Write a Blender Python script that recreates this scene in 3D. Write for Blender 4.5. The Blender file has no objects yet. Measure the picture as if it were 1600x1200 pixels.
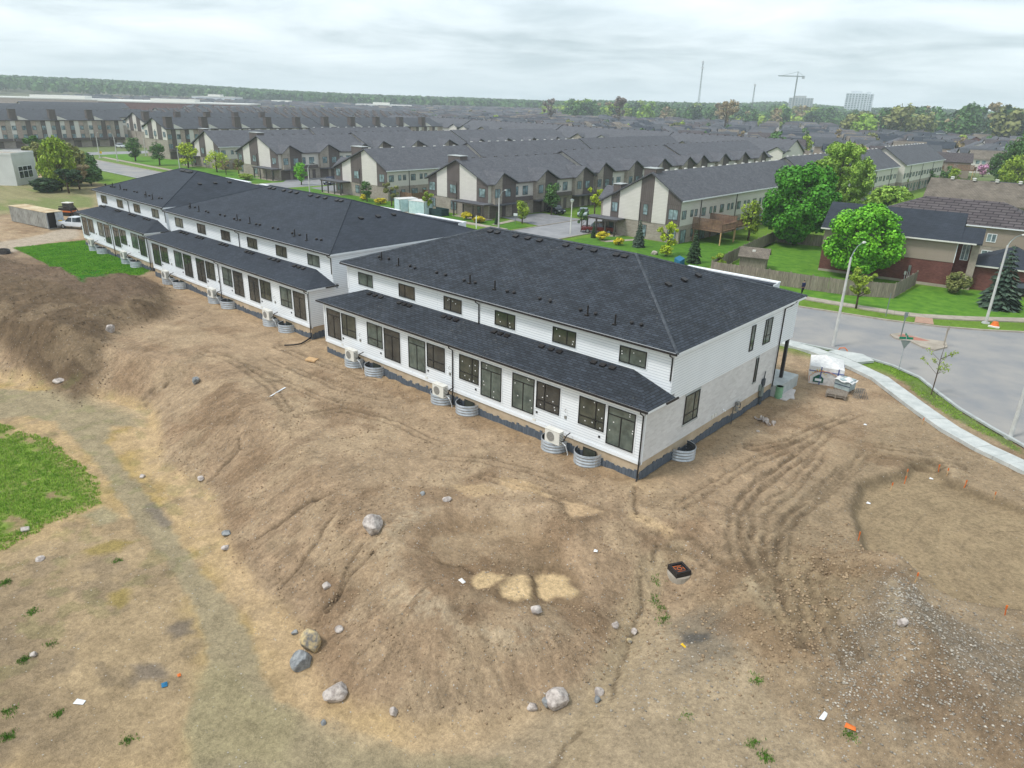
import bpy, math, random
import numpy as np
from mathutils import Matrix, Vector
random.seed(7)
rng = np.random.default_rng(7)
SC = bpy.context.scene
COLL = SC.collection
R = math.radians
# ------------------------------------------------------------ camera
CAMP = np.array([18.55, -32.257, 20.473]); YAW, PIT, ROL, FPX = 2.296, 0.379, 0.029, 1110.6
_fw = np.array([math.cos(PIT)*math.cos(YAW), math.cos(PIT)*math.sin(YAW), -math.sin(PIT)])
_r = np.array([math.sin(YAW), -math.cos(YAW), 0.0]); _u = np.cross(_r, _fw)
_R = math.cos(ROL)*_r + math.sin(ROL)*_u; _U = -math.sin(ROL)*_r + math.cos(ROL)*_u
cd = bpy.data.cameras.new('camera'); cam = bpy.data.objects.new('camera', cd); COLL.objects.link(cam)
cd.sensor_width = 36; cd.lens = FPX/1600*36; cd.clip_start = .5; cd.clip_end = 30000
_m = Matrix.Identity(4)
for i in range(3):
    _m[i][0] = _R[i]; _m[i][1] = _U[i]; _m[i][2] = -_fw[i]; _m[i][3] = CAMP[i]
cam.matrix_world = _m
SC.camera = cam
# ------------------------------------------------------------ view, sky, sun
SC.view_settings.view_transform = 'Standard'; SC.view_settings.look = 'None'
SC.view_settings.gamma = 1; SC.view_settings.use_curve_mapping = False
SC.view_settings.exposure = 0.68
W = bpy.data.worlds.new('World'); SC.world = W; W.use_nodes = True
nt = W.node_tree; nt.nodes.clear(); N = nt.nodes.new; LK = nt.links.new
SUN_EL, SUN_ROT = R(58), R(205)
out = N('ShaderNodeOutputWorld'); bg = N('ShaderNodeBackground'); bg.inputs[1].default_value = .12
sky = N('ShaderNodeTexSky'); sky.sky_type = 'NISHITA'; sky.sun_disc = False
sky.sun_elevation = SUN_EL; sky.sun_rotation = SUN_ROT; sky.air_density = 1.2; sky.dust_density = 2
tc = N('ShaderNodeTexCoord'); sp = N('ShaderNodeSeparateXYZ'); LK(tc.outputs['Generated'], sp.inputs[0])
def mth(op, a, b=None, c=None, cl=False):
    n = N('ShaderNodeMath'); n.operation = op; n.use_clamp = cl
    for i, v in enumerate((a, b, c)):
        if v is None: continue
        if isinstance(v, (int, float)): n.inputs[i].default_value = v
        else: LK(v, n.inputs[i])
    return n.outputs[0]
zc = mth('MAXIMUM', sp.outputs[2], 0.0); zd = mth('ADD', zc, 0.10)
cx_ = mth('DIVIDE', sp.outputs[0], zd); cy_ = mth('DIVIDE', sp.outputs[1], zd)
cb = N('ShaderNodeCombineXYZ'); LK(cx_, cb.inputs[0]); LK(cy_, cb.inputs[1])
n1 = N('ShaderNodeTexNoise'); n1.inputs['Scale'].default_value = .8; n1.inputs['Detail'].default_value = 7; n1.inputs['Roughness'].default_value = .58; n1.inputs['Distortion'].default_value = .35
LK(cb.outputs[0], n1.inputs['Vector'])
n2 = N('ShaderNodeTexNoise'); n2.inputs['Scale'].default_value = .28; n2.inputs['Detail'].default_value = 3
LK(cb.outputs[0], n2.inputs['Vector'])
nn = mth('ADD', mth('MULTIPLY', n1.outputs[0], .6), mth('MULTIPLY', n2.outputs[0], .4))
cr = N('ShaderNodeValToRGB'); LK(nn, cr.inputs[0])
e = cr.color_ramp.elements
e[0].position = .38; e[0].color = (3.0, 3.65, 4.0, 1)
e[1].position = .64; e[1].color = (6.2, 6.75, 7.05, 1)
k = cr.color_ramp.elements.new(.5); k.color = (4.8, 5.4, 5.75, 1)
# paler, bluer band at the horizon
hz = mth('SUBTRACT', 1.0, mth('MULTIPLY', zc, 14.0), cl=True)
mxh = N('ShaderNodeMix'); mxh.data_type = 'RGBA'; LK(mth('MULTIPLY', hz, .65), mxh.inputs[0]); LK(cr.outputs[0], mxh.inputs[6]); mxh.inputs[7].default_value = (4.5, 5.4, 5.85, 1)
mx = N('ShaderNodeMix'); mx.data_type = 'RGBA'; mx.inputs[0].default_value = .88
LK(sky.outputs[0], mx.inputs[6]); LK(mxh.outputs[2], mx.inputs[7]); LK(mx.outputs[2], bg.inputs[0]); LK(bg.outputs[0], out.inputs[0])
sd = bpy.data.lights.new('sun', 'SUN'); sd.energy = 1.5; sd.angle = R(11); sd.color = (1, .965, .92)
sun = bpy.data.objects.new('sun', sd); COLL.objects.link(sun)
# nishita: rotation measured from +Y clockwise
_az = SUN_ROT; _d = Vector((math.sin(_az)*math.cos(SUN_EL), math.cos(_az)*math.cos(SUN_EL), math.sin(SUN_EL)))
sun.rotation_euler = _d.to_track_quat('Z', 'Y').to_euler()
# ------------------------------------------------------------ materials
MATS = {}
def _nodes(name):
    m = bpy.data.materials.new(name); m.use_nodes = True; t = m.node_tree
    return m, t, t.nodes['Principled BSDF']
def srgb(*c):
    return tuple(((v/255+.055)/1.055)**2.4 if v > 10 else v/255/12.92 for v in c)
def mat(name, c1, c2=None, scale=1.0, rough=.8, bump=0., bscale=None, metal=0., spec=.3, detail=4, stretch=(1, 1, 1), island=0., lo=.35, hi=.65):
    if name in MATS: return MATS[name]
    m, t, p = _nodes(name); n = t.nodes.new; l = t.links.new
    p.inputs['Roughness'].default_value = rough; p.inputs['Metallic'].default_value = metal
    p.inputs['Specular IOR Level'].default_value = spec
    c2 = c2 or tuple(v*.8 for v in c1)
    g = n('ShaderNodeNewGeometry'); mp = n('ShaderNodeMapping'); mp.inputs['Scale'].default_value = stretch
    l(g.outputs['Position'], mp.inputs[0])
    no = n('ShaderNodeTexNoise'); no.inputs['Scale'].default_value = scale; no.inputs['Detail'].default_value = detail; no.inputs['Roughness'].default_value = .6
    l(mp.outputs[0], no.inputs['Vector'])
    r = n('ShaderNodeMapRange'); r.inputs[1].default_value = lo; r.inputs[2].default_value = hi; l(no.outputs[0], r.inputs[0])
    x = n('ShaderNodeMix'); x.data_type = 'RGBA'; l(r.outputs[0], x.inputs[0])
    x.inputs[6].default_value = (*c1, 1); x.inputs[7].default_value = (*c2, 1); o = x.outputs[2]
    if island:
        hs = n('ShaderNodeHueSaturation'); mr = n('ShaderNodeMapRange'); l(g.outputs['Random Per Island'], mr.inputs[0])
        mr.inputs[3].default_value = 1-island; mr.inputs[4].default_value = 1+island; l(mr.outputs[0], hs.inputs['Value'])
        l(o, hs.inputs['Color']); o = hs.outputs[0]
    l(o, p.inputs['Base Color'])
    if bump:
        b = n('ShaderNodeBump'); b.inputs['Strength'].default_value = 1; b.inputs['Distance'].default_value = bump
        nb = n('ShaderNodeTexNoise'); nb.inputs['Scale'].default_value = bscale or scale*4; nb.inputs['Detail'].default_value = 5; l(mp.outputs[0], nb.inputs['Vector'])
        l(nb.outputs[0], b.inputs['Height']); l(b.outputs[0], p.inputs['Normal'])
    MATS[name] = m; return m
def courses(name, c1, c2, mortar, bw, bh, msize=.01, zk=1.0, rough=.85, bump=.01, noise=0.25, stain=None, spec=.25, nscale=.6, msm=.3):
    """rows of bricks / shingles / boards laid on walls or slopes; u runs along the surface, v up it"""
    if name in MATS: return MATS[name]
    m, t, p = _nodes(name); n = t.nodes.new; l = t.links.new
    p.inputs['Roughness'].default_value = rough; p.inputs['Specular IOR Level'].default_value = spec
    g = n('ShaderNodeNewGeometry'); s = n('ShaderNodeSeparateXYZ'); l(g.outputs['Position'], s.inputs[0])
    sn = n('ShaderNodeSeparateXYZ'); l(g.outputs['True Normal'], sn.inputs[0])
    def M_(op, a, b=None):
        q = n('ShaderNodeMath'); q.operation = op
        for i, v in enumerate((a, b)):
            if v is None: continue
            if isinstance(v, (int, float)): q.inputs[i].default_value = v
            else: l(v, q.inputs[i])
        return q.outputs[0]
    ax = M_('ABSOLUTE', sn.outputs[0]); ay = M_('ABSOLUTE', sn.outputs[1]); isx = M_('GREATER_THAN', ax, ay)
    u = M_('ADD', M_('MULTIPLY', s.outputs[0], M_('SUBTRACT', 1.0, isx)), M_('MULTIPLY', s.outputs[1], isx))
    v = M_('MULTIPLY', s.outputs[2], zk)
    c = n('ShaderNodeCombineXYZ'); l(u, c.inputs[0]); l(v, c.inputs[1])
    b = n('ShaderNodeTexBrick'); b.inputs['Scale'].default_value = 1; b.inputs['Brick Width'].default_value = bw; b.inputs['Row Height'].default_value = bh
    b.inputs['Mortar Size'].default_value = msize; b.inputs['Mortar Smooth'].default_value = msm; b.inputs['Bias'].default_value = 0
    b.inputs['Color1'].default_value = (*c1, 1); b.inputs['Color2'].default_value = (*c2, 1); b.inputs['Mortar'].default_value = (*mortar, 1)
    l(c.outputs[0], b.inputs[0])
    no = n('ShaderNodeTexNoise'); no.inputs['Scale'].default_value = nscale; no.inputs['Detail'].default_value = 6; no.inputs['Roughness'].default_value = .65; l(g.outputs['Position'], no.inputs['Vector'])
    r = n('ShaderNodeMapRange'); r.inputs[1].default_value = .3; r.inputs[2].default_value = .7; r.inputs[3].default_value = 1-noise; r.inputs[4].default_value = 1+noise; l(no.outputs[0], r.inputs[0])
    h = n('ShaderNodeHueSaturation'); l(b.outputs[0], h.inputs['Color']); l(r.outputs[0], h.inputs['Value']); o = h.outputs[0]
    if stain:
        (sc, col, amt, th) = stain
        n3 = n('ShaderNodeTexNoise'); n3.inputs['Scale'].default_value = sc; n3.inputs['Detail'].default_value = 9; n3.inputs['Roughness'].default_value = .8; l(g.outputs['Position'], n3.inputs['Vector'])
        n4 = n('ShaderNodeTexNoise'); n4.inputs['Scale'].default_value = .22; n4.inputs['Detail'].default_value = 3; l(g.outputs['Position'], n4.inputs['Vector'])
        a3 = n('ShaderNodeMapRange'); a3.inputs[1].default_value = th; a3.inputs[2].default_value = th+.1; l(n3.outputs[0], a3.inputs[0])
        a4 = n('ShaderNodeMapRange'); a4.inputs[1].default_value = .47; a4.inputs[2].default_value = .6; l(n4.outputs[0], a4.inputs[0])
        x = n('ShaderNodeMix'); x.data_type = 'RGBA'; l(M_('MULTIPLY', M_('MULTIPLY', a3.outputs[0], a4.outputs[0]), amt), x.inputs[0]); l(o, x.inputs[6]); x.inputs[7].default_value = (*col, 1); o = x.outputs[2]
    l(o, p.inputs['Base Color'])
    bp = n('ShaderNodeBump'); bp.inputs['Distance'].default_value = bump; bp.invert = True; l(b.outputs['Fac'], bp.inputs['Height']); l(bp.outputs[0], p.inputs['Normal'])
    MATS[name] = m; return m
def leafmat(name, c1, c2, isl=.35, scale=.8):
    m = mat(name, c1, c2, scale=scale, rough=.6, island=isl, spec=.25)
    return m
m_shingle = courses('black_shingle', srgb(44, 49, 56), srgb(60, 66, 75), srgb(28, 31, 36), .5, .2, .028, zk=3.03, bump=.008, noise=.3, stain=(5.5, srgb(140, 136, 128), .55, .56), spec=.3, nscale=1.1)
m_shingle2 = courses('black_shingle_plain', srgb(47, 53, 62), srgb(57, 63, 73), srgb(38, 43, 50), .5, .2, .02, zk=3.03, bump=.005, noise=.18, spec=.3, nscale=.5)
m_shingle_g = courses('grey_shingle', srgb(88, 89, 94), srgb(102, 103, 108), srgb(72, 73, 77), .5, .3, .02, zk=2.2, bump=.015, noise=.12, spec=.2)
m_shingle_g3 = courses('charcoal_shingle', srgb(74, 77, 82), srgb(86, 89, 94), srgb(60, 62, 66), .5, .3, .02, zk=2.2, bump=.015, noise=.12, spec=.2)
m_shingle_b = courses('brown_shingle', srgb(84, 77, 79), srgb(96, 89, 90), srgb(50, 46, 48), 1.6, .55, .07, zk=1.8, bump=.04, noise=.15, spec=.2)
m_shingle_t = courses('taupe_shingle', srgb(112, 104, 94), srgb(124, 115, 104), srgb(84, 78, 71), .5, .3, .02, zk=2, bump=.02, noise=.3, spec=.2)
m_siding = courses('white_lap_siding', srgb(234, 237, 240), srgb(234, 237, 240), srgb(186, 192, 199), 40, .17, .02, bump=.0005, msm=.7, noise=.03, rough=.55, spec=.3)  # grey row lines: shade under each lap put into the colour
m_whitetrim = mat('white_trim', srgb(234, 236, 238), srgb(226, 229, 232), scale=1.5, rough=.5)
m_creamsiding = courses('cream_siding', srgb(210, 205, 198), srgb(214, 209, 202), srgb(172, 167, 160), 40, .22, .02, bump=.0005, msm=.7, noise=.04)  # row lines again carry the lap-edge shade as colour
m_brownpanel = courses('brown_panel', srgb(98, 90, 88), srgb(105, 97, 94), srgb(74, 67, 65), .35, 6, .02, bump=.01, noise=.08)
m_stone = courses('greige_brick', srgb(150, 140, 130), srgb(171, 160, 149), srgb(165, 158, 149), .45, .13, .015, bump=.012, noise=.18)
m_stone2 = courses('pinkish_brick', srgb(158, 139, 129), srgb(176, 158, 147), srgb(172, 160, 150), .45, .13, .015, bump=.012, noise=.15)
m_lightbrick = courses('pale_grey_brick', srgb(203, 200, 198), srgb(217, 215, 213), srgb(212, 210, 208), .4, .15, .012, bump=.001, noise=.06, spec=.2)
m_redbrick = courses('red_brick', srgb(98, 52, 48), srgb(124, 72, 64), srgb(120, 96, 90), .26, .09, .012, bump=.01, noise=.22)
m_taupesiding = courses('taupe_siding', srgb(163, 149, 136), srgb(166, 152, 139), srgb(136, 124, 113), 5, .12, .012, bump=.01, noise=.03)
m_tancon = mat('tan_parged_foundation', srgb(190, 172, 148), srgb(172, 153, 128), scale=1.2, rough=.9, bump=.01)
m_membrane = mat('dark_dimple_membrane', srgb(72, 80, 90), srgb(98, 106, 116), scale=3, rough=.6, stretch=(3, 3, .4))
m_hipcap = mat('dusty_hip_cap', srgb(84, 89, 95), srgb(56, 61, 68), scale=3, rough=.9)
m_black = mat('black_metal', srgb(34, 31, 32), srgb(42, 38, 38), scale=2, rough=.45)
m_blackframe = mat('black_window_frame', srgb(32, 31, 32), srgb(38, 37, 38), scale=2, rough=.4)
m_glass = mat('window_glass', srgb(82, 84, 74), srgb(54, 60, 54), scale=1.1, rough=.06, spec=.8, detail=3)  # reflected dirt is put into the pane colour, also in the next two
m_glass2 = mat('window_glass_brown_reflection', srgb(76, 76, 72), srgb(54, 55, 54), scale=1.1, rough=.06, spec=.8, detail=3)
m_glassg = mat('window_glass_green_reflection', srgb(104, 114, 106), srgb(70, 80, 76), scale=1.3, rough=.06, spec=.8, detail=3)
m_glassbg = mat('window_glass_blue', srgb(150, 172, 178), srgb(86, 100, 104), scale=.9, rough=.08, spec=.7, detail=2)
m_greyframe = mat('grey_window_frame', srgb(80, 76, 74), srgb(72, 68, 66), scale=2, rough=.5)
m_galv = mat('galvanised_steel', srgb(196, 200, 204), srgb(166, 172, 178), scale=2.5, rough=.38, metal=.45)
m_galvdark = mat('galvanised_shade_and_fittings', srgb(92, 98, 104), srgb(70, 76, 82), scale=2.5, rough=.5, metal=.3)  # well insides: shade put into a darker steel colour; also used on fittings
m_acwhite = mat('ac_casing', srgb(226, 224, 216), srgb(214, 212, 204), scale=3, rough=.45)
m_acgrille = mat('ac_grille', srgb(150, 148, 142), srgb(120, 118, 114), scale=14, rough=.5)
m_concrete = mat('pale_concrete', srgb(182, 186, 184), srgb(163, 167, 166), scale=1.6, rough=.85, bump=.004)
m_newconc = mat('new_concrete', srgb(196, 198, 194), srgb(174, 178, 175), scale=1.3, rough=.85, bump=.004)
m_oldconc = mat('old_concrete', srgb(172, 162, 148), srgb(150, 141, 128), scale=1.1, rough=.9, bump=.004)
m_polegrey = mat('pole_concrete', srgb(205, 204, 200), srgb(184, 183, 180), scale=2, rough=.7)
m_wood = mat('weathered_wood', srgb(150, 140, 128), srgb(118, 108, 97), scale=2.5, rough=.9, stretch=(4, 4, .5), island=.16)
m_deckwood = mat('brown_deck_wood', srgb(140, 112, 92), srgb(112, 88, 74), scale=2, rough=.85, island=.12)
m_newwood = mat('fresh_lumber', srgb(206, 172, 128), srgb(186, 150, 108), scale=3, rough=.8, island=.1)
m_bark = mat('bark', srgb(98, 84, 70), srgb(74, 62, 52), scale=4, rough=.9)
m_barkpale = mat('pale_bark', srgb(138, 126, 112), srgb(112, 100, 88), scale=4, rough=.9)
m_plasticwhite = mat('white_poly_sheet', srgb(232, 230, 226), srgb(205, 203, 202), scale=4, rough=.4, bump=.03, bscale=5)
m_orange = mat('orange_paint', srgb(226, 120, 52), srgb(206, 104, 46), scale=5, rough=.7)
m_yellow = mat('yellow_paint', srgb(230, 190, 40), srgb(214, 170, 36), scale=5, rough=.6)
m_tyre = mat('tyre_rubber', srgb(30, 30, 31), srgb(38, 37, 37), scale=5, rough=.85)
m_rim = mat('wheel_rim', srgb(170, 172, 175), srgb(150, 152, 155), scale=5, rough=.35, metal=.6)
m_carglass = mat('car_glass', srgb(38, 44, 50), srgb(58, 66, 72), scale=1, rough=.06, spec=.8)
m_green = mat('sign_green', srgb(20, 128, 96), srgb(16, 118, 88), scale=4, rough=.5)
m_steel = mat('sign_back_steel', srgb(140, 150, 146), srgb(126, 136, 134), scale=3, rough=.45, metal=.4)
m_blueplastic = mat('blue_plastic', srgb(30, 110, 150), srgb(24, 96, 134), scale=4, rough=.5)
m_navy = mat('navy_cloth', srgb(34, 44, 84), srgb(28, 36, 70), scale=8, rough=.9)
m_darkcloth = mat('dark_trousers', srgb(38, 38, 44), srgb(30, 30, 36), scale=8, rough=.9)
m_skin = mat('skin', srgb(196, 150, 122), srgb(186, 140, 112), scale=8, rough=.6)
m_hair = mat('dark_hair', srgb(40, 32, 28), srgb(34, 28, 24), scale=8, rough=.8)
m_sticker = mat('white_sticker', (.8, .8, .8), (.75, .75, .75), scale=1, rough=.6)
# ------------------------------------------------------------ mesh helpers
class MB:
    def __init__(s): s.v = []; s.f = []; s.mi = []; s.ms = []; s.T = None
    def _m(s, m):
        if m not in s.ms: s.ms.append(m)
        return s.ms.index(m)
    def add(s, vs, fs, m):
        b = len(s.v)
        if s.T is not None: vs = [tuple(s.T @ Vector(v)) for v in vs]
        s.v += [tuple(v) for v in vs]; i = s._m(m)
        for f in fs: s.f.append(tuple(b+k for k in f)); s.mi.append(i)
        return s
    def box(s, x0, y0, z0, x1, y1, z1, m):
        if x0 > x1: x0, x1 = x1, x0
        if y0 > y1: y0, y1 = y1, y0
        if z0 > z1: z0, z1 = z1, z0
        vs = [(x0, y0, z0), (x1, y0, z0), (x1, y1, z0), (x0, y1, z0), (x0, y0, z1), (x1, y0, z1), (x1, y1, z1), (x0, y1, z1)]
        return s.add(vs, [(0, 3, 2, 1), (4, 5, 6, 7), (0, 1, 5, 4), (1, 2, 6, 5), (2, 3, 7, 6), (3, 0, 4, 7)], m)
    def prism(s, pts, z0, z1, m):   # ccw polygon in xy
        n = len(pts); vs = [(p[0], p[1], z0) for p in pts]+[(p[0], p[1], z1) for p in pts]
        return s.add(vs, [tuple(range(n-1, -1, -1)), tuple(range(n, 2*n))]+[(i, (i+1) % n, n+(i+1) % n, n+i) for i in range(n)], m)
    def poly(s, pts, m): return s.add(pts, [tuple(range(len(pts)))], m)
    def wallpoly(s, pts, d, m):     # planar polygon pts (3d) extruded by vector d
        n = len(pts); vs = [tuple(p) for p in pts]+[tuple(p[i]+d[i] for i in range(3)) for p in pts]
        return s.add(vs, [tuple(range(n-1, -1, -1)), tuple(range(n, 2*n))]+[(i, (i+1) % n, n+(i+1) % n, n+i) for i in range(n)], m)
    def cyl(s, x, y, z0, z1, r0, r1, m, n=10, cap=True):
        vs = []; 
        for z, r in ((z0, r0), (z1, r1)):
            for i in range(n):
                a = 2*math.pi*i/n; vs.append((x+r*math.cos(a), y+r*math.sin(a), z))
        fs = [(i, (i+1) % n, n+(i+1) % n, n+i) for i in range(n)]
        if cap: fs += [tuple(range(n-1, -1, -1)), tuple(range(n, 2*n))]
        return s.add(vs, fs, m)
    def tube(s, pts, rs, m, n=8, cap=True):
        pts = [Vector(p) for p in pts]; rs = rs if isinstance(rs, (list, tuple)) else [rs]*len(pts); vs = []
        for i, p in enumerate(pts):
            d = (pts[min(i+1, len(pts)-1)]-pts[max(i-1, 0)]).normalized()
            a = Vector((0, 0, 1)) if abs(d.z) < .9 else Vector((1, 0, 0)); u = d.cross(a).normalized(); w = u.cross(d)
            for k in range(n):
                t = 2*math.pi*k/n; vs.append(tuple(p+(u*math.cos(t)+w*math.sin(t))*rs[i]))
        fs = []
        for i in range(len(pts)-1):
            for k in range(n): fs.append((i*n+k, i*n+(k+1) % n, (i+1)*n+(k+1) % n, (i+1)*n+k))
        if cap: fs += [tuple(range(n-1, -1, -1)), tuple((len(pts)-1)*n+k for k in range(n))]
        return s.add(vs, fs, m)
    def mesh(s, name, smooth=False):
        me = bpy.data.meshes.new(name); me.from_pydata(s.v, [], s.f); 
        for m in s.ms: me.materials.append(m)
        if len(s.ms) > 1: me.polygons.foreach_set('material_index', s.mi)
        if smooth: me.polygons.foreach_set('use_smooth', [True]*len(me.polygons))
        me.validate(); return me
    def obj(s, name, parent=None, smooth=False, loc=None, rz=0, kind=None):
        return link(name, s.mesh(name, smooth), parent, loc, rz, kind)
def link(name, me, parent=None, loc=None, rz=0, kind=None):
    o = bpy.data.objects.new(name, me); COLL.objects.link(o)
    if parent: o.parent = parent
    if loc is not None: o.location = loc
    if rz: o.rotation_euler = (0, 0, rz)
    if kind: o['kind'] = kind
    return o
def tag(o, label, cat, group=None, kind=None):
    o['label'] = label; o['category'] = cat
    if group: o['group'] = group
    if kind: o['kind'] = kind
    return o
def thing(name, label, cat, loc=(0, 0, 0), rz=0, group=None):
    o = bpy.data.objects.new(name, None); o.empty_display_size = .2; COLL.objects.link(o)
    o.location = loc; o.rotation_euler = (0, 0, rz); return tag(o, label, cat, group)
def kids(o): return [c for c in COLL.objects if c.parent == o]
def dup(o, loc, rz=None, label=None, group=None, scale=None):
    r = o.copy(); COLL.objects.link(r); r.location = loc
    if rz is not None: r.rotation_euler = (0, 0, rz)
    if scale is not None: r.scale = (scale,)*3 if isinstance(scale, (int, float)) else scale
    if label: r['label'] = label
    if group: r['group'] = group
    def rec(a, b):
        for ch in list(a.children):
            c = ch.copy(); COLL.objects.link(c); c.parent = b; rec(ch, c)
    rec(o, r); return r
def npmesh(name, V, F, mats, smooth=False):
    V = np.asarray(V, np.float32); F = np.asarray(F, np.int32); me = bpy.data.meshes.new(name)
    nv, (nf, k) = len(V), F.shape
    me.vertices.add(nv); me.vertices.foreach_set('co', V.ravel())
    me.loops.add(nf*k); me.loops.foreach_set('vertex_index', F.ravel())
    me.polygons.add(nf); me.polygons.foreach_set('loop_start', np.arange(nf, dtype=np.int32)*k)
    if smooth: me.polygons.foreach_set('use_smooth', np.ones(nf, bool))
    for m in mats: me.materials.append(m)
    me.update(calc_edges=True); return me
# ------------------------------------------------------------ noise and shape fields (numpy)
def _hash(ix, iy, seed):
    n = (ix*374761393+iy*668265263+seed*982451653) & 0xffffffff
    n = ((n ^ (n >> 13))*1274126177) & 0xffffffff
    return ((n ^ (n >> 16)) & 0xffff)/65535.0
def vnoise(x, y, seed=0):
    xi = np.floor(x).astype(np.int64); yi = np.floor(y).astype(np.int64); fx = x-xi; fy = y-yi
    fx = fx*fx*(3-2*fx); fy = fy*fy*(3-2*fy)
    a = _hash(xi, yi, seed); b = _hash(xi+1, yi, seed); c = _hash(xi, yi+1, seed); d = _hash(xi+1, yi+1, seed)
    return (a*(1-fx)+b*fx)*(1-fy)+(c*(1-fx)+d*fx)*fy
def fbm(x, y, sc, oct=4, seed=0, gain=.5):
    s = 0; a = 1; t = 0
    for i in range(oct):
        s = s+a*(vnoise(x*sc+17.3*i, y*sc-9.1*i, seed+i)-.5); t += a; a *= gain; sc *= 2.03
    return s/t*2
def ridged(x, y, sc, oct=3, seed=0):
    s = 0; a = 1; t = 0
    for i in range(oct):
        s = s+a*(1-2*np.abs(vnoise(x*sc+5.3*i, y*sc+3.7*i, seed+i)-.5)); t += a; a *= .5; sc *= 2.1
    return s/t
def ss(t): t = np.clip(t, 0, 1); return t*t*(3-2*t)
def seg_d(X, Y, P, closed=False, mg=3.0):
    X = np.asarray(X, float); Y = np.asarray(Y, float)
    if X.ndim == 1 and X.size > 5000:
        a = np.array(P); sel = (X > a[:, 0].min()-mg) & (X < a[:, 0].max()+mg) & (Y > a[:, 1].min()-mg) & (Y < a[:, 1].max()+mg)
        if sel.mean() < .6:
            b = np.full(X.shape, 99.0); c = np.zeros(X.shape); b[sel], c[sel] = _seg(X[sel], Y[sel], P, closed); return b, c
    return _seg(X, Y, P, closed)
def _seg(X, Y, P, closed):
    best = np.full(np.shape(X), 1e9); al = np.zeros(np.shape(X)); acc = 0
    n = len(P); rg = range(n if closed else n-1)
    for i in rg:
        ax, ay = P[i]; bx, by = P[(i+1) % n]; dx, dy = bx-ax, by-ay; L2 = dx*dx+dy*dy+1e-9
        t = np.clip(((X-ax)*dx+(Y-ay)*dy)/L2, 0, 1); d = np.hypot(X-ax-t*dx, Y-ay-t*dy)
        m = d < best; best = np.where(m, d, best); al = np.where(m, acc+t*math.sqrt(L2), al); acc += math.sqrt(L2)
    return best, al
def poly_sd(X, Y, P, mg=8.0):      # + inside, - outside
    X = np.asarray(X, float); Y = np.asarray(Y, float)
    if X.ndim == 1 and X.size > 5000:
        a = np.array(P); sel = (X > a[:, 0].min()-mg) & (X < a[:, 0].max()+mg) & (Y > a[:, 1].min()-mg) & (Y < a[:, 1].max()+mg)
        if sel.mean() < .6:
            b = np.full(X.shape, -99.0); b[sel] = _psd(X[sel], Y[sel], P); return b
    return _psd(X, Y, P)
def _psd(X, Y, P):
    d, _ = _seg(X, Y, P, True); ins = np.zeros(np.shape(X), bool); n = len(P)
    for i in range(n):
        ax, ay = P[i]; bx, by = P[(i+1) % n]
        if ay == by: continue
        c = ((ay > Y) != (by > Y)) & (X < (bx-ax)*(Y-ay)/(by-ay)+ax); ins ^= c
    return np.where(ins, d, -d)
def pray(px, py):
    return _fw+(px-800)/FPX*_R-(py-600)/FPX*_U
def PZ(px, py, z=0.0):
    """point of the reference survey: where a sight line meets height z (metres)"""
    d = pray(px, py); t = (z-CAMP[2])/d[2]; return (CAMP[0]+t*d[0], CAMP[1]+t*d[1])
# ------------------------------------------------------------ ground
PLAT = [(-400, -60), (-130, -34), (-80, -26), (-51.8, -19.2), (-46.9, -16.3), (-36.5, -13.2), (-30.7, -15.0), (-26.7, -16.6), (-21.7, -16), (-18.8, -16.8), (-14.7, -18.2), (-12.6, -18.5), (-8, -19), (-5.6, -19.1), (-2.1, -20.4), (-.1, -19.9), (2, -18.8), (4, -16.8), (5.5, -14.1), (6.2, -12.5), (5.9, -10.2), (5.4, -8.2), (6.6, -6.6), (9.5, -7.5), (12.5, -9.3), (15, -10.5), (19, -10.5), (30, -9), (60, -9), (400, -9), (400, 400), (-400, 400)]
CRATER = [(-5.2, -13.2), (-5.8, -9.6), (-3.6, -7.2), (0, -6.6), (3.2, -8.2), (3.6, -10.8), (1.6, -13.2), (-1.9, -14.4)]
PAD = [(10.1, 6.1), (9.5, 9.5), (10.9, 12.6), (11, 14.6), (12.2, 15.8), (13.2, 13.7), (14.9, 13.3), (17.2, 13.1), (22, 12), (24, 3), (18.7, 2.6), (16.5, 1.1), (13.8, 1), (12, 2.1)]
HEAP = [(-95, -9), (-80.8, -7.8), (-69.2, -.6), (-60.4, -.3), (-50, -4.4), (-49, -9.7), (-42, -14.5), (-41, -16.5), (-45, -17.5), (-60, -19), (-95, -24)]
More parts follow.
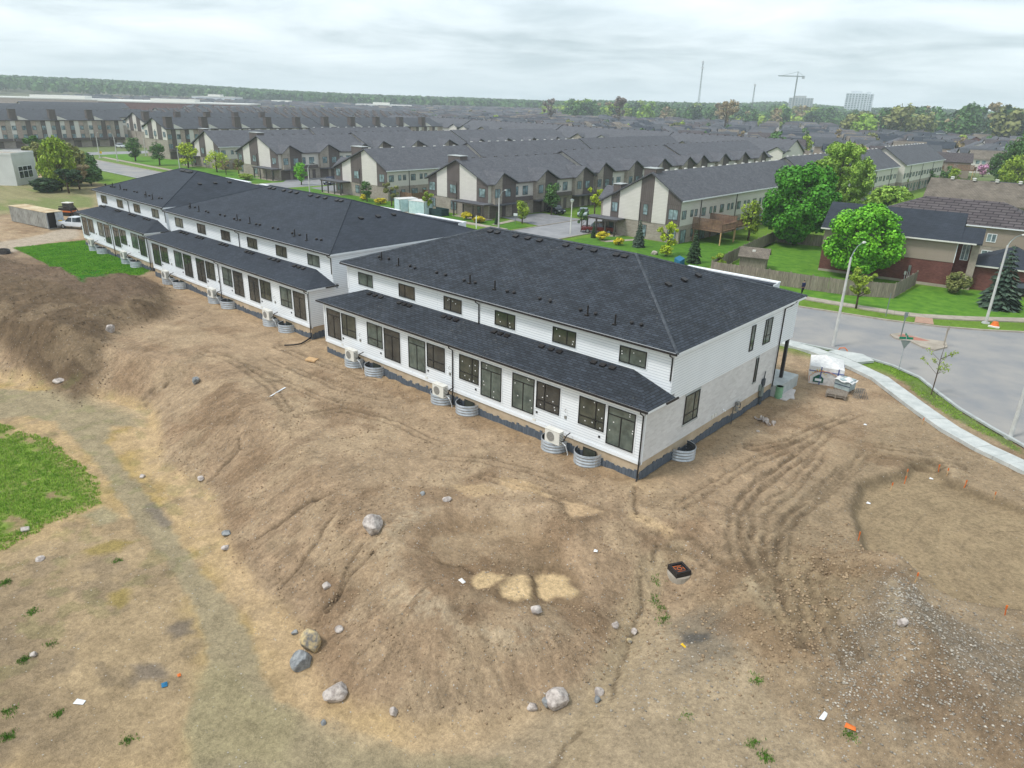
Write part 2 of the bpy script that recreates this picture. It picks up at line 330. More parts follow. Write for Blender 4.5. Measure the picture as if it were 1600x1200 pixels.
def h0(X, Y):
    X = np.asarray(X, float); Y = np.asarray(Y, float)
    d = poly_sd(X, Y, PLAT)
    drop = 2.8-1.5*ss((X-4)/6)
    drop = drop*(1-ss((Y-28)/10))
    w = 5.6-2.2*ss((-30-X)/10)
    h = -drop*(1-np.clip(d/w, 0, 1)**.85*1.0)
    h = np.where(d <= 0, -drop, h)
    # apron of the slope on the low side stays gently uneven
    dc = poly_sd(X, Y, CRATER); h = h-.72*ss((dc+.4)/2.4)+.14*np.exp(-((dc+.9)/.9)**2)
    dp = poly_sd(X, Y, PAD); h = h-.42*ss((dp+.25)/.7)+.12*np.exp(-((dp+.6)/.5)**2)
    dh = poly_sd(X, Y, HEAP); h = h+(1.2+.5*fbm(X, Y, .12, 3, 5))*ss((dh+.5)/4.5)
    gd, _ = _seg(X, Y, [(13.6, .2), (14.4, -1.8), (15.4, -4.4)], False); h = h+1.25*np.exp(-(gd/1.35)**2); g = np.hypot((X-17)/3.4, (Y+4.2)/3.6); h = h+.75*np.exp(-(g**2)*1.1)
    g = np.hypot((X-22)/3.5, (Y+3.5)/4); h = h+.9*np.exp(-g**2)
    # right of the channel: hummock of clods
    g = np.hypot((X-10.6)/1.7, (Y+4.6)/3); h = h+.35*np.exp(-g**2)
    g = np.hypot((X-12.0)/1.3, (Y-.2)/1.5); h = h+.4*np.exp(-g**2)
    return h
def G(px, py, it=14):
    z = 0.0
    for _ in range(it):
        x, y = PZ(px, py, z); z = .5*z+.5*float(h0(x, y)) if _ < it-2 else float(h0(x, y))
    return (x, y)
def GL(L): return [G(*p) for p in L]
# drawn ruts and cracks: survey points -> world lines
CRACKS = [GL(l) for l in [
 [(520, 766), (495, 778), (480, 783), (455, 800), (430, 820), (400, 840)],
 [(524, 800), (510, 818), (500, 838), (485, 858), (470, 880), (450, 903), (440, 915)],
 [(567, 845), (555, 862), (545, 880), (535, 900), (532, 920), (518, 935), (505, 948)],
 [(585, 858), (568, 875), (545, 900), (533, 918), (520, 938), (512, 950)],
 [(270, 572), (250, 600), (222, 622)], [(268, 588), (252, 610), (228, 632)], [(330, 480), (315, 492), (300, 498)],
 [(375, 685), (374, 700), (350, 725), (325, 750)], [(740, 895), (722, 885), (690, 880)],
 [(262, 632), (245, 643)], [(1000, 880), (1003, 940), (985, 1000), (962, 1060), (955, 1090)],
 [(905, 1140), (880, 1165), (868, 1200)], [(993, 762), (994, 805)], [(1025, 850), (1022, 880)]]]
STREAM = GL([(1060, 860), (1012, 885), (1006, 935), (985, 985), (955, 1060), (925, 1120), (890, 1200)])
RUTS = [GL(l) for l in [
 [(1300, 670), (1280, 690), (1240, 720), (1190, 750), (1160, 785), (1165, 835), (1190, 880), (1215, 930)],
 [(1330, 725), (1300, 752), (1268, 780), (1235, 810), (1222, 850), (1225, 900), (1240, 950), (1265, 1000)],
 [(1265, 705), (1225, 730), (1180, 765), (1150, 800), (1148, 850), (1165, 890)],
 [(1360, 700), (1320, 745), (1285, 775), (1250, 800), (1210, 835), (1200, 880)],
 [(1350, 640), (1290, 665), (1230, 690), (1170, 700)], [(1340, 690), (1420, 705), (1500, 715)], [(1340, 703), (1420, 720), (1500, 728)],
 [(1290, 700), (1240, 760), (1190, 800), (1180, 860), (1205, 930), (1250, 1000)], [(1310, 860), (1275, 900), (1290, 960), (1330, 1030)], [(1050, 800), (1110, 760), (1180, 720), (1260, 690)], [(990, 830), (1080, 850), (1130, 890)],
 [(640, 600), (560, 590), (480, 560), (430, 540)], [(620, 625), (540, 610), (470, 580), (420, 560)], [(560, 640), (500, 620), (430, 590), (380, 570)],
 [(300, 545), (360, 560), (420, 600), (450, 640)], [(700, 700), (620, 660), (540, 640), (470, 650)],
 [(900, 760), (850, 740), (760, 720), (690, 715)], [(920, 800), (850, 770), (760, 745)]]]
PUDD = [GL(l) for l in [
 [(785, 912), (798, 899), (815, 893), (832, 903), (834, 925), (829, 940), (805, 939), (784, 930)],
 [(834, 893), (850, 887), (880, 891), (891, 901), (903, 928), (897, 935), (850, 936), (838, 915)],
 [(735, 900), (758, 894), (784, 897), (790, 903), (765, 916), (745, 915), (735, 908)],
 [(878, 783), (905, 786), (948, 800), (890, 808)]]]
PZS = [float(h0(*np.mean(p, 0)))-.03 for p in PUDD]
ROADP = [(-420, 41.3), (-120, 41.8), (-63, 40.8), (-30, 36.8), (-4, 33.1), (1.7, 33.7), (4.7, 33), (7.2, 31.5), (9.3, 28.7), (11.2, 26.4), (13.6, 24.2), (15.8, 22.4), (20, 18), (26, 8), (34, -8), (62, -8), (62, 76), (30, 74), (20, 62), (11.5, 54.2), (4.6, 49.6), (0, 48), (-8.7, 46.3), (-52, 52), (-420, 52)]
BLD = [(-31.4, 0, .2, 21), (-67.7, 1, -34.9, 22), (-92.2, 1.8, -70.3, 23)]
def hfull(X, Y, fine=True):
    X = np.asarray(X, float); Y = np.asarray(Y, float); h = h0(X, Y)
    site = (1-ss((Y-30)/5))*ss((X+130)/15)*ss((Y+60)/10)*(1-ss((X-60)/15))
    d = poly_sd(X, Y, PLAT); w = 5.6
    nb = np.minimum.reduce([np.maximum.reduce([b[0]-X, X-b[2], b[1]-Y, Y-b[3]]) for b in BLD]); away = ss((nb-.6)/2.5)
    slope = ss(d/1.2)*(1-ss((d-w*.9)/2.5))
    dt, al = seg_d(X, Y, PLAT)
    dw = d+.5*fbm(X, Y, .5, 2, 31)
    rill = ridged(al*1.0+.5*fbm(X, Y, .6, 2, 3), dw*.16, 1.3, 3, 11)
    rill2 = ridged(al+.2*fbm(X, Y, 1.5, 2, 3), dw*.3, 3.1, 2, 13)
    m = .10*fbm(X, Y, .35, 4, 21)*away+.07*fbm(X, Y, 1.3, 4, 22)*away+.045*(ridged(X, Y, 1.9, 3, 24)-.6)*away+.035*fbm(X, Y, 4.5, 3, 23)*(.35+.65*away)
    low = 1-ss((d+.5)/1.5)
    m = m*(1-.75*low)
    h = h+site*(m+slope*(-.16*(1-rill)-.07*(1-rill2)))
    dh = poly_sd(X, Y, HEAP); lump = ss((dh+1)/2.5)
    h = h+site*lump*(.42*ridged(X, Y, .55, 4, 41)+.22*fbm(X, Y, 1.6, 4, 42))
    g = np.exp(-np.hypot((X-11.5)/2.6, (Y+3.6)/4.2)**4)*site
    h = h+g*(.34*ridged(X, Y, .9, 4, 51)+.16*fbm(X, Y, 3.0, 3, 52)-.18)
    gp = np.exp(-np.hypot((X-16.5)/4.5, (Y+4)/5)**4)*site; h = h+gp*(.07*fbm(X, Y, 5, 3, 53)+.15*fbm(X, Y, 1.1, 2, 54))
    dp = poly_sd(X, Y, PAD); inp = ss((dp+.1)/.5); h = h*(1-inp)+(h0(X, Y)+.012*fbm(X, Y, 1.2, 2, 61))*inp
    for L in RUTS:
        dd, a = seg_d(X+.15*fbm(X, Y, .8, 2, 71), Y+.15*fbm(X, Y, .8, 2, 72), L)
        fade = ss(a/1.5)
        h = h-site*(.10*np.exp(-((dd-.3)/.11)**2)-.04*np.exp(-(dd/.13)**2)-.05*np.exp(-((dd-.56)/.12)**2))*fade*(.5+.8*vnoise(X*.5, Y*.5, 7))
        tread = (np.sin(a*14) > .1)*np.exp(-((dd-.3)/.2)**4); h = h-.018*tread*fade*site
    for L in CRACKS:
        dd, a = seg_d(X+.16*fbm(X, Y, 1.6, 3, 81), Y+.16*fbm(X, Y, 1.6, 3, 82), L)
        h = h-.17*np.exp(-(dd/.085)**2)*site
    dd, a = seg_d(X+.3*fbm(X, Y, .6, 2, 91), Y, STREAM); sm = np.exp(-(dd/1.1)**4)
    h = h*(1-sm*.5)+(h0(X, Y)-.14)*sm*.5
    for P, z in zip(PUDD, PZS):
        s_ = ss((poly_sd(X+.12*fbm(X, Y, 2, 2, 95), Y+.12*fbm(X, Y, 2, 2, 96), P)+.3)/.4); h = h*(1-s_)+z*s_
    rd = ss((poly_sd(X, Y, ROADP)+.3)/.3); h = h*(1-rd)-.1*rd
    h = h+.16*(1-away)*site*(.8+.5*fbm(X, Y, 1.2, 2, 99))
    # beyond the site: flat land, then a wooded rise on the left horizon and low hills elsewhere
    Rr = np.hypot(X-CAMP[0], Y-CAMP[1]); az = np.degrees(np.arctan2(Y-CAMP[1], X-CAMP[0]))
    far = ss((Rr-900)/900)
    h = h+far*(9+11*ss((az-140)/22)+6*fbm(X, Y, .0016, 2, 111)+14*np.exp(-((az-112.5)/3.5)**2)*ss((Rr-1500)/900)+9*np.exp(-((az-104)/2.5)**2)*ss((Rr-1500)/900))
    hole = np.maximum.reduce([X*0-9] + [np.minimum.reduce([X-b[0]-.3, b[2]-.3-X, Y-b[1]-.3, b[3]-.3-Y]) for b in BLD])
    return np.where(hole > 0, -.3, h)
def axis(lo, hi, segs):
    """segs: (from, to, step) fine ranges; grows geometrically outside"""
    out = []
    for a, b, s in segs: out += list(np.arange(a, b, s))
    out.append(segs[-1][1]); s = segs[-1][2]*1.2; x = out[-1]
    while x < hi: x += s; out.append(x); s *= 1.2
    s = segs[0][2]*1.2; x = out[0]; pre = []
    while x > lo: x -= s; pre.append(x); s *= 1.2
    return np.array(pre[::-1]+out)
AX = axis(-9000, 9000, [(-130, -60, .8), (-60, -28, .35), (-28, 22, .125), (22, 26, .4)])
AY = axis(-9000, 9000, [(-34, 16, .125), (16, 36, .4), (36, 100, 2)])
GX, GY = np.meshgrid(AX, AY); gx, gy = GX.ravel(), GY.ravel()
_near = (gx > -135) & (gx < 62) & (gy > -64) & (gy < 37)

gz = np.zeros(len(gx)); gz[_near] = hfull(gx[_near], gy[_near]); gz[~_near] = hfull(gx[~_near], gy[~_near])
print('ground verts', len(gx))
# colours ---------------------------------------------------------------
KA = 0.95
def C(*c): return np.array([v*KA for v in srgb(*c)])
col = np.zeros((len(gx), 4)); wx = gx+.5*fbm(gx, gy, .5, 4, 201); wy = gy+.5*fbm(gx, gy, .5, 4, 202)
wx2 = gx+.28*fbm(gx, gy, 1.8, 4, 203); wy2 = gy+.28*fbm(gx, gy, 1.8, 4, 204)
Rr = np.hypot(gx-CAMP[0], gy-CAMP[1])
site = (1-ss((gy-29)/3))*ss((gx+235)/40)*ss((gy+80)/20)*(1-ss((gx-50)/15))
base = C(166, 143, 116)[None, :]*(1+.20*fbm(gx, gy, .25, 4, 211)+.12*fbm(gx, gy, 1.4, 4, 212)+.10*fbm(gx, gy, 6, 2, 213))[:, None]
VN = [fbm(gx, gy, 1.1, 4, 301+i)+.5*fbm(gx, gy, 5, 2, 306+i) for i in range(3)]
def mixc(m, c, var=.12, seed=301):
    k = m > .003; mk = m[k][:, None]
    base[k] = base[k]*(1-mk)+c[None, :]*(1+var*VN[seed % 3][k])[:, None]*mk
def blob(P, c, soft=.8, amt=1., var=.12, seed=301, warp=1):
    sdv = poly_sd(wx if warp else wx2, wy if warp else wy2, P); mixc(ss(sdv/soft+.5)*amt, c, var, seed)
dpl = poly_sd(gx, gy, PLAT)
# yellow-ochre low ground outside the toe
lowm = 1-ss((poly_sd(wx, wy, PLAT)+.3)/1.2)
mixc(lowm*(1-ss((gx-3)/3)), C(182, 156, 118), .13, 311)
mixc(lowm*ss((gx-1)/4), C(168, 149, 122), .14, 312)
# ochre streaks by the track
och = ss((fbm(gx, gy, .45, 4, 321)+.05)/.3)*lowm*np.exp(-((poly_sd(gx, gy, PLAT)+2.2)/2.2)**2)*(1-ss((gx-1)/2)); mixc(och*.8, C(172, 147, 92), .1, 322)
# left plain: mottled brown
blob(GL([(0, 860), (120, 830), (240, 830), (300, 900), (320, 1000), (300, 1080), (290, 1200), (0, 1200), (-200, 1100)]), C(166, 145, 115), 2, .75, .2, 331)
blob(GL([(0, 900), (60, 900), (100, 980), (80, 1060), (160, 1120), (120, 1200), (-100, 1200), (-100, 900)]), C(140, 122, 98), 2, .6, .25, 333)
mixc(ss((fbm(gx, gy, .7, 4, 341)-.12)/.2)*lowm*ss((-5-gx)/3)*.5, C(134, 118, 97), .2, 342)
# grey-green track left by water
TR = GL([(-60, 600), (0, 607), (90, 612), (150, 622), (232, 645), (225, 668), (175, 665), (165, 690), (205, 745), (245, 790), (285, 850), (320, 900), (365, 950), (395, 1000), (410, 1060), (440, 1100), (520, 1125), (620, 1165), (800, 1185), (800, 1230), (300, 1230), (292, 1100), (320, 1060), (322, 1000), (300, 940), (262, 880), (228, 840), (195, 790), (160, 735), (125, 695), (85, 660), (40, 650), (-60, 660)])
blob(TR, C(157, 143, 115), .4, .97, .06, 351, 0)
blob(GL([(300, 1060), (340, 1040), (400, 1080), (470, 1130), (440, 1200), (300, 1200), (290, 1110)]), C(156, 146, 108), .9, .4, .08, 352)
blob(GL([(130, 805), (165, 790), (185, 800), (180, 815), (150, 825)]), C(160, 150, 120), .6, .8, .08, 353)
for P in ([(172, 925), (200, 918), (205, 935), (185, 952), (172, 940)], [(130, 862), (180, 842), (208, 845), (190, 860), (140, 870)]): blob(GL(P), C(150, 132, 70), .5, .7, .08, 354, 0)
for P in ([(225, 790), (240, 785), (268, 815), (262, 825), (245, 822)], [(260, 980), (300, 965), (300, 990), (270, 1000)], [(200, 1040), (250, 1035), (265, 1055), (215, 1065)]): blob(GL(P), C(118, 108, 98), .5, .75, .1, 355, 0)
# bright rim of the toe, darker brown slope
mixc(np.exp(-((poly_sd(wx2, wy2, PLAT)+.5)/.7)**2)*(1-ss((gx-4)/2))*.55, C(198, 170, 134), .1, 361)
slope = ss((dpl-.2)/1.0)*(1-ss((dpl-5.5)/3)); mixc(slope*.7*(1-ss((gx-5)/2)), C(156, 132, 106), .26, 362)
# crater bowl brown, pale crest
mixc(ss((poly_sd(wx, wy, CRATER)-.1)/1.2)*.7, C(138, 115, 89), .16, 371)
crest = np.exp(-((poly_sd(wx, wy, CRATER)+1.0)/.7)**2)*ss((-9-gy)/2)*(1-ss((gx-2.5)/2)); mixc(crest*.5*(fbm(gx, gy, 3, 3, 372) > -.15), C(190, 172, 145), .15, 373)
# right side: olive-grey dirt
mixc(ss((gx-5.5)/3)*(1-lowm)*.75, C(150, 131, 105), .18, 381)
gvm = np.exp(-(np.hypot((wx-17)/4.3, (wy+4)/4.6)**4)); mixc(gvm*.8, C(130, 117, 100), .24, 382)
blob(GL([(1045, 965), (1100, 950), (1160, 960), (1150, 1040), (1060, 1050)]), C(116, 108, 96), 1.2, .6, .2, 383)
blob(GL([(1060, 990), (1110, 985), (1110, 1000), (1070, 1008)]), C(70, 72, 74), .5, .7, .15, 384, 0)
mixc(np.exp(-(np.hypot((wx-11)/2.2, (wy+3)/3.6)**4))*.5, C(150, 131, 101), .22, 385)
for P in ([(1385, 920), (1400, 905), (1408, 950), (1400, 985), (1388, 960)], [(1160, 900), (1220, 925), (1200, 960)]): blob(GL(P), C(176, 160, 132), .6, .6, .1, 386, 0)
# stream bed
dd, a_ = seg_d(wx2, wy2, STREAM); mixc(np.exp(-(dd/.75)**4)*.75, C(167, 148, 119), .05, 391)
# pad
sdp = poly_sd(gx+.1*fbm(gx, gy, 2, 2, 5), gy+.1*fbm(gx, gy, 2, 2, 6), PAD)
inpad = ss((sdp+.3)/.5); mixc(ss((sdp+.2)/.5), C(156, 136, 107), .05, 401)
edge = np.exp(-((sdp-.05)/.32)**2); mixc(edge*.6, C(102, 89, 69), .2, 402)
cxy = G(1700, 930); rr_ = np.hypot(gx-cxy[0], gy-cxy[1])+.25*fbm(gx, gy, .7, 2, 403); ring = np.exp(-((np.mod(rr_, .62)-.31)/.045)**2)*ss((sdp-.4)/.6)*(fbm(gx, gy, .8, 3, 404) > -.12)
mixc(ring*.5, C(122, 106, 84), .1, 405)
ring2 = np.exp(-((np.mod(rr_+.2, 1.9)-.95)/.3)**2)*ss((sdp-.4)/.6); mixc(ring2*.35, C(160, 141, 111), .05, 406)
# dark topsoil heap
mh = ss((poly_sd(wx, wy, HEAP)+.4)/1.6); mixc(mh*.97, C(106, 89, 70), .3, 411)
mixc(mh*ss((fbm(gx, gy, .22, 3, 412)-.12)/.15)*.6, C(139, 120, 96), .15, 413)
blob(GL([(0, 385), (60, 395), (130, 440), (240, 430), (250, 470), (160, 480), (100, 450), (0, 430)]), C(112, 94, 78), 1.2, .7, .2, 414)
# damp / dark patches and pale compacted patches on the plateau
mixc(ss((fbm(gx, gy, .3, 4, 421)-.10)/.22)*(1-lowm)*(1-mh)*(1-inpad)*.5, C(128, 104, 80), .14, 422)
mixc(ss((fbm(gx+40, gy, .38, 4, 423)-.14)/.2)*(1-lowm)*(1-mh)*(1-inpad)*.35, C(184, 162, 132), .1, 424)
for L in RUTS:
    dd, a_ = seg_d(wx2, wy2, L); mixc((np.exp(-((dd-.3)/.14)**2)*(.4+.3*(np.sin(a_*14) > 0)))*ss(a_/1.5), C(106, 90, 71), .2, 431)
for L in CRACKS:
    dd, a_ = seg_d(gx+.16*fbm(gx, gy, 1.6, 3, 81), gy+.16*fbm(gx, gy, 1.6, 3, 82), L); mixc(np.exp(-(dd/.085)**2)*.7, C(86, 72, 56), .1, 441)
for i, P in enumerate(PUDD):
    s_ = poly_sd(gx+.26*fbm(gx, gy, 1.6, 4, 95), gy+.26*fbm(gx, gy, 1.6, 4, 96), P)
    mixc(np.exp(-((s_+.15)/.3)**2)*.4, C(118, 99, 76), .05, 450); mixc(ss((s_+.12)/.3), C(206, 178, 137) if i < 3 else C(190, 162, 128), .06, 451)
for P in ([(700, 760), (760, 757), (790, 770), (740, 778)], [(770, 745), (830, 752), (860, 775), (800, 765)], [(990, 800), (1060, 830), (1045, 838), (985, 808)]): blob(GL(P), C(196, 168, 130), .4, .6, .1, 452, 0)
# beside the foundation: ochre fill
nb = np.minimum.reduce([np.maximum.reduce([b[0]-gx, gx-b[2], b[1]-gy, gy-b[3]]) for b in BLD]); mixc(np.exp(-(np.maximum(nb, 0)/1.0)**2)*site*.5, C(172, 146, 112), .15, 461)
# gravel lane on the far left, weedy strip beyond
blob(GL([(-100, 395), (0, 378), (60, 368), (122, 352), (122, 372), (60, 382), (0, 400), (-100, 420)]), C(176, 162, 144), 1.2, .9, .06, 471)
blob(GL([(-100, 330), (0, 285), (140, 282), (160, 320), (100, 330), (0, 335), (-100, 360)]), C(140, 138, 98), 4, .8, .2, 472)
gm = ss((fbm(gx, gy, .18, 4, 473)+.02)/.2)*poly_sd(gx, gy, GL([(-300, 330), (0, 278), (150, 278), (150, 325), (0, 330), (-300, 380)])).clip(0, 1); mixc(gm*.6, C(104, 124, 62), .2, 474)
# lawn next to the third row, weeds bottom left, verge grass near the new sidewalk
LAWN_ = 0
LAWN = GL([(18, 387), (145, 374), (215, 397), (238, 412), (238, 424), (200, 434), (125, 444), (70, 412)])
mixc(ss((poly_sd(gx, gy, LAWN)+.1)/.5), C(52, 108, 26), .12, 481)
GL2 = GL([(-80, 640), (0, 663), (40, 675), (80, 690), (115, 715), (150, 750), (165, 785), (130, 800), (90, 815), (40, 838), (0, 860), (-80, 870)])
gmask = ss((poly_sd(wx, wy, GL2)+.2)/1.6); WEED = gmask*ss((fbm(gx, gy, .8, 4, 491)+.55)/.3)
mixc(gmask*.5, C(128, 116, 82), .2, 492); mixc(WEED*.85, C(112, 138, 54), .28, 493)
w2 = ss((fbm(gx, gy, 1.1, 3, 495)-.2)/.12)*lowm*ss((-12-gx-.3*gy-7)/3); mixc(w2*.22, C(112, 122, 66), .2, 496)
VERGE = [GL(l) for l in [[(1368, 566), (1400, 565), (1460, 605), (1500, 640), (1570, 680), (1600, 705), (1600, 712), (1560, 690), (1500, 660), (1440, 622), (1400, 590)], [(1308, 541), (1340, 545), (1346, 552), (1312, 548)]]]
for P in VERGE: mixc(ss((poly_sd(wx2, wy2, P)+.1)/.4)*.8, C(86, 116, 46), .22, 501)
# everything outside the site is turf, getting greyer with distance
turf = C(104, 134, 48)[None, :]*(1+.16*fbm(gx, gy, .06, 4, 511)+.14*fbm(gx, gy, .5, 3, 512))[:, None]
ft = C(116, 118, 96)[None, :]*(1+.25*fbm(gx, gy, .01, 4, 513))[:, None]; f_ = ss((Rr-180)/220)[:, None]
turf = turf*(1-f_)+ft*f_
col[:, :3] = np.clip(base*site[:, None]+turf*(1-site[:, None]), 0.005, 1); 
grav = np.clip(gvm*1.0+.35*np.exp(-(np.hypot((gx-9)/6, (gy+10)/3.5)**4))+.12*site*(dpl > 0)+.05*site, 0, 1)
grav *= 1-ss((sdp+.1)/.4); col[:, 3] = grav
nx_, ny_ = len(AX), len(AY); I = np.arange(nx_*ny_).reshape(ny_, nx_)
F = np.stack([I[:-1, :-1].ravel(), I[:-1, 1:].ravel(), I[1:, 1:].ravel(), I[1:, :-1].ravel()], 1)
gme = npmesh('ground', np.stack([gx, gy, gz], 1), F, [], True)
_d2, _al = seg_d(gx, gy, PLAT)
_hd = poly_sd(gx, gy, HEAP); _rm = ss((dpl-.1)/.8)*(1-ss((dpl-7)/3))*site*ss((gy+60)/10)*(1-ss((gx-7)/3))
_c = poly_sd(gx, gy, CRATER); _rm = np.maximum(_rm*(1-ss((_c+.5)/1)), .0)
ra = gme.attributes.new('Rill', 'FLOAT_VECTOR', 'POINT'); ra.data.foreach_set('vector', np.stack([_al, dpl, _rm], 1).astype(np.float32).ravel())
ca = gme.color_attributes.new('Col', 'FLOAT_COLOR', 'POINT'); ca.data.foreach_set('color', col.astype(np.float32).ravel())
m, t, p = _nodes('soil_and_turf'); n = t.nodes.new; l = t.links.new
p.inputs['Roughness'].default_value = .95; p.inputs['Specular IOR Level'].default_value = .12
at = n('ShaderNodeAttribute'); at.attribute_name = 'Col'; geo = n('ShaderNodeNewGeometry')
def tnoise(sc, det=5, ro=.6):
    q = n('ShaderNodeTexNoise'); q.inputs['Scale'].default_value = sc; q.inputs['Detail'].default_value = det; q.inputs['Roughness'].default_value = ro; l(geo.outputs['Position'], q.inputs['Vector']); return q.outputs[0]
def mr(s, a, b, c_, d_):
    q = n('ShaderNodeMapRange'); l(s, q.inputs[0]); [setattr(q.inputs[i+1], 'default_value', v) for i, v in enumerate((a, b, c_, d_))]; return q.outputs[0]
def mm(op, a, b):
    q = n('ShaderNodeMath'); q.operation = op
    for i, v in enumerate((a, b)):
        if isinstance(v, (int, float)): q.inputs[i].default_value = v
        else: l(v, q.inputs[i])
    return q.outputs[0]
hs = n('ShaderNodeHueSaturation'); l(at.outputs['Color'], hs.inputs['Color'])
ra = n('ShaderNodeAttribute'); ra.attribute_name = 'Rill'; rs = n('ShaderNodeSeparateXYZ'); l(ra.outputs['Vector'], rs.inputs[0])
wob = mm('MULTIPLY', mm('SUBTRACT', tnoise(1.3, 3), .5), 1.1)
rc = n('ShaderNodeCombineXYZ'); l(mm('MULTIPLY', mm('ADD', rs.outputs[0], wob), 3.4), rc.inputs[0]); l(mm('MULTIPLY', rs.outputs[1], .55), rc.inputs[1])
rn = n('ShaderNodeTexNoise'); rn.inputs['Scale'].default_value = 1.0; rn.inputs['Detail'].default_value = 6; rn.inputs['Roughness'].default_value = .62; l(rc.outputs[0], rn.inputs['Vector'])
fine = tnoise(5.5, 10, .78); finer = tnoise(26, 5, .7); big = tnoise(1.1, 5, .6)
vv = mm('MULTIPLY', mr(fine, .33, .67, .66, 1.34), mr(finer, .3, .7, .76, 1.24)); vv = mm('MULTIPLY', vv, mr(big, .35, .65, .86, 1.12))  # wide tone range puts the micro-shadow of crumbs into the soil colour
rl = mr(rn.outputs[0], .36, .60, .80, 1.08); rl = mm('ADD', mm('MULTIPLY', rl, rs.outputs[2]), mm('SUBTRACT', 1.0, rs.outputs[2]))  # rill troughs darkened in the colour as groove shade
# crevice shade between clods, painted as thin dark lines
ve = n('ShaderNodeTexVoronoi'); ve.feature = 'DISTANCE_TO_EDGE'; ve.inputs['Scale'].default_value = 2.6; wv = n('ShaderNodeMix'); wv.data_type = 'VECTOR'; wv.inputs[0].default_value = .22; l(geo.outputs['Position'], wv.inputs[4])
nw = n('ShaderNodeTexNoise'); nw.inputs['Scale'].default_value = 1.6; nw.inputs['Detail'].default_value = 6; l(geo.outputs['Position'], nw.inputs['Vector']); vm = n('ShaderNodeVectorMath'); vm.operation = 'SCALE'; vm.inputs['Scale'].default_value = 6; l(nw.outputs['Color'], vm.inputs[0]); vs_ = n('ShaderNodeVectorMath'); vs_.operation = 'ADD'; l(geo.outputs['Position'], vs_.inputs[0]); l(vm.outputs[0], vs_.inputs[1]); l(vs_.outputs[0], ve.inputs['Vector'])
ck = mm('MULTIPLY', mm('LESS_THAN', ve.outputs['Distance'], .035), mm('GREATER_THAN', tnoise(.7, 4), .53)); ck = mm('SUBTRACT', 1.0, mm('MULTIPLY', ck, .28))
l(mm('MULTIPLY', mm('MULTIPLY', vv, rl), ck), hs.inputs['Value'])
vo = n('ShaderNodeTexVoronoi'); vo.inputs['Scale'].default_value = 9; l(geo.outputs['Position'], vo.inputs['Vector'])
sx = n('ShaderNodeSeparateColor'); l(vo.outputs['Color'], sx.inputs[0])
st = mm('MULTIPLY', mm('LESS_THAN', vo.outputs['Distance'], mr(sx.outputs[0], 0, 1, .05, .34)), mm('LESS_THAN', sx.outputs[1], mm('ADD', mm('MULTIPLY', at.outputs['Alpha'], .75), .02)))
x = n('ShaderNodeMix'); x.data_type = 'RGBA'; l(mm('MULTIPLY', st, .75), x.inputs[0]); l(hs.outputs[0], x.inputs[6])
c2 = n('ShaderNodeValToRGB'); l(sx.outputs[2], c2.inputs[0]); c2.color_ramp.elements[0].color = (*srgb(126, 120, 112), 1); c2.color_ramp.elements[1].color = (*srgb(200, 196, 190), 1); l(c2.outputs[0], x.inputs[7])
l(x.outputs[2], p.inputs['Base Color'])
bp = n('ShaderNodeBump'); bp.inputs['Distance'].default_value = .10; l(mm('ADD', mm('ADD', mm('MULTIPLY', fine, .75), mm('MULTIPLY', finer, .26)), mm('ADD', mm('MULTIPLY', mm('MULTIPLY', rn.outputs[0], rs.outputs[2]), .75), mm('MULTIPLY', st, .12))), bp.inputs['Height']); l(bp.outputs[0], p.inputs['Normal'])
gme.materials.append(m)
tag(link('ground', gme), 'bare brown building plot ground running into turf and open land', 'ground', kind='structure')
def gh(x, y):
    if x < -150 or x > 75 or y > 36.5 or y < -70:
        r_ = math.hypot(x-CAMP[0], y-CAMP[1])
        if r_ < 890: return 0.0
        az = math.degrees(math.atan2(y-CAMP[1], x-CAMP[0])); far = float(ss((r_-900)/900)); fb = float(fbm(np.array([x]), np.array([y]), .0016, 2, 111)[0]); k2 = float(ss((r_-1500)/900))
        return far*(9+11*float(ss((az-140)/22))+6*fb+14*math.exp(-((az-112.5)/3.5)**2)*k2+9*math.exp(-((az-104)/2.5)**2)*k2)
    return float(hfull(np.array([x]), np.array([y]))[0])
# ------------------------------------------------------------ windows (frame > panes), faces local -Y, origin at lower left outer corner
_wc = {}
def _bars(kind, w, h):
    if kind == 'slider': return [('v', w*.62, 0, h)], [(0, 0, w*.62, h), (w*.62, 0, w, h)]
    if kind == 'slider2': return [('v', w*.38, 0, h)], [(0, 0, w*.38, h), (w*.38, 0, w, h)]
    if kind == 'lower': return [('v', w*.66, 0, h), ('h', h*.32, 0, w)], [(0, 0, w*.66, h*.32), (w*.66, 0, w, h*.32), (0, h*.32, w*.66, h), (w*.66, h*.32, w, h)]
    if kind == 'lower2': return [('v', w*.36, 0, h), ('h', h*.32, 0, w)], [(0, 0, w*.36, h*.32), (w*.36, 0, w, h*.32), (0, h*.32, w*.36, h), (w*.36, h*.32, w, h)]
    if kind == 'patio': return [('h', h*.80, 0, w), ('v', w*.5, 0, h*.80)], [(0, 0, w*.5, h*.8), (w*.5, 0, w, h*.8), (0, h*.8, w, h)]
    if kind == 'tall': return [('h', h*.3, 0, w)], [(0, 0, w, h*.3), (0, h*.3, w, h)]
    if kind == 'double': return [('v', w*.5, 0, h)], [(0, 0, w*.5, h), (w*.5, 0, w, h)]
    if kind == 'grid': return [('v', w*.33, 0, h), ('v', w*.66, 0, h), ('h', h*.6, 0, w)], [(0, 0, w*.33, h*.6), (w*.33, 0, w*.66, h*.6), (w*.66, 0, w, h*.6), (0, h*.6, w*.33, h), (w*.33, h*.6, w*.66, h), (w*.66, h*.6, w, h)]
    return [], [(0, 0, w, h)]
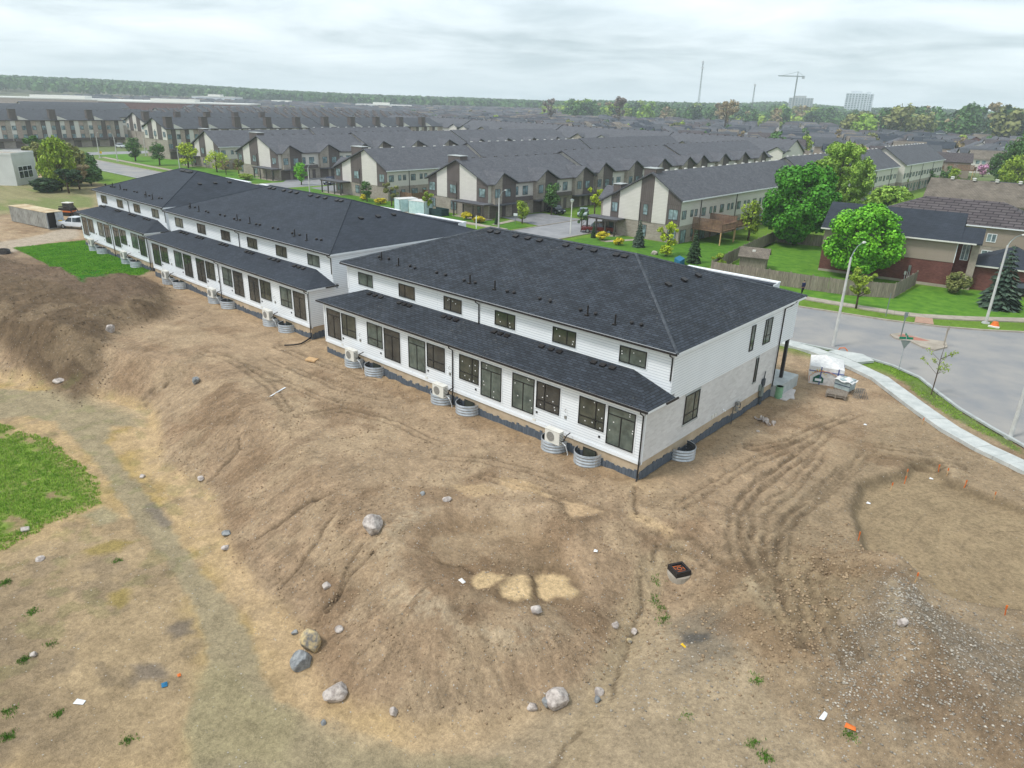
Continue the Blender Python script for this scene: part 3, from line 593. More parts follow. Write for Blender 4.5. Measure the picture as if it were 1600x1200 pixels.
def window(parent, loc, rz, w, h, kind='slider', glass=None, frame=None, name='window', stick=False, panes=True, b=.055):
    glass = glass or m_glass; frame = frame or m_blackframe; key = (round(w, 2), round(h, 2), kind, frame.name, name)
    bars, rects = _bars(kind, w, h)
    if key not in _wc:
        f = MB(); f.box(0, -.06, 0, b, .0, h, frame); f.box(w-b, -.06, 0, w, 0, h, frame); f.box(b, -.06, 0, w-b, 0, b, frame); f.box(b, -.06, h-b, w-b, 0, h, frame)
        for t_, c, a, e_ in bars:
            if t_ == 'v': f.box(c-b*.55, -.052, max(a, b), c+b*.55, 0, min(e_, h-b), frame)
            else: f.box(max(a, b), -.047, c-b*.5, min(e_, w-b), 0, c+b*.5, frame)
        _wc[key] = f.mesh(name)
    o = link(name, _wc[key], parent, loc, rz)
    if panes:
        for (x0, z0, x1, z1) in rects:
            k2 = ('p', round(x1-x0, 2), round(z1-z0, 2), glass.name)
            if k2 not in _wc:
                q = MB(); q.box(.02, -.025, .02, x1-x0-.02, -.004, z1-z0-.02, glass); _wc[k2] = q.mesh('pane')
            link('pane', _wc[k2], o, (x0, 0, z0))
    else:
        k2 = ('p', round(w, 2), round(h, 2), glass.name)
        if k2 not in _wc:
            q = MB(); q.box(.02, -.025, .02, w-.02, -.004, h-.02, glass); _wc[k2] = q.mesh('pane')
        link('pane', _wc[k2], o)
    if stick:
        s = MB(); r_ = random.Random(int(loc[0]*100))
        for (x0, z0, x1, z1) in rects:
            for _ in range(2 if (x1-x0)*(z1-z0) > .5 else 1):
                x = r_.uniform(x0+.12, x1-.12); z = r_.uniform(z0+.1, z1-.12); s.box(x-.035, -.032, z-.035, x+.035, -.0255, z+.035, m_sticker)
        s.obj('sticker', o, kind='stuff')
    return o
def well_mesh(r=.88, h=.98):
    b = MB(); n = 14; rows = 10
    for side, mt in ((1, m_galv), (0, m_galvdark)):
        vs = []; 
        for j in range(rows+1):
            z = h*j/rows; rr = r*(1+.022*(1 if j % 2 else -1))-(0 if side else .03)
            prof = [(-r*1.0, 0)]+[(-rr*math.cos(math.pi*i/n), -rr*math.sin(math.pi*i/n)*1.05-.08) for i in range(n+1)]+[(r*1.0, 0)]
            vs += [(x, y, z) for x, y in prof]
        k = n+3; fs = []
        for j in range(rows):
            for i in range(k-1):
                q = (j*k+i, j*k+i+1, (j+1)*k+i+1, (j+1)*k+i); fs.append(q if side else q[::-1])
        b.add(vs, fs, mt)
    # rolled rim
    pts = [(-r, -.02, h)]+[(-r*math.cos(math.pi*i/n), -r*math.sin(math.pi*i/n)*1.05-.08, h) for i in range(n+1)]+[(r, -.02, h)]
    b.tube(pts, .022, m_galv, 5); return b.mesh('window_well')
_well = None
def window_well(parent, loc, rz=0, h=.8):
    global _well
    if _well is None: _well = well_mesh()
    return link('window_well', _well, parent, loc, rz)
def heat_pump(loc, label, rz=0, group='outdoor heat pumps along the back of the new rowhouses'):
    t = thing('heat_pump', label, 'heat pump', loc, rz, group); t.scale = (1.18, 1.18, 1.25)
    b = MB(); b.box(-.48, -.18, 0, .48, .18, .68, m_acwhite); b.box(-.5, -.2, .68, .5, .2, .705, m_acwhite); b.obj('casing', t)
    g = MB(); 
    g.cyl(0, 0, 0, .02, .25, .25, m_acgrille, 20); g.T = None
    me = g.mesh('fan_grille'); o = link('fan_grille', me, t, (-.1, -.181, .34)); o.rotation_euler = (R(90), 0, 0)
    v = MB()
    for i in range(6): v.box(.481, -.15, .08+.09*i, .49, .15, .12+.09*i, m_acgrille)
    v.obj('side_louvre', t)
    k = MB()
    for s in (-.3, .3): k.box(s-.02, -.2, -.05, s+.02, .5, -.002, m_galv); k.box(s-.02, .46, -.4, s+.02, .5, -.05, m_galv)
    k.obj('bracket', t, kind='stuff')
    p = MB(); p.tube([(.5, 0, .2), (.62, .02, .22), (.66, .2, .5), (.66, .5, .55)], .03, m_black, 6); p.tube([(.5, .06, .12), (.7, .1, .0), (.72, .3, -.5), (.72, .3, -.9)], .028, m_whitetrim, 6); p.obj('line_set', t)
    return t
# ------------------------------------------------------------ the new white rowhouses
WD = 20.72; YU = 2.57; ZF = 1.24; ZLE = 4.75; ZLR = 5.68; ZUE = 7.52; ZRI = 10.6; ZSB = 4.3
def hiproof(b, x0, x1, y0, y1, ze, xr0, xr1, yr, zr, m):
    a = [(x0, y0, ze), (x1, y0, ze), (x1, y1, ze), (x0, y1, ze), (xr0, yr, zr), (xr1, yr, zr)]
    b.add(a, [(0, 1, 5, 4), (1, 2, 5), (2, 3, 4, 5), (3, 0, 4)], m)
VENT_A = [(-22.2, 10.5), (-21.4, 10.5), (-19.4, 10.5), (-18.1, 10.5), (-16.9, 10.5), (-14.3, 10.5), (-13, 10.5), (-11.7, 10.5), (-9.7, 10.5), (-9, 10.5)]
PIPE_A = [(-28.1, 3.8), (-25.7, 3.6), (-17.7, 3.7), (-15.2, 3.7), (-6.9, 3.5), (-4.65, 3.3)]
SMALL_A = [(-28.6, 3.95), (-27.4, 4.0), (-24.5, 3.8), (-23.8, 3.7), (-21.4, 3.8), (-20.4, 3.8), (-18.3, 3.7), (-17.2, 3.75), (-14, 3.7), (-13.4, 3.75), (-11.1, 3.8), (-10.2, 3.8), (-7.6, 3.7), (-6.4, 3.7), (-3.7, 3.7), (-3.05, 3.75)]
LOWV = [-27.67, -26.95, -26.2, -23.9, -23.3, -22.7, -18.8, -18.2, -17.5, -13.7, -13.1, -12.5, -9.4, -8.6, -7.9, -5.2, -4.5, -3.8]
def new_row(label, xr, y0, nu, L, idx, shingle, brickside):
    t = thing('white_rowhouse', label, 'rowhouse', (xr, y0, 0)); s = L/nu/5.2; X0 = -L
    # walls
    side = m_lightbrick if brickside else m_siding
    b = MB(); b.box(X0, .10, ZF, 0, YU+.3, ZLE-.02, side); b.obj('side_wall', t)
    b = MB(); b.box(X0+.02, 0, ZF-.04, -.02, .098, ZLE-.02, m_siding); b.obj('rear_siding', t)
    b = MB(); b.box(X0, YU+.302, ZF, 0, 18.4, ZSB-.002, side); b.obj('brick_wall' if brickside else 'ground_floor_wall', t)
    b = MB(); b.box(X0-.04, YU, ZLE-.0, .04, WD, ZUE-.17, m_siding); b.box(X0-.04, YU+.5, ZSB, .04, WD, ZLE-.002, m_siding); b.obj('upper_siding', t)
    b = MB(); b.box(X0+.06, .06, -.3, -.06, 18.34, ZF-.002, m_tancon); b.obj('foundation', t)
    # dimple membrane with torn top edge
    b = MB(); r_ = random.Random(idx); x = X0+.05
    while x < -.05:
        w_ = min(.2, -.05-x); zt = .62+.12*math.sin(x*.7)+r_.uniform(-.07, .08)+(.1 if r_.random() < .2 else 0); b.box(x, -.0, -.3, x+w_*.96, .058, zt, m_membrane); x += w_
    y = .1
    while y < 18.2: zt = .62+.1*math.sin(y*.8)+r_.uniform(-.07, .08); b.box(-.058, y, -.3, 0.0, y+.19, zt, m_membrane); b.box(X0, y, -.3, X0+.058, y+.19, zt, m_membrane); y += .2
    b.obj('foundation_membrane', t)
    # trim boards
    b = MB(); b.box(X0-.03, -.03, ZF-.1, 0.03, -.002, ZF+.12, m_whitetrim); b.box(X0-.03, -.03, 4.3, .03, -.002, 4.66, m_whitetrim)
    for xx in (X0-.03, -.12): b.box(xx, -.045, ZF+.12, xx+.15, -.003, 4.3, m_whitetrim)
    b.box(.001, -.03, ZF-.1, .03, .16, 4.66, m_whitetrim)
    b.box(X0-.06, YU-.03, 5.3, X0+.1, YU-.002, ZUE-.17, m_whitetrim); b.box(-.1, YU-.03, 5.3, .06, YU-.002, ZUE-.17, m_whitetrim)
    b.obj('trim_board', t)
    # roofs
    xa, xb = X0-.4, .4; ya, yb = YU-.4, WD+.4; yr = 11.1; D = 8.85
    b = MB(); hiproof(b, xa, xb, ya, yb, ZUE+.005, xa+D, xb-D, yr, ZRI, shingle); b.poly([(xa, ya, ZUE-.165), (xa, yb, ZUE-.165), (xb, yb, ZUE-.165), (xb, ya, ZUE-.165)], m_whitetrim); b.obj('upper_roof', t)
    b = MB()
    for (p_, q_) in (((xa, ya, ZUE), (xa+D, yr, ZRI)), ((xb, ya, ZUE), (xb-D, yr, ZRI)), ((xa+D, yr, ZRI), (xb-D, yr, ZRI)), ((xb, yb, ZUE), (xb-D, yr, ZRI)), ((xa, yb, ZUE), (xa+D, yr, ZRI))): b.tube([(p_[0], p_[1], p_[2]+.0), (q_[0], q_[1], q_[2]+.0)], .10 if brickside else .07, m_hipcap if brickside else shingle, 4)
    b.obj('hip_cap', t)
    b = MB(); b.box(xa, ya, ZUE-.16, xb, ya+.03, ZUE, m_whitetrim); b.box(xb-.03, ya+.03, ZUE-.16, xb, yb-.03, ZUE, m_whitetrim); b.box(xa, yb-.03, ZUE-.16, xb, yb, ZUE, m_whitetrim); b.box(xa, ya+.03, ZUE-.16, xa+.03, yb-.03, ZUE, m_whitetrim)
    b.obj('fascia', t)
    b = MB(); b.box(xa, ya-.11, ZUE-.13, xb, ya-.003, ZUE-.02, m_black); b.obj('gutter', t)
    xla, xlb = X0-.4, .4; yl = -.4; s2 = YU
    b = MB(); v = [(xla, yl, ZLE), (xlb, yl, ZLE), (xlb-YU-.4, s2+.0, ZLR), (xla+YU+.4, s2+.0, ZLR), (xlb, s2, ZLE), (xla, s2, ZLE)]
    b.add(v, [(0, 1, 2, 3), (1, 4, 2), (5, 0, 3)], shingle); b.poly([(xla, yl, ZLE-.15), (xla, YU, ZLE-.15), (xlb, YU, ZLE-.15), (xlb, yl, ZLE-.15)], m_whitetrim); b.obj('lower_roof', t)
    b = MB(); b.box(xla, yl, ZLE-.145, xlb, yl+.03, ZLE-.005, m_whitetrim); b.box(xlb-.03, yl+.031, ZLE-.145, xlb, YU, ZLE-.005, m_whitetrim); b.box(xla, yl+.031, ZLE-.145, xla+.03, YU, ZLE-.005, m_whitetrim); b.obj('fascia', t)
    b = MB(); b.box(xla, yl-.11, ZLE-.12, xlb, yl-.003, ZLE-.01, m_black); b.box(xlb+.001, yl+1.9, ZLE-.12, xlb+.09, YU+.25, ZLE-.01, m_black); b.obj('gutter', t)
    # downpipes
    dp = []
    for xm in (-L/2, -.05): dp += [[(xm, yl-.05, ZLE-.12), (xm, yl-.02, ZLE-.25), (xm, -.08, ZLE-.5), (xm, -.08, .32), (xm+.05, -.25, .18)], [(xm, ya-.05, ZUE-.12), (xm, ya, ZUE-.25), (xm, YU-.07, ZUE-.45), (xm, YU-.07, ZLR-.02)]]
    dp.append([(xb, 19.3, ZUE-.1), (.3, 18.6, ZUE-.3), (.1, 18.1, ZUE-.45), (.1, 18.1, 1.0)])
    for q in dp: b = MB(); b.tube(q, .045, m_black, 6); b.obj('downpipe', t)
    # windows
    for u in range(nu//2):
        xb_ = -u*10.4*s; st = brickside and u < 1
        gl = [m_glassg, m_glass, m_glass2, m_glassg] if brickside and u < 2 else [m_glass2, m_glassg, m_glass, m_glass2]
        st2 = brickside and u == 0 or (brickside and u == 1)
        for i, (a, w, z, h, kd) in enumerate([(-2.45, 1.9, 1.74, 2.42, 'patio'), (-4.55, 1.9, 2.35, 1.81, 'lower'), (-7.92, 1.9, 2.35, 1.81, 'lower2'), (-9.98, 1.88, 1.74, 2.42, 'patio')]):
            w_ = w; xx = xb_+(a+w/2)*s-w/2
            window(t, (xx, -.004, z), 0, w_, h, kd, gl[i], name='patio_door' if kd == 'patio' else 'window', stick=st2 and (u == 0 or i < 2))
            b = MB(); q = .09; b.box(xx-q, -.028, z-q, xx, -.001, z+h+q, m_whitetrim); b.box(xx+w_, -.028, z-q, xx+w_+q, -.001, z+h+q, m_whitetrim); b.box(xx, -.026, z+h, xx+w_, -.001, z+h+q, m_whitetrim); b.box(xx, -.026, z-q, xx+w_, -.001, z, m_whitetrim); b.obj('window_trim', t, kind='stuff')
        for j, a in enumerate((-2.71, -7.93)):
            xx = xb_+a*s-.95; window(t, (xx, YU-.004, 5.95), 0, 1.9, 1.02, 'slider2' if (u+j) % 2 == 0 else 'slider', [m_glassg, m_glass, m_glass2][(u+j) % 3], stick=st2)
            b = MB(); q = .08; b.box(xx-q, YU-.025, 5.95-q, xx, YU-.001, 6.97+q, m_whitetrim); b.box(xx+1.9, YU-.025, 5.95-q, xx+1.9+q, YU-.001, 6.97+q, m_whitetrim); b.obj('window_trim', t, kind='stuff')
        for a, ac in ((-6.15, 1), (-3.55, 0)):
            window_well(t, (xb_+a*s, -.02, -.12+.02*u), 0)
            b = MB(); b.box(-.5, -.02, .15, .5, .0, .82, m_blackframe); b.box(-.44, -.032, .2, .44, -.021, .77, m_glass); b.obj('basement_window', t, loc=(xb_+a*s, -.012, .1))
        # hose bib, meter box, vents on the wall
        b = MB(); b.box(-5.6*s, -.06, 2.3, -5.45*s, -.002, 2.5, m_acgrille); b.tube([(-5.5*s, -.05, 3.0), (-5.5*s, -.16, 2.9), (-5.42*s, -.16, 2.75)], .018, m_acgrille, 5); b.box(-3.0*s, -.05, 1.9, -2.88*s, -.002, 2.02, m_black); b.box(-7.9*s, -.05, 1.95, -7.78*s, -.002, 2.07, m_black); b.box(-8.15*s, -.04, 1.35, -7.9*s, -.031, 1.5, m_acwhite)
        b.obj('wall_fitting', t, loc=(xb_, 0, 0), kind='stuff')
    # roof vents, pipes
    vb = MB(); vb.box(-.2, -.17, -.02, .2, .17, .1, m_black); vb.box(-.23, -.2, .1, .23, .2, .14, m_black); vme = vb.mesh('roof_vent')
    sb = MB(); sb.cyl(0, 0, -.1, .14, .11, .11, m_black, 9); sb.cyl(0, 0, .14, .18, .14, .1, m_black, 9); sme = sb.mesh('vent_cap')
    pb = MB(); pb.box(-.14, -.16, -.06, .14, .16, .03, m_black); pb.cyl(0, 0, 0, .62, .055, .055, m_black, 8); pme = pb.mesh('vent_pipe')
    lb = MB(); lb.box(-.19, -.15, -.03, .19, .15, .07, m_black); lb.box(-.19, -.19, .07, .19, .15, .1, m_black); lme = lb.mesh('roof_vent')
    def rz_(y): return ZUE+(y-ya)*(ZRI-ZUE)/(yr-ya)
    def put(me, nm, x, y, tilt=True, z=None):
        if x < X0+.3: return
        o = link(nm, me, t, (x, y, z if z else rz_(y)))
        if tilt: o.rotation_euler = (math.atan((ZRI-ZUE)/(yr-ya)), 0, 0)
    ns = nu/6
    for x, y in VENT_A:
        xx = -L/2+(x+15.6)*s if nu == 6 else -L/2+(x+15.6)*.28
        if nu == 4 and x < -20: continue
        put(vme, 'roof_vent', xx, y)
    for x, y in PIPE_A: put(pme, 'vent_pipe', x*s, y, False)
    for x, y in SMALL_A: put(sme, 'vent_cap', x*s, y)
    for x in LOWV:
        x = x*s
        if x < X0: continue
        o = link('roof_vent', lme, t, (x, 2.12, 5.545)); o.rotation_euler = (math.atan(.313), 0, 0)
    for (x, y) in ((-4.75, 9.43), (-4.7, 11.48), (-4.71, 13.47)):
        o = link('roof_vent', vme, t, (x, y, 9.31+.02)); o.rotation_euler = (math.atan(.35), 0, R(90))
    # raised parapets on the street side
    for k in range(nu//2):
        xr_ = -1.7-10.4*s*k; b = MB(); b.box(xr_-7.6, WD-1.0, 7.4, xr_, WD+.1, 8.22, m_shingle2); b.box(xr_-7.7, WD-.35, 8.22, xr_+.08, WD+.18, 8.3, m_whitetrim); b.box(xr_+.001, WD-1.0, 7.3, xr_+.06, WD+.1, 8.215, m_whitetrim); b.box(xr_-7.6, WD+.101, 4.4, xr_, WD+.15, 8.2, m_siding); b.obj('parapet', t)
    # porch and post at the right end
    b = MB(); b.box(-2.6, 18.402, -.3, .55, 22.1, 1.02, m_concrete); b.obj('porch_slab', t)
    b = MB(); b.box(-.32, 20.35, 1.02, -.1, 20.6, ZSB-.001, m_black); b.obj('porch_post', t)
    for k in range(1, nu): b = MB(); b.box(-k*5.2*s-.1, 20.35, 0, -k*5.2*s+.12, 20.6, ZSB-.001, m_black); b.obj('porch_post', t)
    # side openings
    if brickside or True:
        for (ya_, yb_, za, zb, kd) in ((4.6, 6.36, 2.21, 4.12, 'lower'), (12.8, 13.38, 5.02, 6.85, 'tall'), (15.0, 16.16, 5.0, 6.84, 'lower2'), (14.5, 14.9, 2.3, 4.1, 'one')):
            if not brickside and idx > 1 and kd == 'one': continue
            window(t, ((.045 if za > 4.5 else .004), ya_, za), R(90), yb_-ya_, zb-za, kd, m_glassg)
            if za < 4: b = MB(); b.box(.001, ya_-.08, za-.12, .07, yb_+.08, za-.002, m_concrete); b.box(.001, ya_-.1, zb+.002, .03, yb_+.1, zb+.16, m_concrete); b.obj('stone_sill', t)
    if brickside:
        window_well(t, (.02, 4.6, -.12), R(90))
        b = MB(); b.box(.002, 16.0, .8, .2, 16.35, 1.5, m_steel); b.box(.002, 16.1, 1.55, .16, 16.5, 2.1, m_galvdark); b.box(.002, 15.75, 1.3, .14, 15.98, 1.75, m_steel)
        for yy in (16.1, 16.2, 16.3, 16.42): b.tube([(.1, yy, .9), (.1, yy, .2), (.3, yy-.1, -.1)], .03, m_galvdark, 6)
        b.tube([(.1, 16.3, 2.1), (.12, 16.3, 2.7)], .04, m_galvdark, 6); b.obj('electric_meter', t)
        b = MB(); b.cyl(.22, 11.9, .95, 1.25, .13, .13, m_acgrille, 10); b.tube([(.2, 11.4, .1), (.2, 11.4, 1.35), (.2, 11.9, 1.42), (.2, 12.5, 1.35), (.2, 12.5, 1.0), (.02, 12.5, 1.0)], .03, m_galvdark, 6); b.box(.05, 12.0, 1.3, .25, 12.3, 1.55, m_acgrille); b.obj('gas_meter', t)
        b = MB(); b.box(.002, 8.6, 1.35, .05, 8.85, 1.6, m_acwhite); b.box(.002, 9.0, 1.4, .05, 9.2, 1.6, m_acwhite); b.tube([(.0, 10.2, 1.5), (.2, 10.2, 1.45)], .05, m_whitetrim, 8); b.obj('wall_vent', t)
    return t
new_row('nearest new white rowhouse, brick end wall and stained black hip roof', 0, 0, 6, 31.2, 0, m_shingle, True)
new_row('middle one of the three new white rowhouses, long smooth black hip roof', -35.05, 1.07, 6, 32.55, 1, m_shingle2, False)
new_row('farthest and shortest new white rowhouse, four units wide beside the green lawn', -70.4, 1.87, 4, 21.65, 2, m_shingle2, False)
_acl = [(0, 0, 5.2, 'heat pump nearest the brick end wall of the near rowhouse'), (0, 1, 5.2, 'heat pump in the middle of the near rowhouse, beside its central black downpipe'), (0, 2, 5.2, 'heat pump at the far end of the near rowhouse')]
_acl += [(1, 0, 5.425, 'heat pump on the middle rowhouse nearest the black drain hose'), (1, 1, 5.425, 'heat pump at the centre of the middle rowhouse, next to its lower downpipe'), (1, 2, 5.425, 'heat pump on the middle rowhouse nearest the green lawn')]
_acl += [(2, 0, 5.41, 'heat pump of the farthest rowhouse over the near corner of the lawn'), (2, 1, 5.41, 'heat pump at the far end of the farthest rowhouse, near the white pickup')]
for i, u, un, lb in _acl:
    xr, y0 = ((0, 0), (-35.05, 1.07), (-70.4, 1.87))[i]; sc_ = un/5.2
    heat_pump((xr-(5.75+10.4*u)*sc_, y0-.78, .88), 'white '+lb)
# drain hose, sump lid, board
b = MB(); b.tube([(-35.1, 1.0, .35), (-35.0, .7, .28), (-34.7, .1, .24), (-34.4, -.5, .24), (-34.6, -1.1, .22), (-35.1, -1.7, .2)], .07, m_black, 8)
tag(b.obj('drain_hose', smooth=True), 'black corrugated drain hose curving from the corner downpipe of the middle rowhouse', 'hose')
# ------------------------------------------------------------ streets and walks
m_asphalt = mat('asphalt', tuple(v*1.0 for v in srgb(150, 150, 152)), tuple(v*1.0 for v in srgb(132, 132, 134)), scale=.35, rough=.9, bump=.004, bscale=20, detail=8)
m_asphalt2 = mat('dusty_asphalt', srgb(154, 150, 145), srgb(132, 133, 135), scale=.22, rough=.9, bump=.004, bscale=20, detail=8)
m_drive = mat('driveway_asphalt', tuple(v*1.0 for v in srgb(138, 138, 140)), tuple(v*1.0 for v in srgb(120, 120, 122)), scale=.6, rough=.9)
m_lawn = mat('mown_grass', tuple(v*1.0 for v in srgb(96, 138, 36)), tuple(v*1.0 for v in srgb(66, 112, 22)), scale=.8, rough=.95, bump=.04, bscale=9, detail=8)
m_lawnd = mat('vivid_grass', srgb(84, 126, 30), srgb(62, 104, 22), scale=1.0, rough=.95, bump=.04, bscale=9, detail=8)
def sheet(name, pts, z, m, label, cat=None, thick=None):
    b = MB(); n = len(pts); b.poly([(p[0], p[1], z) for p in pts], m) if not thick else b.prism(pts, z-thick, z, m)
    o = b.obj(name); o['kind'] = 'structure'; o['label'] = label; return o
def offs(pts, w):
    out = []
    for i, p in enumerate(pts):
        a = Vector(pts[max(i-1, 0)]); c = Vector(pts[min(i+1, len(pts)-1)]); d = (c-a).normalized(); out.append((p[0]-d.y*w, p[1]+d.x*w))
    return out
def ribbon(name, pts, w, z0, z1, m, label=None, drape=False, joint=0):
    """a band of slabs along a line, w wide to its left"""
    if joint:
        q = [pts[0]]
        for a, c in zip(pts[:-1], pts[1:]):
            L = math.hypot(c[0]-a[0], c[1]-a[1]); k = max(1, round(L/joint)); q += [(a[0]+(c[0]-a[0])*i/k, a[1]+(c[1]-a[1])*i/k) for i in range(1, k+1)]
        pts = q
    o2 = offs(pts, w); b = MB(); g = .012 if joint else 0
    for i in range(len(pts)-1):
        A, B_, C_, D_ = Vector(pts[i]), Vector(pts[i+1]), Vector(o2[i+1]), Vector(o2[i]); e = (B_-A).normalized()*g; f = (C_-D_).normalized()*g
        dz = .003*((i*7) % 3-1) if joint else 0
        vs = [(A.x+e.x, A.y+e.y), (B_.x-e.x, B_.y-e.y), (C_.x-f.x, C_.y-f.y), (D_.x+f.x, D_.y+f.y)]
        if w < 0: vs = vs[::-1]
        b.prism(vs, z0, z1+dz, m)
    o = b.obj(name); o['kind'] = 'structure'
    if label: o['label'] = label
    return o
FARC = [(-420, 52), (-262, 52), (-250, 52), (-190, 52), (-120, 53), (-80, 53.2), (-63.5, 53), (-52, 52), (-30, 49.2), (-8.7, 46.3), (0, 48.0), (4.6, 49.6), (8.2, 51.7), (11.5, 54.2), (20, 62), (30, 74)]
NEARC = [(-420, 41.5), (-191, 41.7), (-120, 42), (-63, 41), (-30, 37), (-4, 33.3), (1.7, 33.9), (4.7, 33.2), (7.2, 31.7), (9.3, 28.9), (11.2, 26.6), (13.6, 24.4), (15.8, 22.6), (20, 18), (26, 8), (34, -8)]
sheet('street', FARC+[(60, 74), (60, -8)]+NEARC[::-1], .03, m_asphalt2, 'grey asphalt street widening into the junction at right')
for nm, l, x0, x1, y1 in (('side_street', 'asphalt drive court between the two nearest townhouse rows', -62.5, -52.5, 192), ('side_street', 'asphalt drive court farther left between townhouse rows', -147, -136, 196), ('side_street', 'asphalt side street by the three storey rows', -262, -250, 330)):
    sheet(nm, [(x0, 51.4), (x1, 51.0), (x1, y1), (x0, y1)], .036, m_asphalt, l)
ribbon('kerb', FARC[:7], .25, 0, .15, m_oldconc, 'pale kerb on the far side of the street'); ribbon('kerb', FARC[7:], .25, 0, .15, m_oldconc, 'curved kerb of the street by the brick house')
ribbon('kerb', NEARC, -.25, 0, .14, m_concrete, 'kerb on the near side of the street')
for x in (-62.5, -52.5): ribbon('kerb', [(x, 54), (x, 100), (x, 190)], .2 if x == -62.5 else -.2, 0, .14, m_oldconc, 'kerb of the drive court')
fw = [(-240, 56.6), (-198, 55.8), (-150, 56.5), (-80, 57), (-64, 57.2)]
ribbon('sidewalk', fw, 1.5, 0, .12, m_oldconc, 'old concrete sidewalk before the townhouse gables', joint=1.8)
ribbon('sidewalk', [(-51, 54.6), (-30, 53.0), (-10.3, 50.0), (-6.8, 50.3), (-.3, 51.2), (2.6, 52.2), (6.4, 55.0), (10.5, 58.6), (20, 68)], 1.5, 0, .12, m_oldconc, 'old concrete sidewalk along the wooden fence', joint=1.5)
sheet('sidewalk', [(2.2, 49.3), (3.9, 49.9), (3.2, 52.4), (1.7, 51.8)], .125, mat('brick_ramp', srgb(176, 142, 122), srgb(160, 130, 112), scale=3, rough=.9), 'pinkish kerb ramp across the grass verge')
NW = [(-4.6, 32.8), (-1.7, 32.5), (1.0, 31.6), (3.0, 30.6), (5.3, 29.2), (7.6, 26.7), (9.9, 24.2), (12.0, 22.1), (14.2, 20.5), (16.3, 19.4), (20, 17), (26, 12)]
ribbon('new_sidewalk', NW, -1.45, .0, .26, m_newconc, 'new pale grey concrete sidewalk curving round the plot', joint=1.35)
sheet('new_sidewalk', [(.8, 31.75), (2.3, 31.05), (3.2, 32.6), (1.9, 33.75), (-.2, 33.2), (-.6, 32.2)], .275, m_newconc, 'new concrete kerb ramp', thick=.2)
ribbon('new_sidewalk', [(-34, 33.2), (-20, 34.0), (-4.6, 32.9)], -1.4, 0, .24, m_newconc, 'new sidewalk behind the near rowhouse', joint=1.5)
# lawns in front of the houses
for P, mt, lb in (([(-20, 54.6), (-10.2, 51.7), (-7, 52.0), (-.6, 52.9), (2, 53.8), (6, 56.6), (10, 60.2), (14, 66), (6, 72), (-2, 68.5), (-2.6, 58.8), (-11, 55.8)], m_lawn, 'mown lawn beside the brick house'),
                 ([(-24, 60), (-8, 57.5), (-3, 60), (-3.2, 68), (-14, 86), (-28, 84)], m_lawn, 'fenced back lawn behind the brick house'),
                 ([(-50.5, 57), (-38, 56), (-26, 55.6), (-27, 82), (-37, 80), (-37.6, 69), (-47.5, 68.4), (-50.6, 62)], m_lawnd, 'lawn under the first townhouse gable'),
                 ([(-100, 59), (-64, 59), (-63.6, 63.6), (-69, 66), (-73, 63), (-90.5, 63), (-100, 63)], m_lawnd, 'lawn round the second townhouse gable'),
                 ([(-250, 58.6), (-205, 58), (-200, 71), (-222, 71), (-240, 68), (-250, 68)], m_lawn, 'lawn by the three storey row'),
                 ([(-196, 58), (-150, 58.4), (-148, 70), (-183, 68), (-196, 66)], m_lawn, 'lawn before the left townhouse gables'),
                 ([(-134, 58.6), (-104, 59), (-101, 64), (-125, 64), (-134, 66)], m_lawnd, 'lawn before the third townhouse gable')):
    sheet('lawn', P, .05, mt, lb)
sheet('lawn', [(x_, y_) for x_, y_ in LAWN], .3, m_lawnd, 'vivid green sod beside the farthest new rowhouse') if False else None
for P, lb in (([(-62.6, 65.5), (-62.6, 78), (-72.8, 78), (-73.6, 67.5)], 'driveway of the second townhouse row'), ([(-147, 66), (-147, 84), (-152, 84), (-152, 70)], 'driveway of the fourth townhouse row'), ([(-120, 64.5), (-133, 64.5), (-136, 80), (-125, 80)], 'driveway left of the third row'), ([(-52.6, 68), (-52.6, 120), (-51.6, 120), (-51.6, 68)], 'strip of driveways behind the first row')):
    sheet('driveway', P, .06, m_drive, lb)
for a, c, w_ in (((-69.3, 60.0), (-70.5, 66.5), 1.3), ((-47.2, 62), (-44.5, 68), 1.4)):
    sheet('path', [(a[0], a[1]), (a[0]+w_, a[1]), (c[0]+w_, c[1]), (c[0], c[1])], .07, m_oldconc, 'short concrete front path')
# median island at the junction
b = MB(); pts = [(1.7, 42.6), (2.4, 41.7), (3.9, 41.6), (5.1, 40.6), (6.2, 40.5), (6.8, 42.4), (6.3, 44.1), (4.6, 43.6), (2.3, 44.0)]
b.prism(pts, .02, .17, m_oldconc); o = b.obj('median_kerb'); o['kind'] = 'structure'
sheet('median_paving', [(2.4, 42.5), (4.0, 42.2), (5.2, 43.0), (4.4, 43.3), (2.6, 43.6)], .176, mat('median_red_paver', srgb(176, 120, 104), srgb(158, 108, 94), scale=4), 'red pavers in the traffic island')
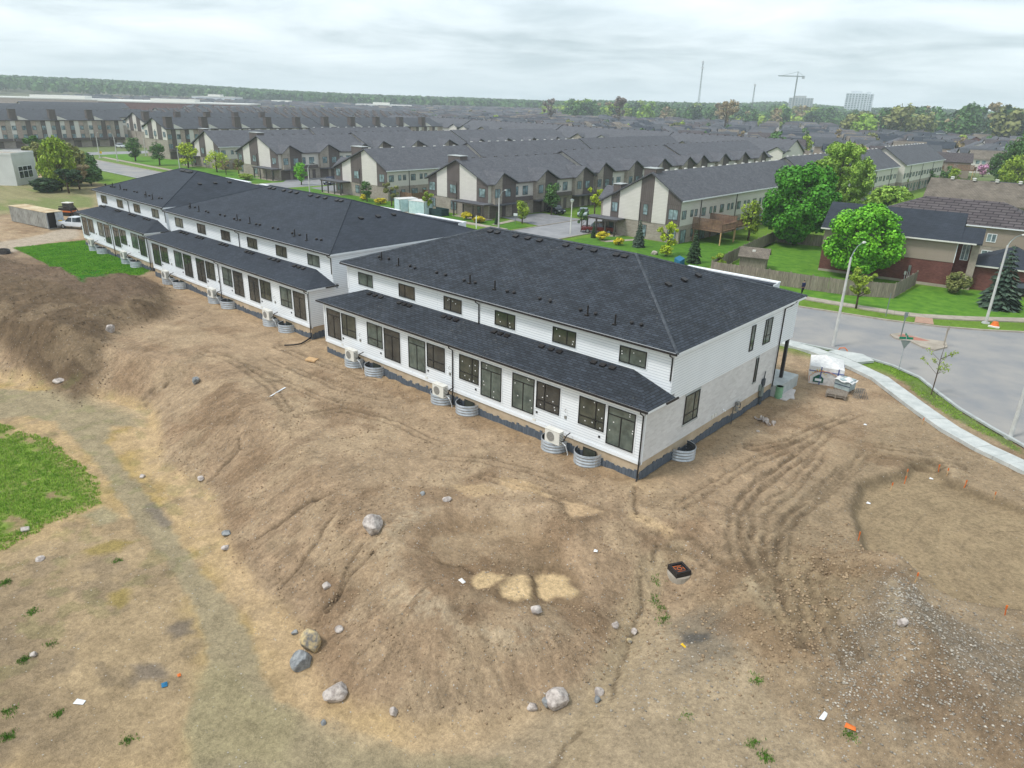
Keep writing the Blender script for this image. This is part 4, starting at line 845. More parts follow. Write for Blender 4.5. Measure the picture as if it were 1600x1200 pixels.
# ------------------------------------------------------------ townhouse rows
def roof_h(xl, xr, xp, zl, zr, zp, x): return zl+(zp-zl)*(x-xl)/(xp-xl) if x < xp else zp+(zr-zp)*(x-xp)/(xr-xp)
m_garage = courses('garage_door_brown', srgb(104, 95, 90), srgb(108, 99, 94), srgb(74, 67, 63), 1.2, .5, .02, bump=.01, noise=.03)
def townblock(name, label, X, Y, rz, Wd, fr, Ln, zl, zr, zp, z0=0, left=None, right=None, front=None, porch=None, detail=2, group=None, roof=None, cream=None, storeys=2):
    """one attached block: local x 0..Wd, length along +y, gable end at y=0 facing -y"""
    t = thing(name, label, 'townhouses', (X, Y, z0), rz, group); xl, xr, xp = 0, Wd, Wd*fr; rf = roof or m_shingle_g; cs = cream or m_creamsiding
    zs = zl*0+2.9*(storeys-1); H = lambda x: roof_h(xl, xr, xp, zl, zr, zp, x)
    b = MB(); b.box(xl+.02, .12, -1.5, xr-.02, Ln-.02, zs, m_stone); b.obj('lower_wall', t)
    b = MB(); b.wallpoly([(xl, .1, zs+.003), (xr, .1, zs+.003), (xr, .1, zr-.12), (xp, .1, zp-.12), (xl, .1, zl-.12)], (0, Ln-.1, 0), cs); b.obj('upper_wall', t)
    b = MB(); oh = .45; a1 = (zp-zl)/(xp-xl); a2 = (zp-zr)/(xr-xp)
    b.wallpoly([(xp, -oh, zp+.12), (xl-oh, -oh, zl+.12-a1*oh), (xl-oh, -oh, zl-.1-a1*oh), (xp, -oh, zp-.1)], (0, Ln+oh, 0), rf)
    b.wallpoly([(xr+oh, -oh, zr+.12-a2*oh), (xp+.002, -oh, zp+.12), (xp+.002, -oh, zp-.1), (xr+oh, -oh, zr-.1-a2*oh)], (0, Ln+oh, 0), rf); b.obj('roof', t)
    b = MB(); b.box(xr+oh+.002, -oh, zr-a2*oh-.12, xr+oh+.1, Ln, zr-a2*oh+.06, m_brownpanel if right != 'back' else m_whitetrim); b.box(xl-oh-.1, -oh, zl-a1*oh-.12, xl-oh-.002, Ln, zl-a1*oh+.06, m_brownpanel); b.obj('gutter', t)
    if detail > 0:
        b = MB(); y = 1.5
        while y < Ln-1: b.box(xp-.5, y-.25, zp-.02, xp-.1, y+.25, zp+.24, m_acwhite if right == 'back' else m_greyframe); y += 3.1
        b.obj('ridge_vent', t, kind='stuff')
    def pn(x0, x1, m, y, z=zs, dz=0):
        top = [(x0, y, H(x0)-.14)]+([(xp, y, zp-.14)] if x0 < xp < x1 else [])+[(x1, y, H(x1)-.14)]
        b = MB(); b.wallpoly([(x1, y, z), (x0, y, z)][::-1]+top[::-1], (0, .1-y+.02, 0), m); b.obj('gable_panel', t)
    if front:
        for (f0, f1, k) in front:
            x0, x1 = f0*Wd, f1*Wd; dk = k[0] == 'd'
            pn(x0+.02, x1-.02, m_brownpanel if dk else cs, .0 if dk else .05, zs-(.0 if not dk else 0))
            w_ = min(1.7, (x1-x0)*.75); xc = (x0+x1)/2
            if 'W' in k: window(t, (xc-w_/2, -.002, zs+.9), 0, w_, 1.6, 'double', m_glassbg, m_greyframe, panes=detail > 1)
            if 'S' in k: window(t, (xc-.45, -.002, zs+1.1), 0, .9, 1.7, 'tall', m_glassbg, m_greyframe, panes=detail > 1)
            if 'T' in k: # tower above the roof
                b = MB(); zt_ = max(H(x0), H(x1))+.85; b.box(x0+.1, .3, H((x0+x1)/2)-1.2, x1-.1, 2.2, zt_, m_brownpanel); b.box(x0, .2, zt_+.002, x1, 2.3, zt_+.1, m_concrete); b.obj('roof_tower', t)
            if 'L' in k: window(t, (xc-.75, .116, .7), 0, 1.5, 1.7, 'grid' if w_ > 1.5 else 'double', m_glassbg, m_greyframe, panes=detail > 1)
            if 'l' in k: window(t, (xc-.4, .116, .5), 0, .8, 1.9, 'tall', m_glassbg, m_greyframe, panes=detail > 1)
        for q in (.49, .51): pass
        b = MB(); b.tube([(Wd*.5, -.06, zs+3), (Wd*.5, -.06, 0)], .05, m_black, 6); b.obj('downpipe', t)
    if porch:
        x0, x1 = porch; b = MB(); b.box(x0, -2.6, 2.62, x1, .1, 2.85, m_brownpanel); b.box(x0-.1, -2.7, 2.852, x1+.1, .1, 2.92, m_shingle_g); b.obj('porch_roof', t)
        b = MB(); b.box(x0, -2.5, -.6, x1, .1, .12, m_oldconc); b.obj('porch_step', t)
        for i in range(4):
            xx = x0+.2+(x1-x0-.6)*i/3; b = MB(); b.box(xx, -2.45, .12, xx+.22, -2.23, 2.618, m_greyframe); b.obj('porch_post', t)
        b = MB(); b.box((x0+x1)/2, .06, .12, (x0+x1)/2+.95, .119, 2.2, m_brownpanel); b.box((x0+x1)/2+.12, .03, .9, (x0+x1)/2+.83, .059, 2.0, m_glassbg); b.obj('front_door', t)
    for sgn, kind in ((1, right), (-1, left)):
        if not kind: continue
        xs = Wd if sgn > 0 else 0; ze = zr if sgn > 0 else zl; rzw = R(90) if sgn > 0 else R(-90); aa = a2 if sgn > 0 else a1; k = int(Ln//5.8); u = Ln/k
        def SB(y0, y1, z0_, z1_, d, m, nm):
            b = MB(); b.box(xs+sgn*.002, y0, z0_, xs+sgn*d, y1, z1_, m); return b.obj(nm, t)
        def SW(y0, w, z, h, kd, d=.01, g=None):
            yy = y0 if sgn > 0 else y0+w; window(t, (xs+sgn*d, yy, z), rzw, w, h, kd, g or m_glassbg, m_greyframe, panes=False if detail < 2 else True)
        for i in range(k):
            ya = i*u
            if kind == 'back':
                SW(ya+.5, 1.3, zs+1.0, 1.35, 'double'); SW(ya+u*.5, .8, zs+1.2, 1.1, 'one'); SW(ya+u*.72, .8, zs+1.2, 1.1, 'one')
                SW(ya+.6, 1.7, .15, 2.1, 'double'); SW(ya+u*.62, 1.1, .9, 1.3, 'one')
                if i % 2: b = MB(); b.tube([(xs+sgn*.08, ya, ze-.3), (xs+sgn*.08, ya, 0)], .06, m_black, 6); b.obj('downpipe', t)
            elif kind == 'garage':
                SB(ya+.5, ya+3.1, .05, 2.35, .03, m_garage, 'garage_door')
                if detail > 1: SB(ya+3.9, ya+4.9, .1, 2.25, .03, m_brownpanel, 'front_door')
                if i % 2 == 0:   # bay with a lopsided cross gable, stone beside brown panels
                    d = .9; w0, w1 = ya+(.3 if i else .9), ya+u+.6; wm = ya+2.9; zt = ze+1.9; zc = zt-.75
                    b = MB(); sx_ = xs+sgn*.002; b.wallpoly([(sx_, w0, zs-.25), (sx_, wm, zs-.25), (sx_, wm, zt-.1), (sx_, w0, ze-.1)], (sgn*d, 0, 0), m_stone); b.obj('bay_wall', t)
                    b = MB(); b.wallpoly([(sx_, wm+.002, zs-.25), (sx_, w1, zs-.25), (sx_, w1, ze-.1), (sx_, wm+.002, zt-.1)], (sgn*(d-.12), 0, 0), m_brownpanel); b.obj('bay_panel', t)
                    rb = (zt-ze)/aa+1.4; xo = xs+sgn*(d+.5); xi = xs-sgn*rb
                    b = MB(); b.add([(xo, w0-.4, ze+.0), (xo, wm, zt+.12), (xi, wm, zt+.12), (xi, w0-.4, ze+.0), (xo, w0-.4, ze-.16), (xo, wm, zt-.04), (xi, wm, zt-.04), (xi, w0-.4, ze-.16)], [(0, 1, 2, 3), (4, 7, 6, 5), (0, 4, 5, 1), (1, 5, 6, 2), (2, 6, 7, 3), (3, 7, 4, 0)], rf)
                    b.add([(xo, wm+.002, zt+.06), (xo, w1+.3, ze), (xi, w1+.3, ze), (xi, wm+.002, zt+.06), (xo, wm+.002, zt-.1), (xo, w1+.3, ze-.16), (xi, w1+.3, ze-.16), (xi, wm+.002, zt-.1)], [(0, 1, 2, 3), (4, 7, 6, 5), (0, 4, 5, 1), (1, 5, 6, 2), (2, 6, 7, 3), (3, 7, 4, 0)], rf); b.obj('bay_roof', t)
                    SW(ya+.9, 1.4, zs+.9, 1.6, 'double', d+.01); SW(wm+.9, 1.5, zs+.9, 1.5, 'double', d-.11)
                    b = MB(); b.box(xs+sgn*d*.2, w0, zs-.5, xs+sgn*(d+.7), w1, zs-.27, m_shingle_g); b.obj('canopy', t)
                else:
                    SW(ya+1.2, .9, zs+.9, 1.6, 'one'); SW(ya+u*.55, 1.5, zs+.8, 1.7, 'double')
                    SB(ya+.7, ya+u-.3, zs-.2, zs+.55, .5, m_brownpanel, 'balcony')
            elif kind == 'tall':
                stripes = [m_stone, m_brownpanel, cs, m_stone2]
                for j in range(4):
                    SB(ya+u*j/4+.02, ya+u*(j+1)/4-.02, 2.6, ze-.15, .12+.1*(j % 2), stripes[(j+i) % 4], 'facade_strip')
                for fl in range(storeys-1):
                    SW(ya+u*.04, 1.3, 3.2+fl*2.9, 1.5, 'double', .13+.1*0); SW(ya+u*.54, 1.2, 3.2+fl*2.9, 1.5, 'double', .13)
                SB(ya+.4, ya+3.0, .05, 2.3, .03, m_garage, 'garage_door'); SB(ya+.2, ya+u-.5, 2.5, 3.3, 1.3, m_brownpanel, 'balcony')
                if i % 2 == 0:
                    b = MB(); b.box(xs-sgn*2.2, ya+.3, ze-.6, xs-sgn*.1, ya+2.4, zp+.5, m_brownpanel); b.box(xs-sgn*2.3, ya+.2, zp+.502, xs-sgn*.0, ya+2.5, zp+.6, m_greyframe); b.obj('roof_tower', t)
                    wm = ya+2.6; w1 = ya+2.5+u*.55; zt = ze+1.4; b = MB(); sx_ = xs-sgn*.3
                    b.wallpoly([(sx_, wm, ze-.3), (sx_, w1, ze-.3), (sx_, w1, ze-.05), (sx_, wm, zt)], (sgn*.6, 0, 0), cs); b.obj('gable_wall', t)
            elif kind == 'plain':
                SW(ya+1, 1.2, zs+1, 1.3, 'double'); SW(ya+1, 1.4, .8, 1.3, 'double')
            elif kind == 'dormer':
                SW(ya+.8, 1.3, zs+1, 1.35, 'double'); 
                if i % 2 == 0:
                    zt = ze+1.8; d = .6; wm = ya+2.2; sx_ = xs+sgn*.002; b = MB(); b.wallpoly([(sx_, ya+.2, zs), (sx_, ya+u*.9, zs), (sx_, ya+u*.9, ze), (sx_, wm, zt-.1), (sx_, ya+.2, ze+.6)], (sgn*d, 0, 0), m_stone if i % 4 else cs); b.obj('bay_wall', t)
                    xi = xs-sgn*(1.9/aa+1.2); xo = xs+sgn*1.1; b = MB(); b.add([(xo, ya-.2, ze+.55), (xo, wm, zt+.1), (xi, wm, zt+.1), (xi, ya-.2, ze+.55), (xo, ya-.2, ze+.4), (xo, wm, zt-.05), (xi, wm, zt-.05), (xi, ya-.2, ze+.4)], [(0, 1, 2, 3), (4, 7, 6, 5), (0, 4, 5, 1), (1, 5, 6, 2), (2, 6, 7, 3), (3, 7, 4, 0)], rf)
                    b.add([(xo, wm+.002, zt+.05), (xo, ya+u, ze), (xi, ya+u, ze), (xi, wm+.002, zt+.05)], [(0, 1, 2, 3)], rf); b.obj('bay_roof', t)
            elif kind == 'fin':
                b = MB(); b.wallpoly([(xs+sgn*.3, ya, ze), (xs-sgn*abs(xs-xp), ya, zp+.1), (xs-sgn*abs(xs-xp), ya, zp+.9), (xs+sgn*.3, ya, ze+.7)], (0, .5, 0), m_brownpanel); b.obj('party_parapet', t)
                if i % 2: SW(ya+1, 1.6, zs+.9, 1.4, 'double')
    return t
FA = [(0, .11, 'w'), (.11, .22, 'dWT'), (.22, .49, 'w'), (.49, .65, 'dSTl'), (.65, .83, 'w'), (.83, 1, 'dWL')]
FB = [(0, .15, 'dWL'), (.15, .33, 'w'), (.33, .54, 'dWTL'), (.54, .82, 'w'), (.82, 1, 'dW')]
TB = townblock
TB('townhouse_block', 'nearest grey roofed townhouse block, tall cream gable with two brown panels and a wooden deck', -52.3, 69.5, 0, 14.8, .62, 51, 5.6, 7.1, 10.6, -.1, 'garage', 'back', FA, (-1.6, 4.6))
TB('townhouse_block', 'second block of the nearest townhouse row, partly hidden by two big maples', -52.3, 121, 0, 15.2, .62, 62, 6.0, 7.3, 11.1, 0, 'garage', 'back', None, None, 1)
TB('townhouse_block', 'end block of the nearest townhouse row, white band of narrow windows behind the willow', -50.6, 184, 0, 14.8, .6, 41, 6.6, 7.7, 11.6, 0, 'garage', 'back', None, None, 1)
TB('townhouse_block', 'townhouse block with porch and garages right of the two white storage containers', -90.3, 64, 0, 16.3, .50, 31, 6.2, 6.3, 10.0, 0, 'back', 'garage', FB, (9.4, 17.6))
TB('townhouse_block', 'townhouse block behind the one right of the storage containers', -90.3, 95.5, 0, 16.6, .5, 42, 6.6, 6.9, 10.7, 0, 'back', 'garage', None, None, 2)
TB('townhouse_block', 'townhouse block third in the row behind the storage containers', -90.3, 138.5, 0, 16.6, .5, 48, 6.8, 7.1, 11.0, 0, 'plain', 'garage', None, None, 1)
TB('townhouse_block', 'townhouse block whose cream gable rises left of the white storage containers, porch at left', -122.5, 64.6, 0, 18.6, .62, 30, 5.6, 6.4, 10.1, 0, 'garage', 'back', FB, (-2.2, 5.5))
TB('townhouse_block', 'townhouse block behind the one left of the storage containers', -122.5, 95.2, 0, 18.8, .62, 44, 6.0, 6.8, 10.8, 0, 'garage', 'back', None, None, 1)
TB('townhouse_block', 'third townhouse block of the row left of the storage containers', -122.5, 140, 0, 18.8, .62, 50, 6.0, 6.9, 11.0, 0, 'plain', 'plain', None, None, 0)
TB('townhouse_block', 'townhouse block with corner porch and brown bays behind the middle rowhouse', -171.5, 67.5, 0, 20.5, .56, 29, 5.9, 6.6, 10.3, 0, 'back', 'garage', FB, (12, 21.5))
TB('townhouse_block', 'townhouse block behind the one with the corner porch, cream strip on its roof', -171.5, 97, 0, 20.8, .56, 38, 6.3, 7.1, 10.9, 0, 'plain', 'garage', None, None, 1)
TB('townhouse_block', 'townhouse block third back in the row with the corner porch', -171.5, 136, 0, 20.8, .56, 52, 6.3, 7.1, 11.1, 0, 'plain', 'garage', None, None, 0)
TB('townhouse_block', 'two storey townhouse block just right of the three storey one, cream back wall', -201, 68.5, 0, 17.6, .6, 34, 5.6, 6.4, 10.2, 0, 'garage', 'back', FB, (-2.2, 5))
TB('townhouse_block', 'townhouse block behind the two storey one next to the three storey row', -201, 103, 0, 18, .6, 40, 6, 6.8, 10.7, 0, 'plain', 'back', None, None, 1)
FT = [(0, .2, 'wW'), (.2, .4, 'd'), (.4, .6, 'wW'), (.6, .8, 'd'), (.8, 1, 'wW')]
TB('tall_townhouse_block', 'three storey brown and cream townhouse block with dark roof towers', -240, 71.5, 0, 17, .5, 58, 9.3, 9.3, 12.3, 0, 'plain', 'tall', FT, None, 2, storeys=3, roof=m_shingle_g3)
TB('tall_townhouse_block', 'three storey townhouse block behind the first, only its upper windows in view', -240, 130, 0, 17, .5, 60, 9.5, 9.5, 12.5, 0, 'plain', 'tall', None, None, 1, storeys=3, roof=m_shingle_g3)
TB('tall_townhouse_block', 'three storey block at far left across the side street', -309, 34, 0, 19, .5, 50, 9.5, 9.5, 12.5, 0, 'plain', 'tall', FT, None, 1, storeys=3, roof=m_shingle_g3)
TB('tall_townhouse_block', 'three storey block behind the far left one, striped cream and brown', -292, 86, 0, 17, .5, 60, 9.5, 9.5, 12.5, 0, 'plain', 'tall', FT, None, 1, storeys=3, roof=m_shingle_g3)
# rows across the back, their long eaves towards the camera
bx = [(-82, 48, 'long townhouse roof with a white gable end at its right'), (-130.5, 54, 'second long townhouse roof from the white gable end'), (-185, 55, 'third long townhouse roof from the white gable end'), (-240.5, 60, 'leftmost long townhouse roof of the row ending in a white gable')]
for i, (x, ln, lb) in enumerate(bx):
    TB('townhouse_block', lb, x, 216, R(90), 17, .52, ln, 6.6+.4*i, 6.6+.4*i, 10.7+.35*i, 0, 'dormer', 'plain', None, None, 1)
GF = 'saw-toothed roof rows far left'
ORD = {-325: 'nearest', -375: 'second', -425: 'third', -475: 'farthest'}; PO = {}
for i, (x, y, ln) in enumerate([(-325, 150, 60), (-325, 212, 55), (-375, 120, 66), (-375, 188, 60), (-375, 250, 55), (-425, 150, 60), (-425, 212, 60), (-425, 274, 40), (-475, 190, 70), (-475, 262, 60)]):
    PO[x] = PO.get(x, 0)+1; TB('sawtooth_townhouse_block', '%s block from the left in the %s row of saw-toothed dark roofs' % (['', 'first', 'second', 'third'][PO[x]], ORD[x]), x, y, 0, 18, .5, ln, 8.5, 8.5, 11.2, 0, None, 'fin', None, None, 0, group=GF, storeys=3, roof=m_shingle_g3)
for i, (x, y, ln, lb) in enumerate([(-350, 60, 52, 'charcoal block right behind the far left three storey rows'), (-400, 55, 60, 'charcoal block second behind the far left three storey rows'), (-450, 80, 60, 'charcoal block third behind the far left three storey rows'), (-350, 20, 36, 'charcoal block cut by the left picture edge'), (-520, 110, 60, 'most distant charcoal block before the pale factory')]):
    TB('tall_townhouse_block', lb, x, y, 0, 18, .5, ln, 9.2, 9.2, 12.2, 0, None, 'plain', None, None, 0, group='three storey blocks at the far left edge', storeys=3, roof=m_shingle_g3)
# ------------------------------------------------------------ trees and plants
def leaf_cloud(name, centers, radii, n, size, m, seed=0, squash=1.0, droop=0., shell=.55):
    r = np.random.default_rng(seed); centers = np.array(centers, float); radii = np.array(radii, float)
    pr = radii**2/np.sum(radii**2); k = r.choice(len(centers), n, p=pr); d = r.normal(size=(n, 3)); d /= np.linalg.norm(d, axis=1)[:, None]
    rad = radii[k]*(shell+(1-shell)*r.random(n)**.5); P = centers[k]+d*rad[:, None]*np.array([1, 1, squash]); 
    nr = d*.9+r.normal(size=(n, 3))*.5+np.array([0, 0, .35]); nr /= np.linalg.norm(nr, axis=1)[:, None]
    a = np.cross(nr, r.normal(size=(n, 3))); a /= np.linalg.norm(a, axis=1)[:, None]; b = np.cross(nr, a)
    s = size*(.6+.8*r.random(n))[:, None]; ln = s*(1.2+droop)
    V = np.stack([P-a*s*.5, P+b*ln*.5+nr*s*.1, P+a*s*.5, P-b*ln*.5], 1).reshape(-1, 3)
    if droop: V[:, 2] -= 0
    F = np.arange(n*4).reshape(n, 4); return npmesh(name, V, F, [m])
def limbs(h, r, rng_, n=6, spread=.6, base=.35):
    b = MB(); b.tube([(0, 0, -.2), (rng_.uniform(-.03, .03)*h, 0, h*.3), (rng_.uniform(-.04, .04)*h, rng_.uniform(-.03, .03)*h, h*.62), (0, 0, h*.9)], [r, r*.75, r*.45, r*.12], m_bark, 7)
    for i in range(n):
        a = 2*math.pi*i/n+rng_.uniform(-.4, .4); z = h*(base+.4*i/n); l = h*spread*rng_.uniform(.5, .9)*.5
        b.tube([(0, 0, z), (math.cos(a)*l*.5, math.sin(a)*l*.5, z+l*.45), (math.cos(a)*l, math.sin(a)*l, z+l*.95)], [r*.45, r*.3, r*.08], m_bark, 5)
    return b
LEAF = {k: leafmat('leaves_'+k, tuple(v*1.15 for v in srgb(*c1)), tuple(v*1.15 for v in srgb(*c2)), .42) for k, c1, c2 in [('maple', (84, 146, 38), (50, 108, 26)), ('maple2', (118, 180, 42), (76, 142, 28)), ('willow', (150, 178, 74), (108, 144, 54)), ('spring', (142, 160, 52), (112, 138, 42)), ('lime', (172, 186, 44), (140, 162, 34)), ('mid', (84, 118, 58), (56, 88, 44)), ('dark', (58, 84, 50), (38, 60, 38)), ('spruce', (84, 102, 84), (54, 74, 62)), ('olive', (132, 134, 78), (102, 108, 60)), ('tan', (158, 142, 106), (132, 118, 88)), ('bare', (138, 128, 118), (112, 102, 94)), ('pink', (196, 150, 176), (170, 122, 152)), ('yellow', (206, 190, 44), (176, 166, 36)), ('purple', (98, 62, 70), (74, 46, 54))]}
_tc = {}
def tree_meshes(kind, leaf, seed, h=8., n=2400, size=.32):
    key = (kind, leaf, seed, n)
    if key in _tc: return _tc[key]
    r = random.Random(seed); C_, Rd = [], []
    if kind == 'round':
        w = h*.42
        for i in range(26):
            a = r.uniform(0, 6.28); u = r.uniform(-.9, .95); q = math.sqrt(1-u*u)*r.uniform(.45, .78)*w; C_.append((math.cos(a)*q, math.sin(a)*q, h*.56+u*h*.33)); Rd.append(w*r.uniform(.26, .42))
    elif kind == 'oval':
        w = h*.26
        for i in range(18):
            a = r.uniform(0, 6.28); u = r.uniform(-.9, .95); q = math.sqrt(1-u*u)*r.uniform(.3, .75)*w; C_.append((math.cos(a)*q, math.sin(a)*q, h*.58+u*h*.36)); Rd.append(w*r.uniform(.35, .5))
    elif kind == 'globe':
        w = h*.5
        for i in range(70):
            a = r.uniform(0, 6.28); u = r.uniform(-1, 1); q = math.sqrt(1-u*u)*r.uniform(.62, .86)*w; C_.append((math.cos(a)*q, math.sin(a)*q, h*.52+u*h*.37)); Rd.append(w*r.uniform(.14, .27))
        C_.append((0, 0, h*.52)); Rd.append(w*.62)
    elif kind == 'willow':
        w = h*.42
        for i in range(260):
            a = r.uniform(0, 6.28); u = r.uniform(-.95, .98); q = math.sqrt(1-u*u)*r.uniform(.0, 1.0)**.5*w; C_.append((math.cos(a)*q, math.sin(a)*q, h*.52+u*h*.46)); Rd.append(w*r.uniform(.07, .19))
    elif kind == 'sparse':
        w = h*.3
        for i in range(14):
            a = r.uniform(0, 6.28); q = r.uniform(.15, .9)*w; C_.append((math.cos(a)*q, math.sin(a)*q, h*r.uniform(.42, .97))); Rd.append(w*r.uniform(.18, .36))
    if kind == 'conifer':
        rg = np.random.default_rng(seed); V = []; nl = 15
        for i in range(nl):
            z = h*(.04+.93*i/nl); w = h*.30*(1-i/nl)**.85+.08; nb = int(22-10*i/nl)
            for j in range(nb):
                a = 6.283*(j+rg.random())/nb; l = w*(.75+.4*rg.random()); zz = z+rg.normal()*.04*h*.3; ca, sa = math.cos(a), math.sin(a)
                for t0, t1 in ((.15, .6), (.5, 1.)):
                    for sdg in (-1, 1):
                        wd = .22*l*(1.2-t0)+.05; V += [(ca*l*t0, sa*l*t0, zz+.06), (ca*l*(t0+t1)/2-sa*wd*sdg, sa*l*(t0+t1)/2+ca*wd*sdg, zz-.10*l), (ca*l*t1, sa*l*t1, zz-.16*l), (ca*l*(t0+t1)/2, sa*l*(t0+t1)/2, zz+.03*l+.05)]
        cr = npmesh('crown', V, np.arange(len(V)).reshape(-1, 4), [LEAF[leaf]]); b = MB(); b.cyl(0, 0, -.2, h*.95, h*.02, .02, m_bark, 6); tr = b.mesh('trunk')
    else:
        cr = leaf_cloud('crown', C_, Rd, n, size, LEAF[leaf], seed, droop=1.2 if kind == 'willow' else 0, shell=.2 if kind in ('sparse', 'willow') else .5)
        tr = limbs(h, h*.022+.02, r, 7, .62, .3).mesh('trunk', True)
    _tc[key] = (tr, cr, h); return _tc[key]
def tree(name, label, x, y, h, kind='round', leaf='mid', seed=1, n=2400, size=None, z=None, cat='tree', group=None, wide=1., rz=0):
    tr, cr, hb = tree_meshes(kind, leaf, seed, h, n, size or max(.13, h*.04)); s = h/hb
    t = thing(name, label, cat, (x, y, gh(x, y) if z is None else z), rz, group); t.scale = (s*wide, s*wide, s)
    link('trunk', tr, t); link('crown', cr, t); return t
tree('maple_tree', 'big dark green maple behind the fence, left and rear of the rounder one', -24.5, 84, 13, 'globe', 'maple', 3, 22000, .36, 0, wide=1.0)
tree('maple_tree', 'bright green round maple in the back lawn beside the brick house', -9.3, 67.0, 9.8, 'globe', 'maple2', 5, 20000, .28, 0, wide=1.02)
tree('willow_tree', 'tall wispy olive green willow behind the two maples', -30.5, 119, 14.6, 'willow', 'willow', 9, 30000, .24, 0, wide=.95)
tree('maple_tree', 'loose lower green tree right of the willow', -20.5, 118, 7.5, 'willow', 'willow', 10, 9000, .24, 0, wide=1.5)
tree('broadleaf_tree', 'large rounded green tree at the right edge of the picture', *PZ(1598, 292), 18, 'globe', 'mid', 12, 12000, .5, 0, wide=.8)
tree('broadleaf_tree', 'yellow-green lower tree at the right edge, in front of the large rounded one', *PZ(1583, 302), 11, 'globe', 'spring', 13, 8000, .36, 0, wide=.95)
tree('broadleaf_tree', 'green tree left of the yellow-green one at the right edge', *PZ(1558, 284), 10, 'globe', 'mid', 14, 6000, .4, 0, wide=.8)
tree('spruce_tree', 'blue-green conical spruce on the corner lawn', 7.3, 63.4, 7.6, 'conifer', 'spruce', 15, z=0, wide=1.0)
tree('round_shrub', 'clipped olive round shrub against the brick house', 2.0, 67.8, 3.0, 'round', 'olive', 16, 4000, .14, -.3, cat='shrub', wide=1.35)
for i, (x, y, h, kd, lf, sd_, lb, w_) in enumerate([
 (-40.2, 62.5, 4.4, 'conifer', 'spruce', 20, 'small thin fir before the nearest cream gable', .8), (-28.6, 58.5, 4.9, 'conifer', 'dark', 21, 'green young spruce beside the wooden fence end', .8),
 (-34, 60.5, 4.6, 'sparse', 'lime', 22, 'thin yellow-green tree at the corner of the nearest gable', 1.1), (-33.6, 59.4, 1.7, 'round', 'lime', 23, 'lime green low shrub before the nearest gable', 1.5),
 (-47.3, 63, 1.4, 'round', 'yellow', 24, 'yellow shrub beside the nearest porch path', 1.9), (-43.2, 61.4, 1.2, 'round', 'yellow', 25, 'second yellow shrub, right of the nearest porch', 1.8),
 (-49.6, 63.6, 2.6, 'conifer', 'dark', 26, 'dark narrow cedar by the nearest porch posts', .6), (-54.3, 66.5, 3.8, 'sparse', 'mid', 27, 'sapling beside the street post near the red pickup', .9),
 (-62.4, 81.5, 6.6, 'sparse', 'lime', 28, 'yellow-green tree beside the drive court', 1.0), (-69.8, 77.5, 6.2, 'oval', 'mid', 29, 'upright green tree before the garage doors', 1.1),
 (-66.8, 65.5, 4.2, 'oval', 'spring', 30, 'small green tree beside the garage driveway sign', 1.2), (-31.4, 82, 6.5, 'oval', 'spring', 31, 'leaning light green tree beyond the wooden deck', 1.1),
 (-84.8, 58.9, 4.2, 'sparse', 'spring', 32, 'pale sapling before the white storage containers', 1.1), (-97.5, 60.5, 4.6, 'sparse', 'olive', 33, 'bare looking olive tree left of the storage containers', 1.2),
 (-106, 60.8, 4.2, 'oval', 'mid', 34, 'green tree beside the third gable porch', 1.3), (-139.5, 66.5, 5.2, 'oval', 'maple2', 35, 'round green tree at the driveway of the fourth gable', 1.3),
 (-76, 60.5, 1.4, 'round', 'yellow', 36, 'yellow shrub on the lawn before the second gable', 1.8), (-72, 59.8, 1.3, 'round', 'yellow', 37, 'yellow hedge shrub beside the path of the second gable', 2.4), (-68.6, 60.8, 2.4, 'conifer', 'dark', 38, 'dark small conifer at the second gable path', .7),
 (-101.5, 60.8, 1.3, 'round', 'yellow', 39, 'yellow shrub before the third gable', 2.4), (-108.5, 61.8, 1.3, 'round', 'yellow', 40, 'yellow shrub next to the third gable porch', 1.8),
 (-205, 60.5, 6.5, 'oval', 'mid', 41, 'round street tree in the verge at left, second from the crossing', 1.5), (-221, 60, 7, 'oval', 'mid', 42, 'street tree in the verge at left, nearest the crossing', 1.5), (-193, 63.5, 7.2, 'oval', 'lime', 43, 'bright yellow-green tree before the three storey block', 1.5),
 (-178, 64.5, 6.0, 'round', 'lime', 44, 'yellow-green tree at the left porch of the two storey block', 1.3), (-170, 63, 3.8, 'sparse', 'tan', 45, 'thin brownish sapling before the two storey block', 1.2), (-164, 63.5, 4.6, 'sparse', 'olive', 46, 'sparse olive tree beside the two storey block', 1.3),
 (-156, 61, 1.6, 'round', 'spring', 47, 'spreading pale green shrub in the lawn at left', 3), (-23.5, 55.9, 2.6, 'sparse', 'spring', 48, 'pale yellow sapling in front of the long wooden fence', 1.4), (-4.1, 50.7, 4.4, 'sparse', 'spring', 49, 'thin sapling in the verge before the wooden fence corner', 1.1)]):
    tree('shrub' if h < 2 else ('small_conifer' if kd == 'conifer' else 'small_tree'), lb, x, y, h, kd, lf, sd_, 1500 if h > 2 else 900, None, 0, 'shrub' if h < 2 else 'tree', wide=w_)
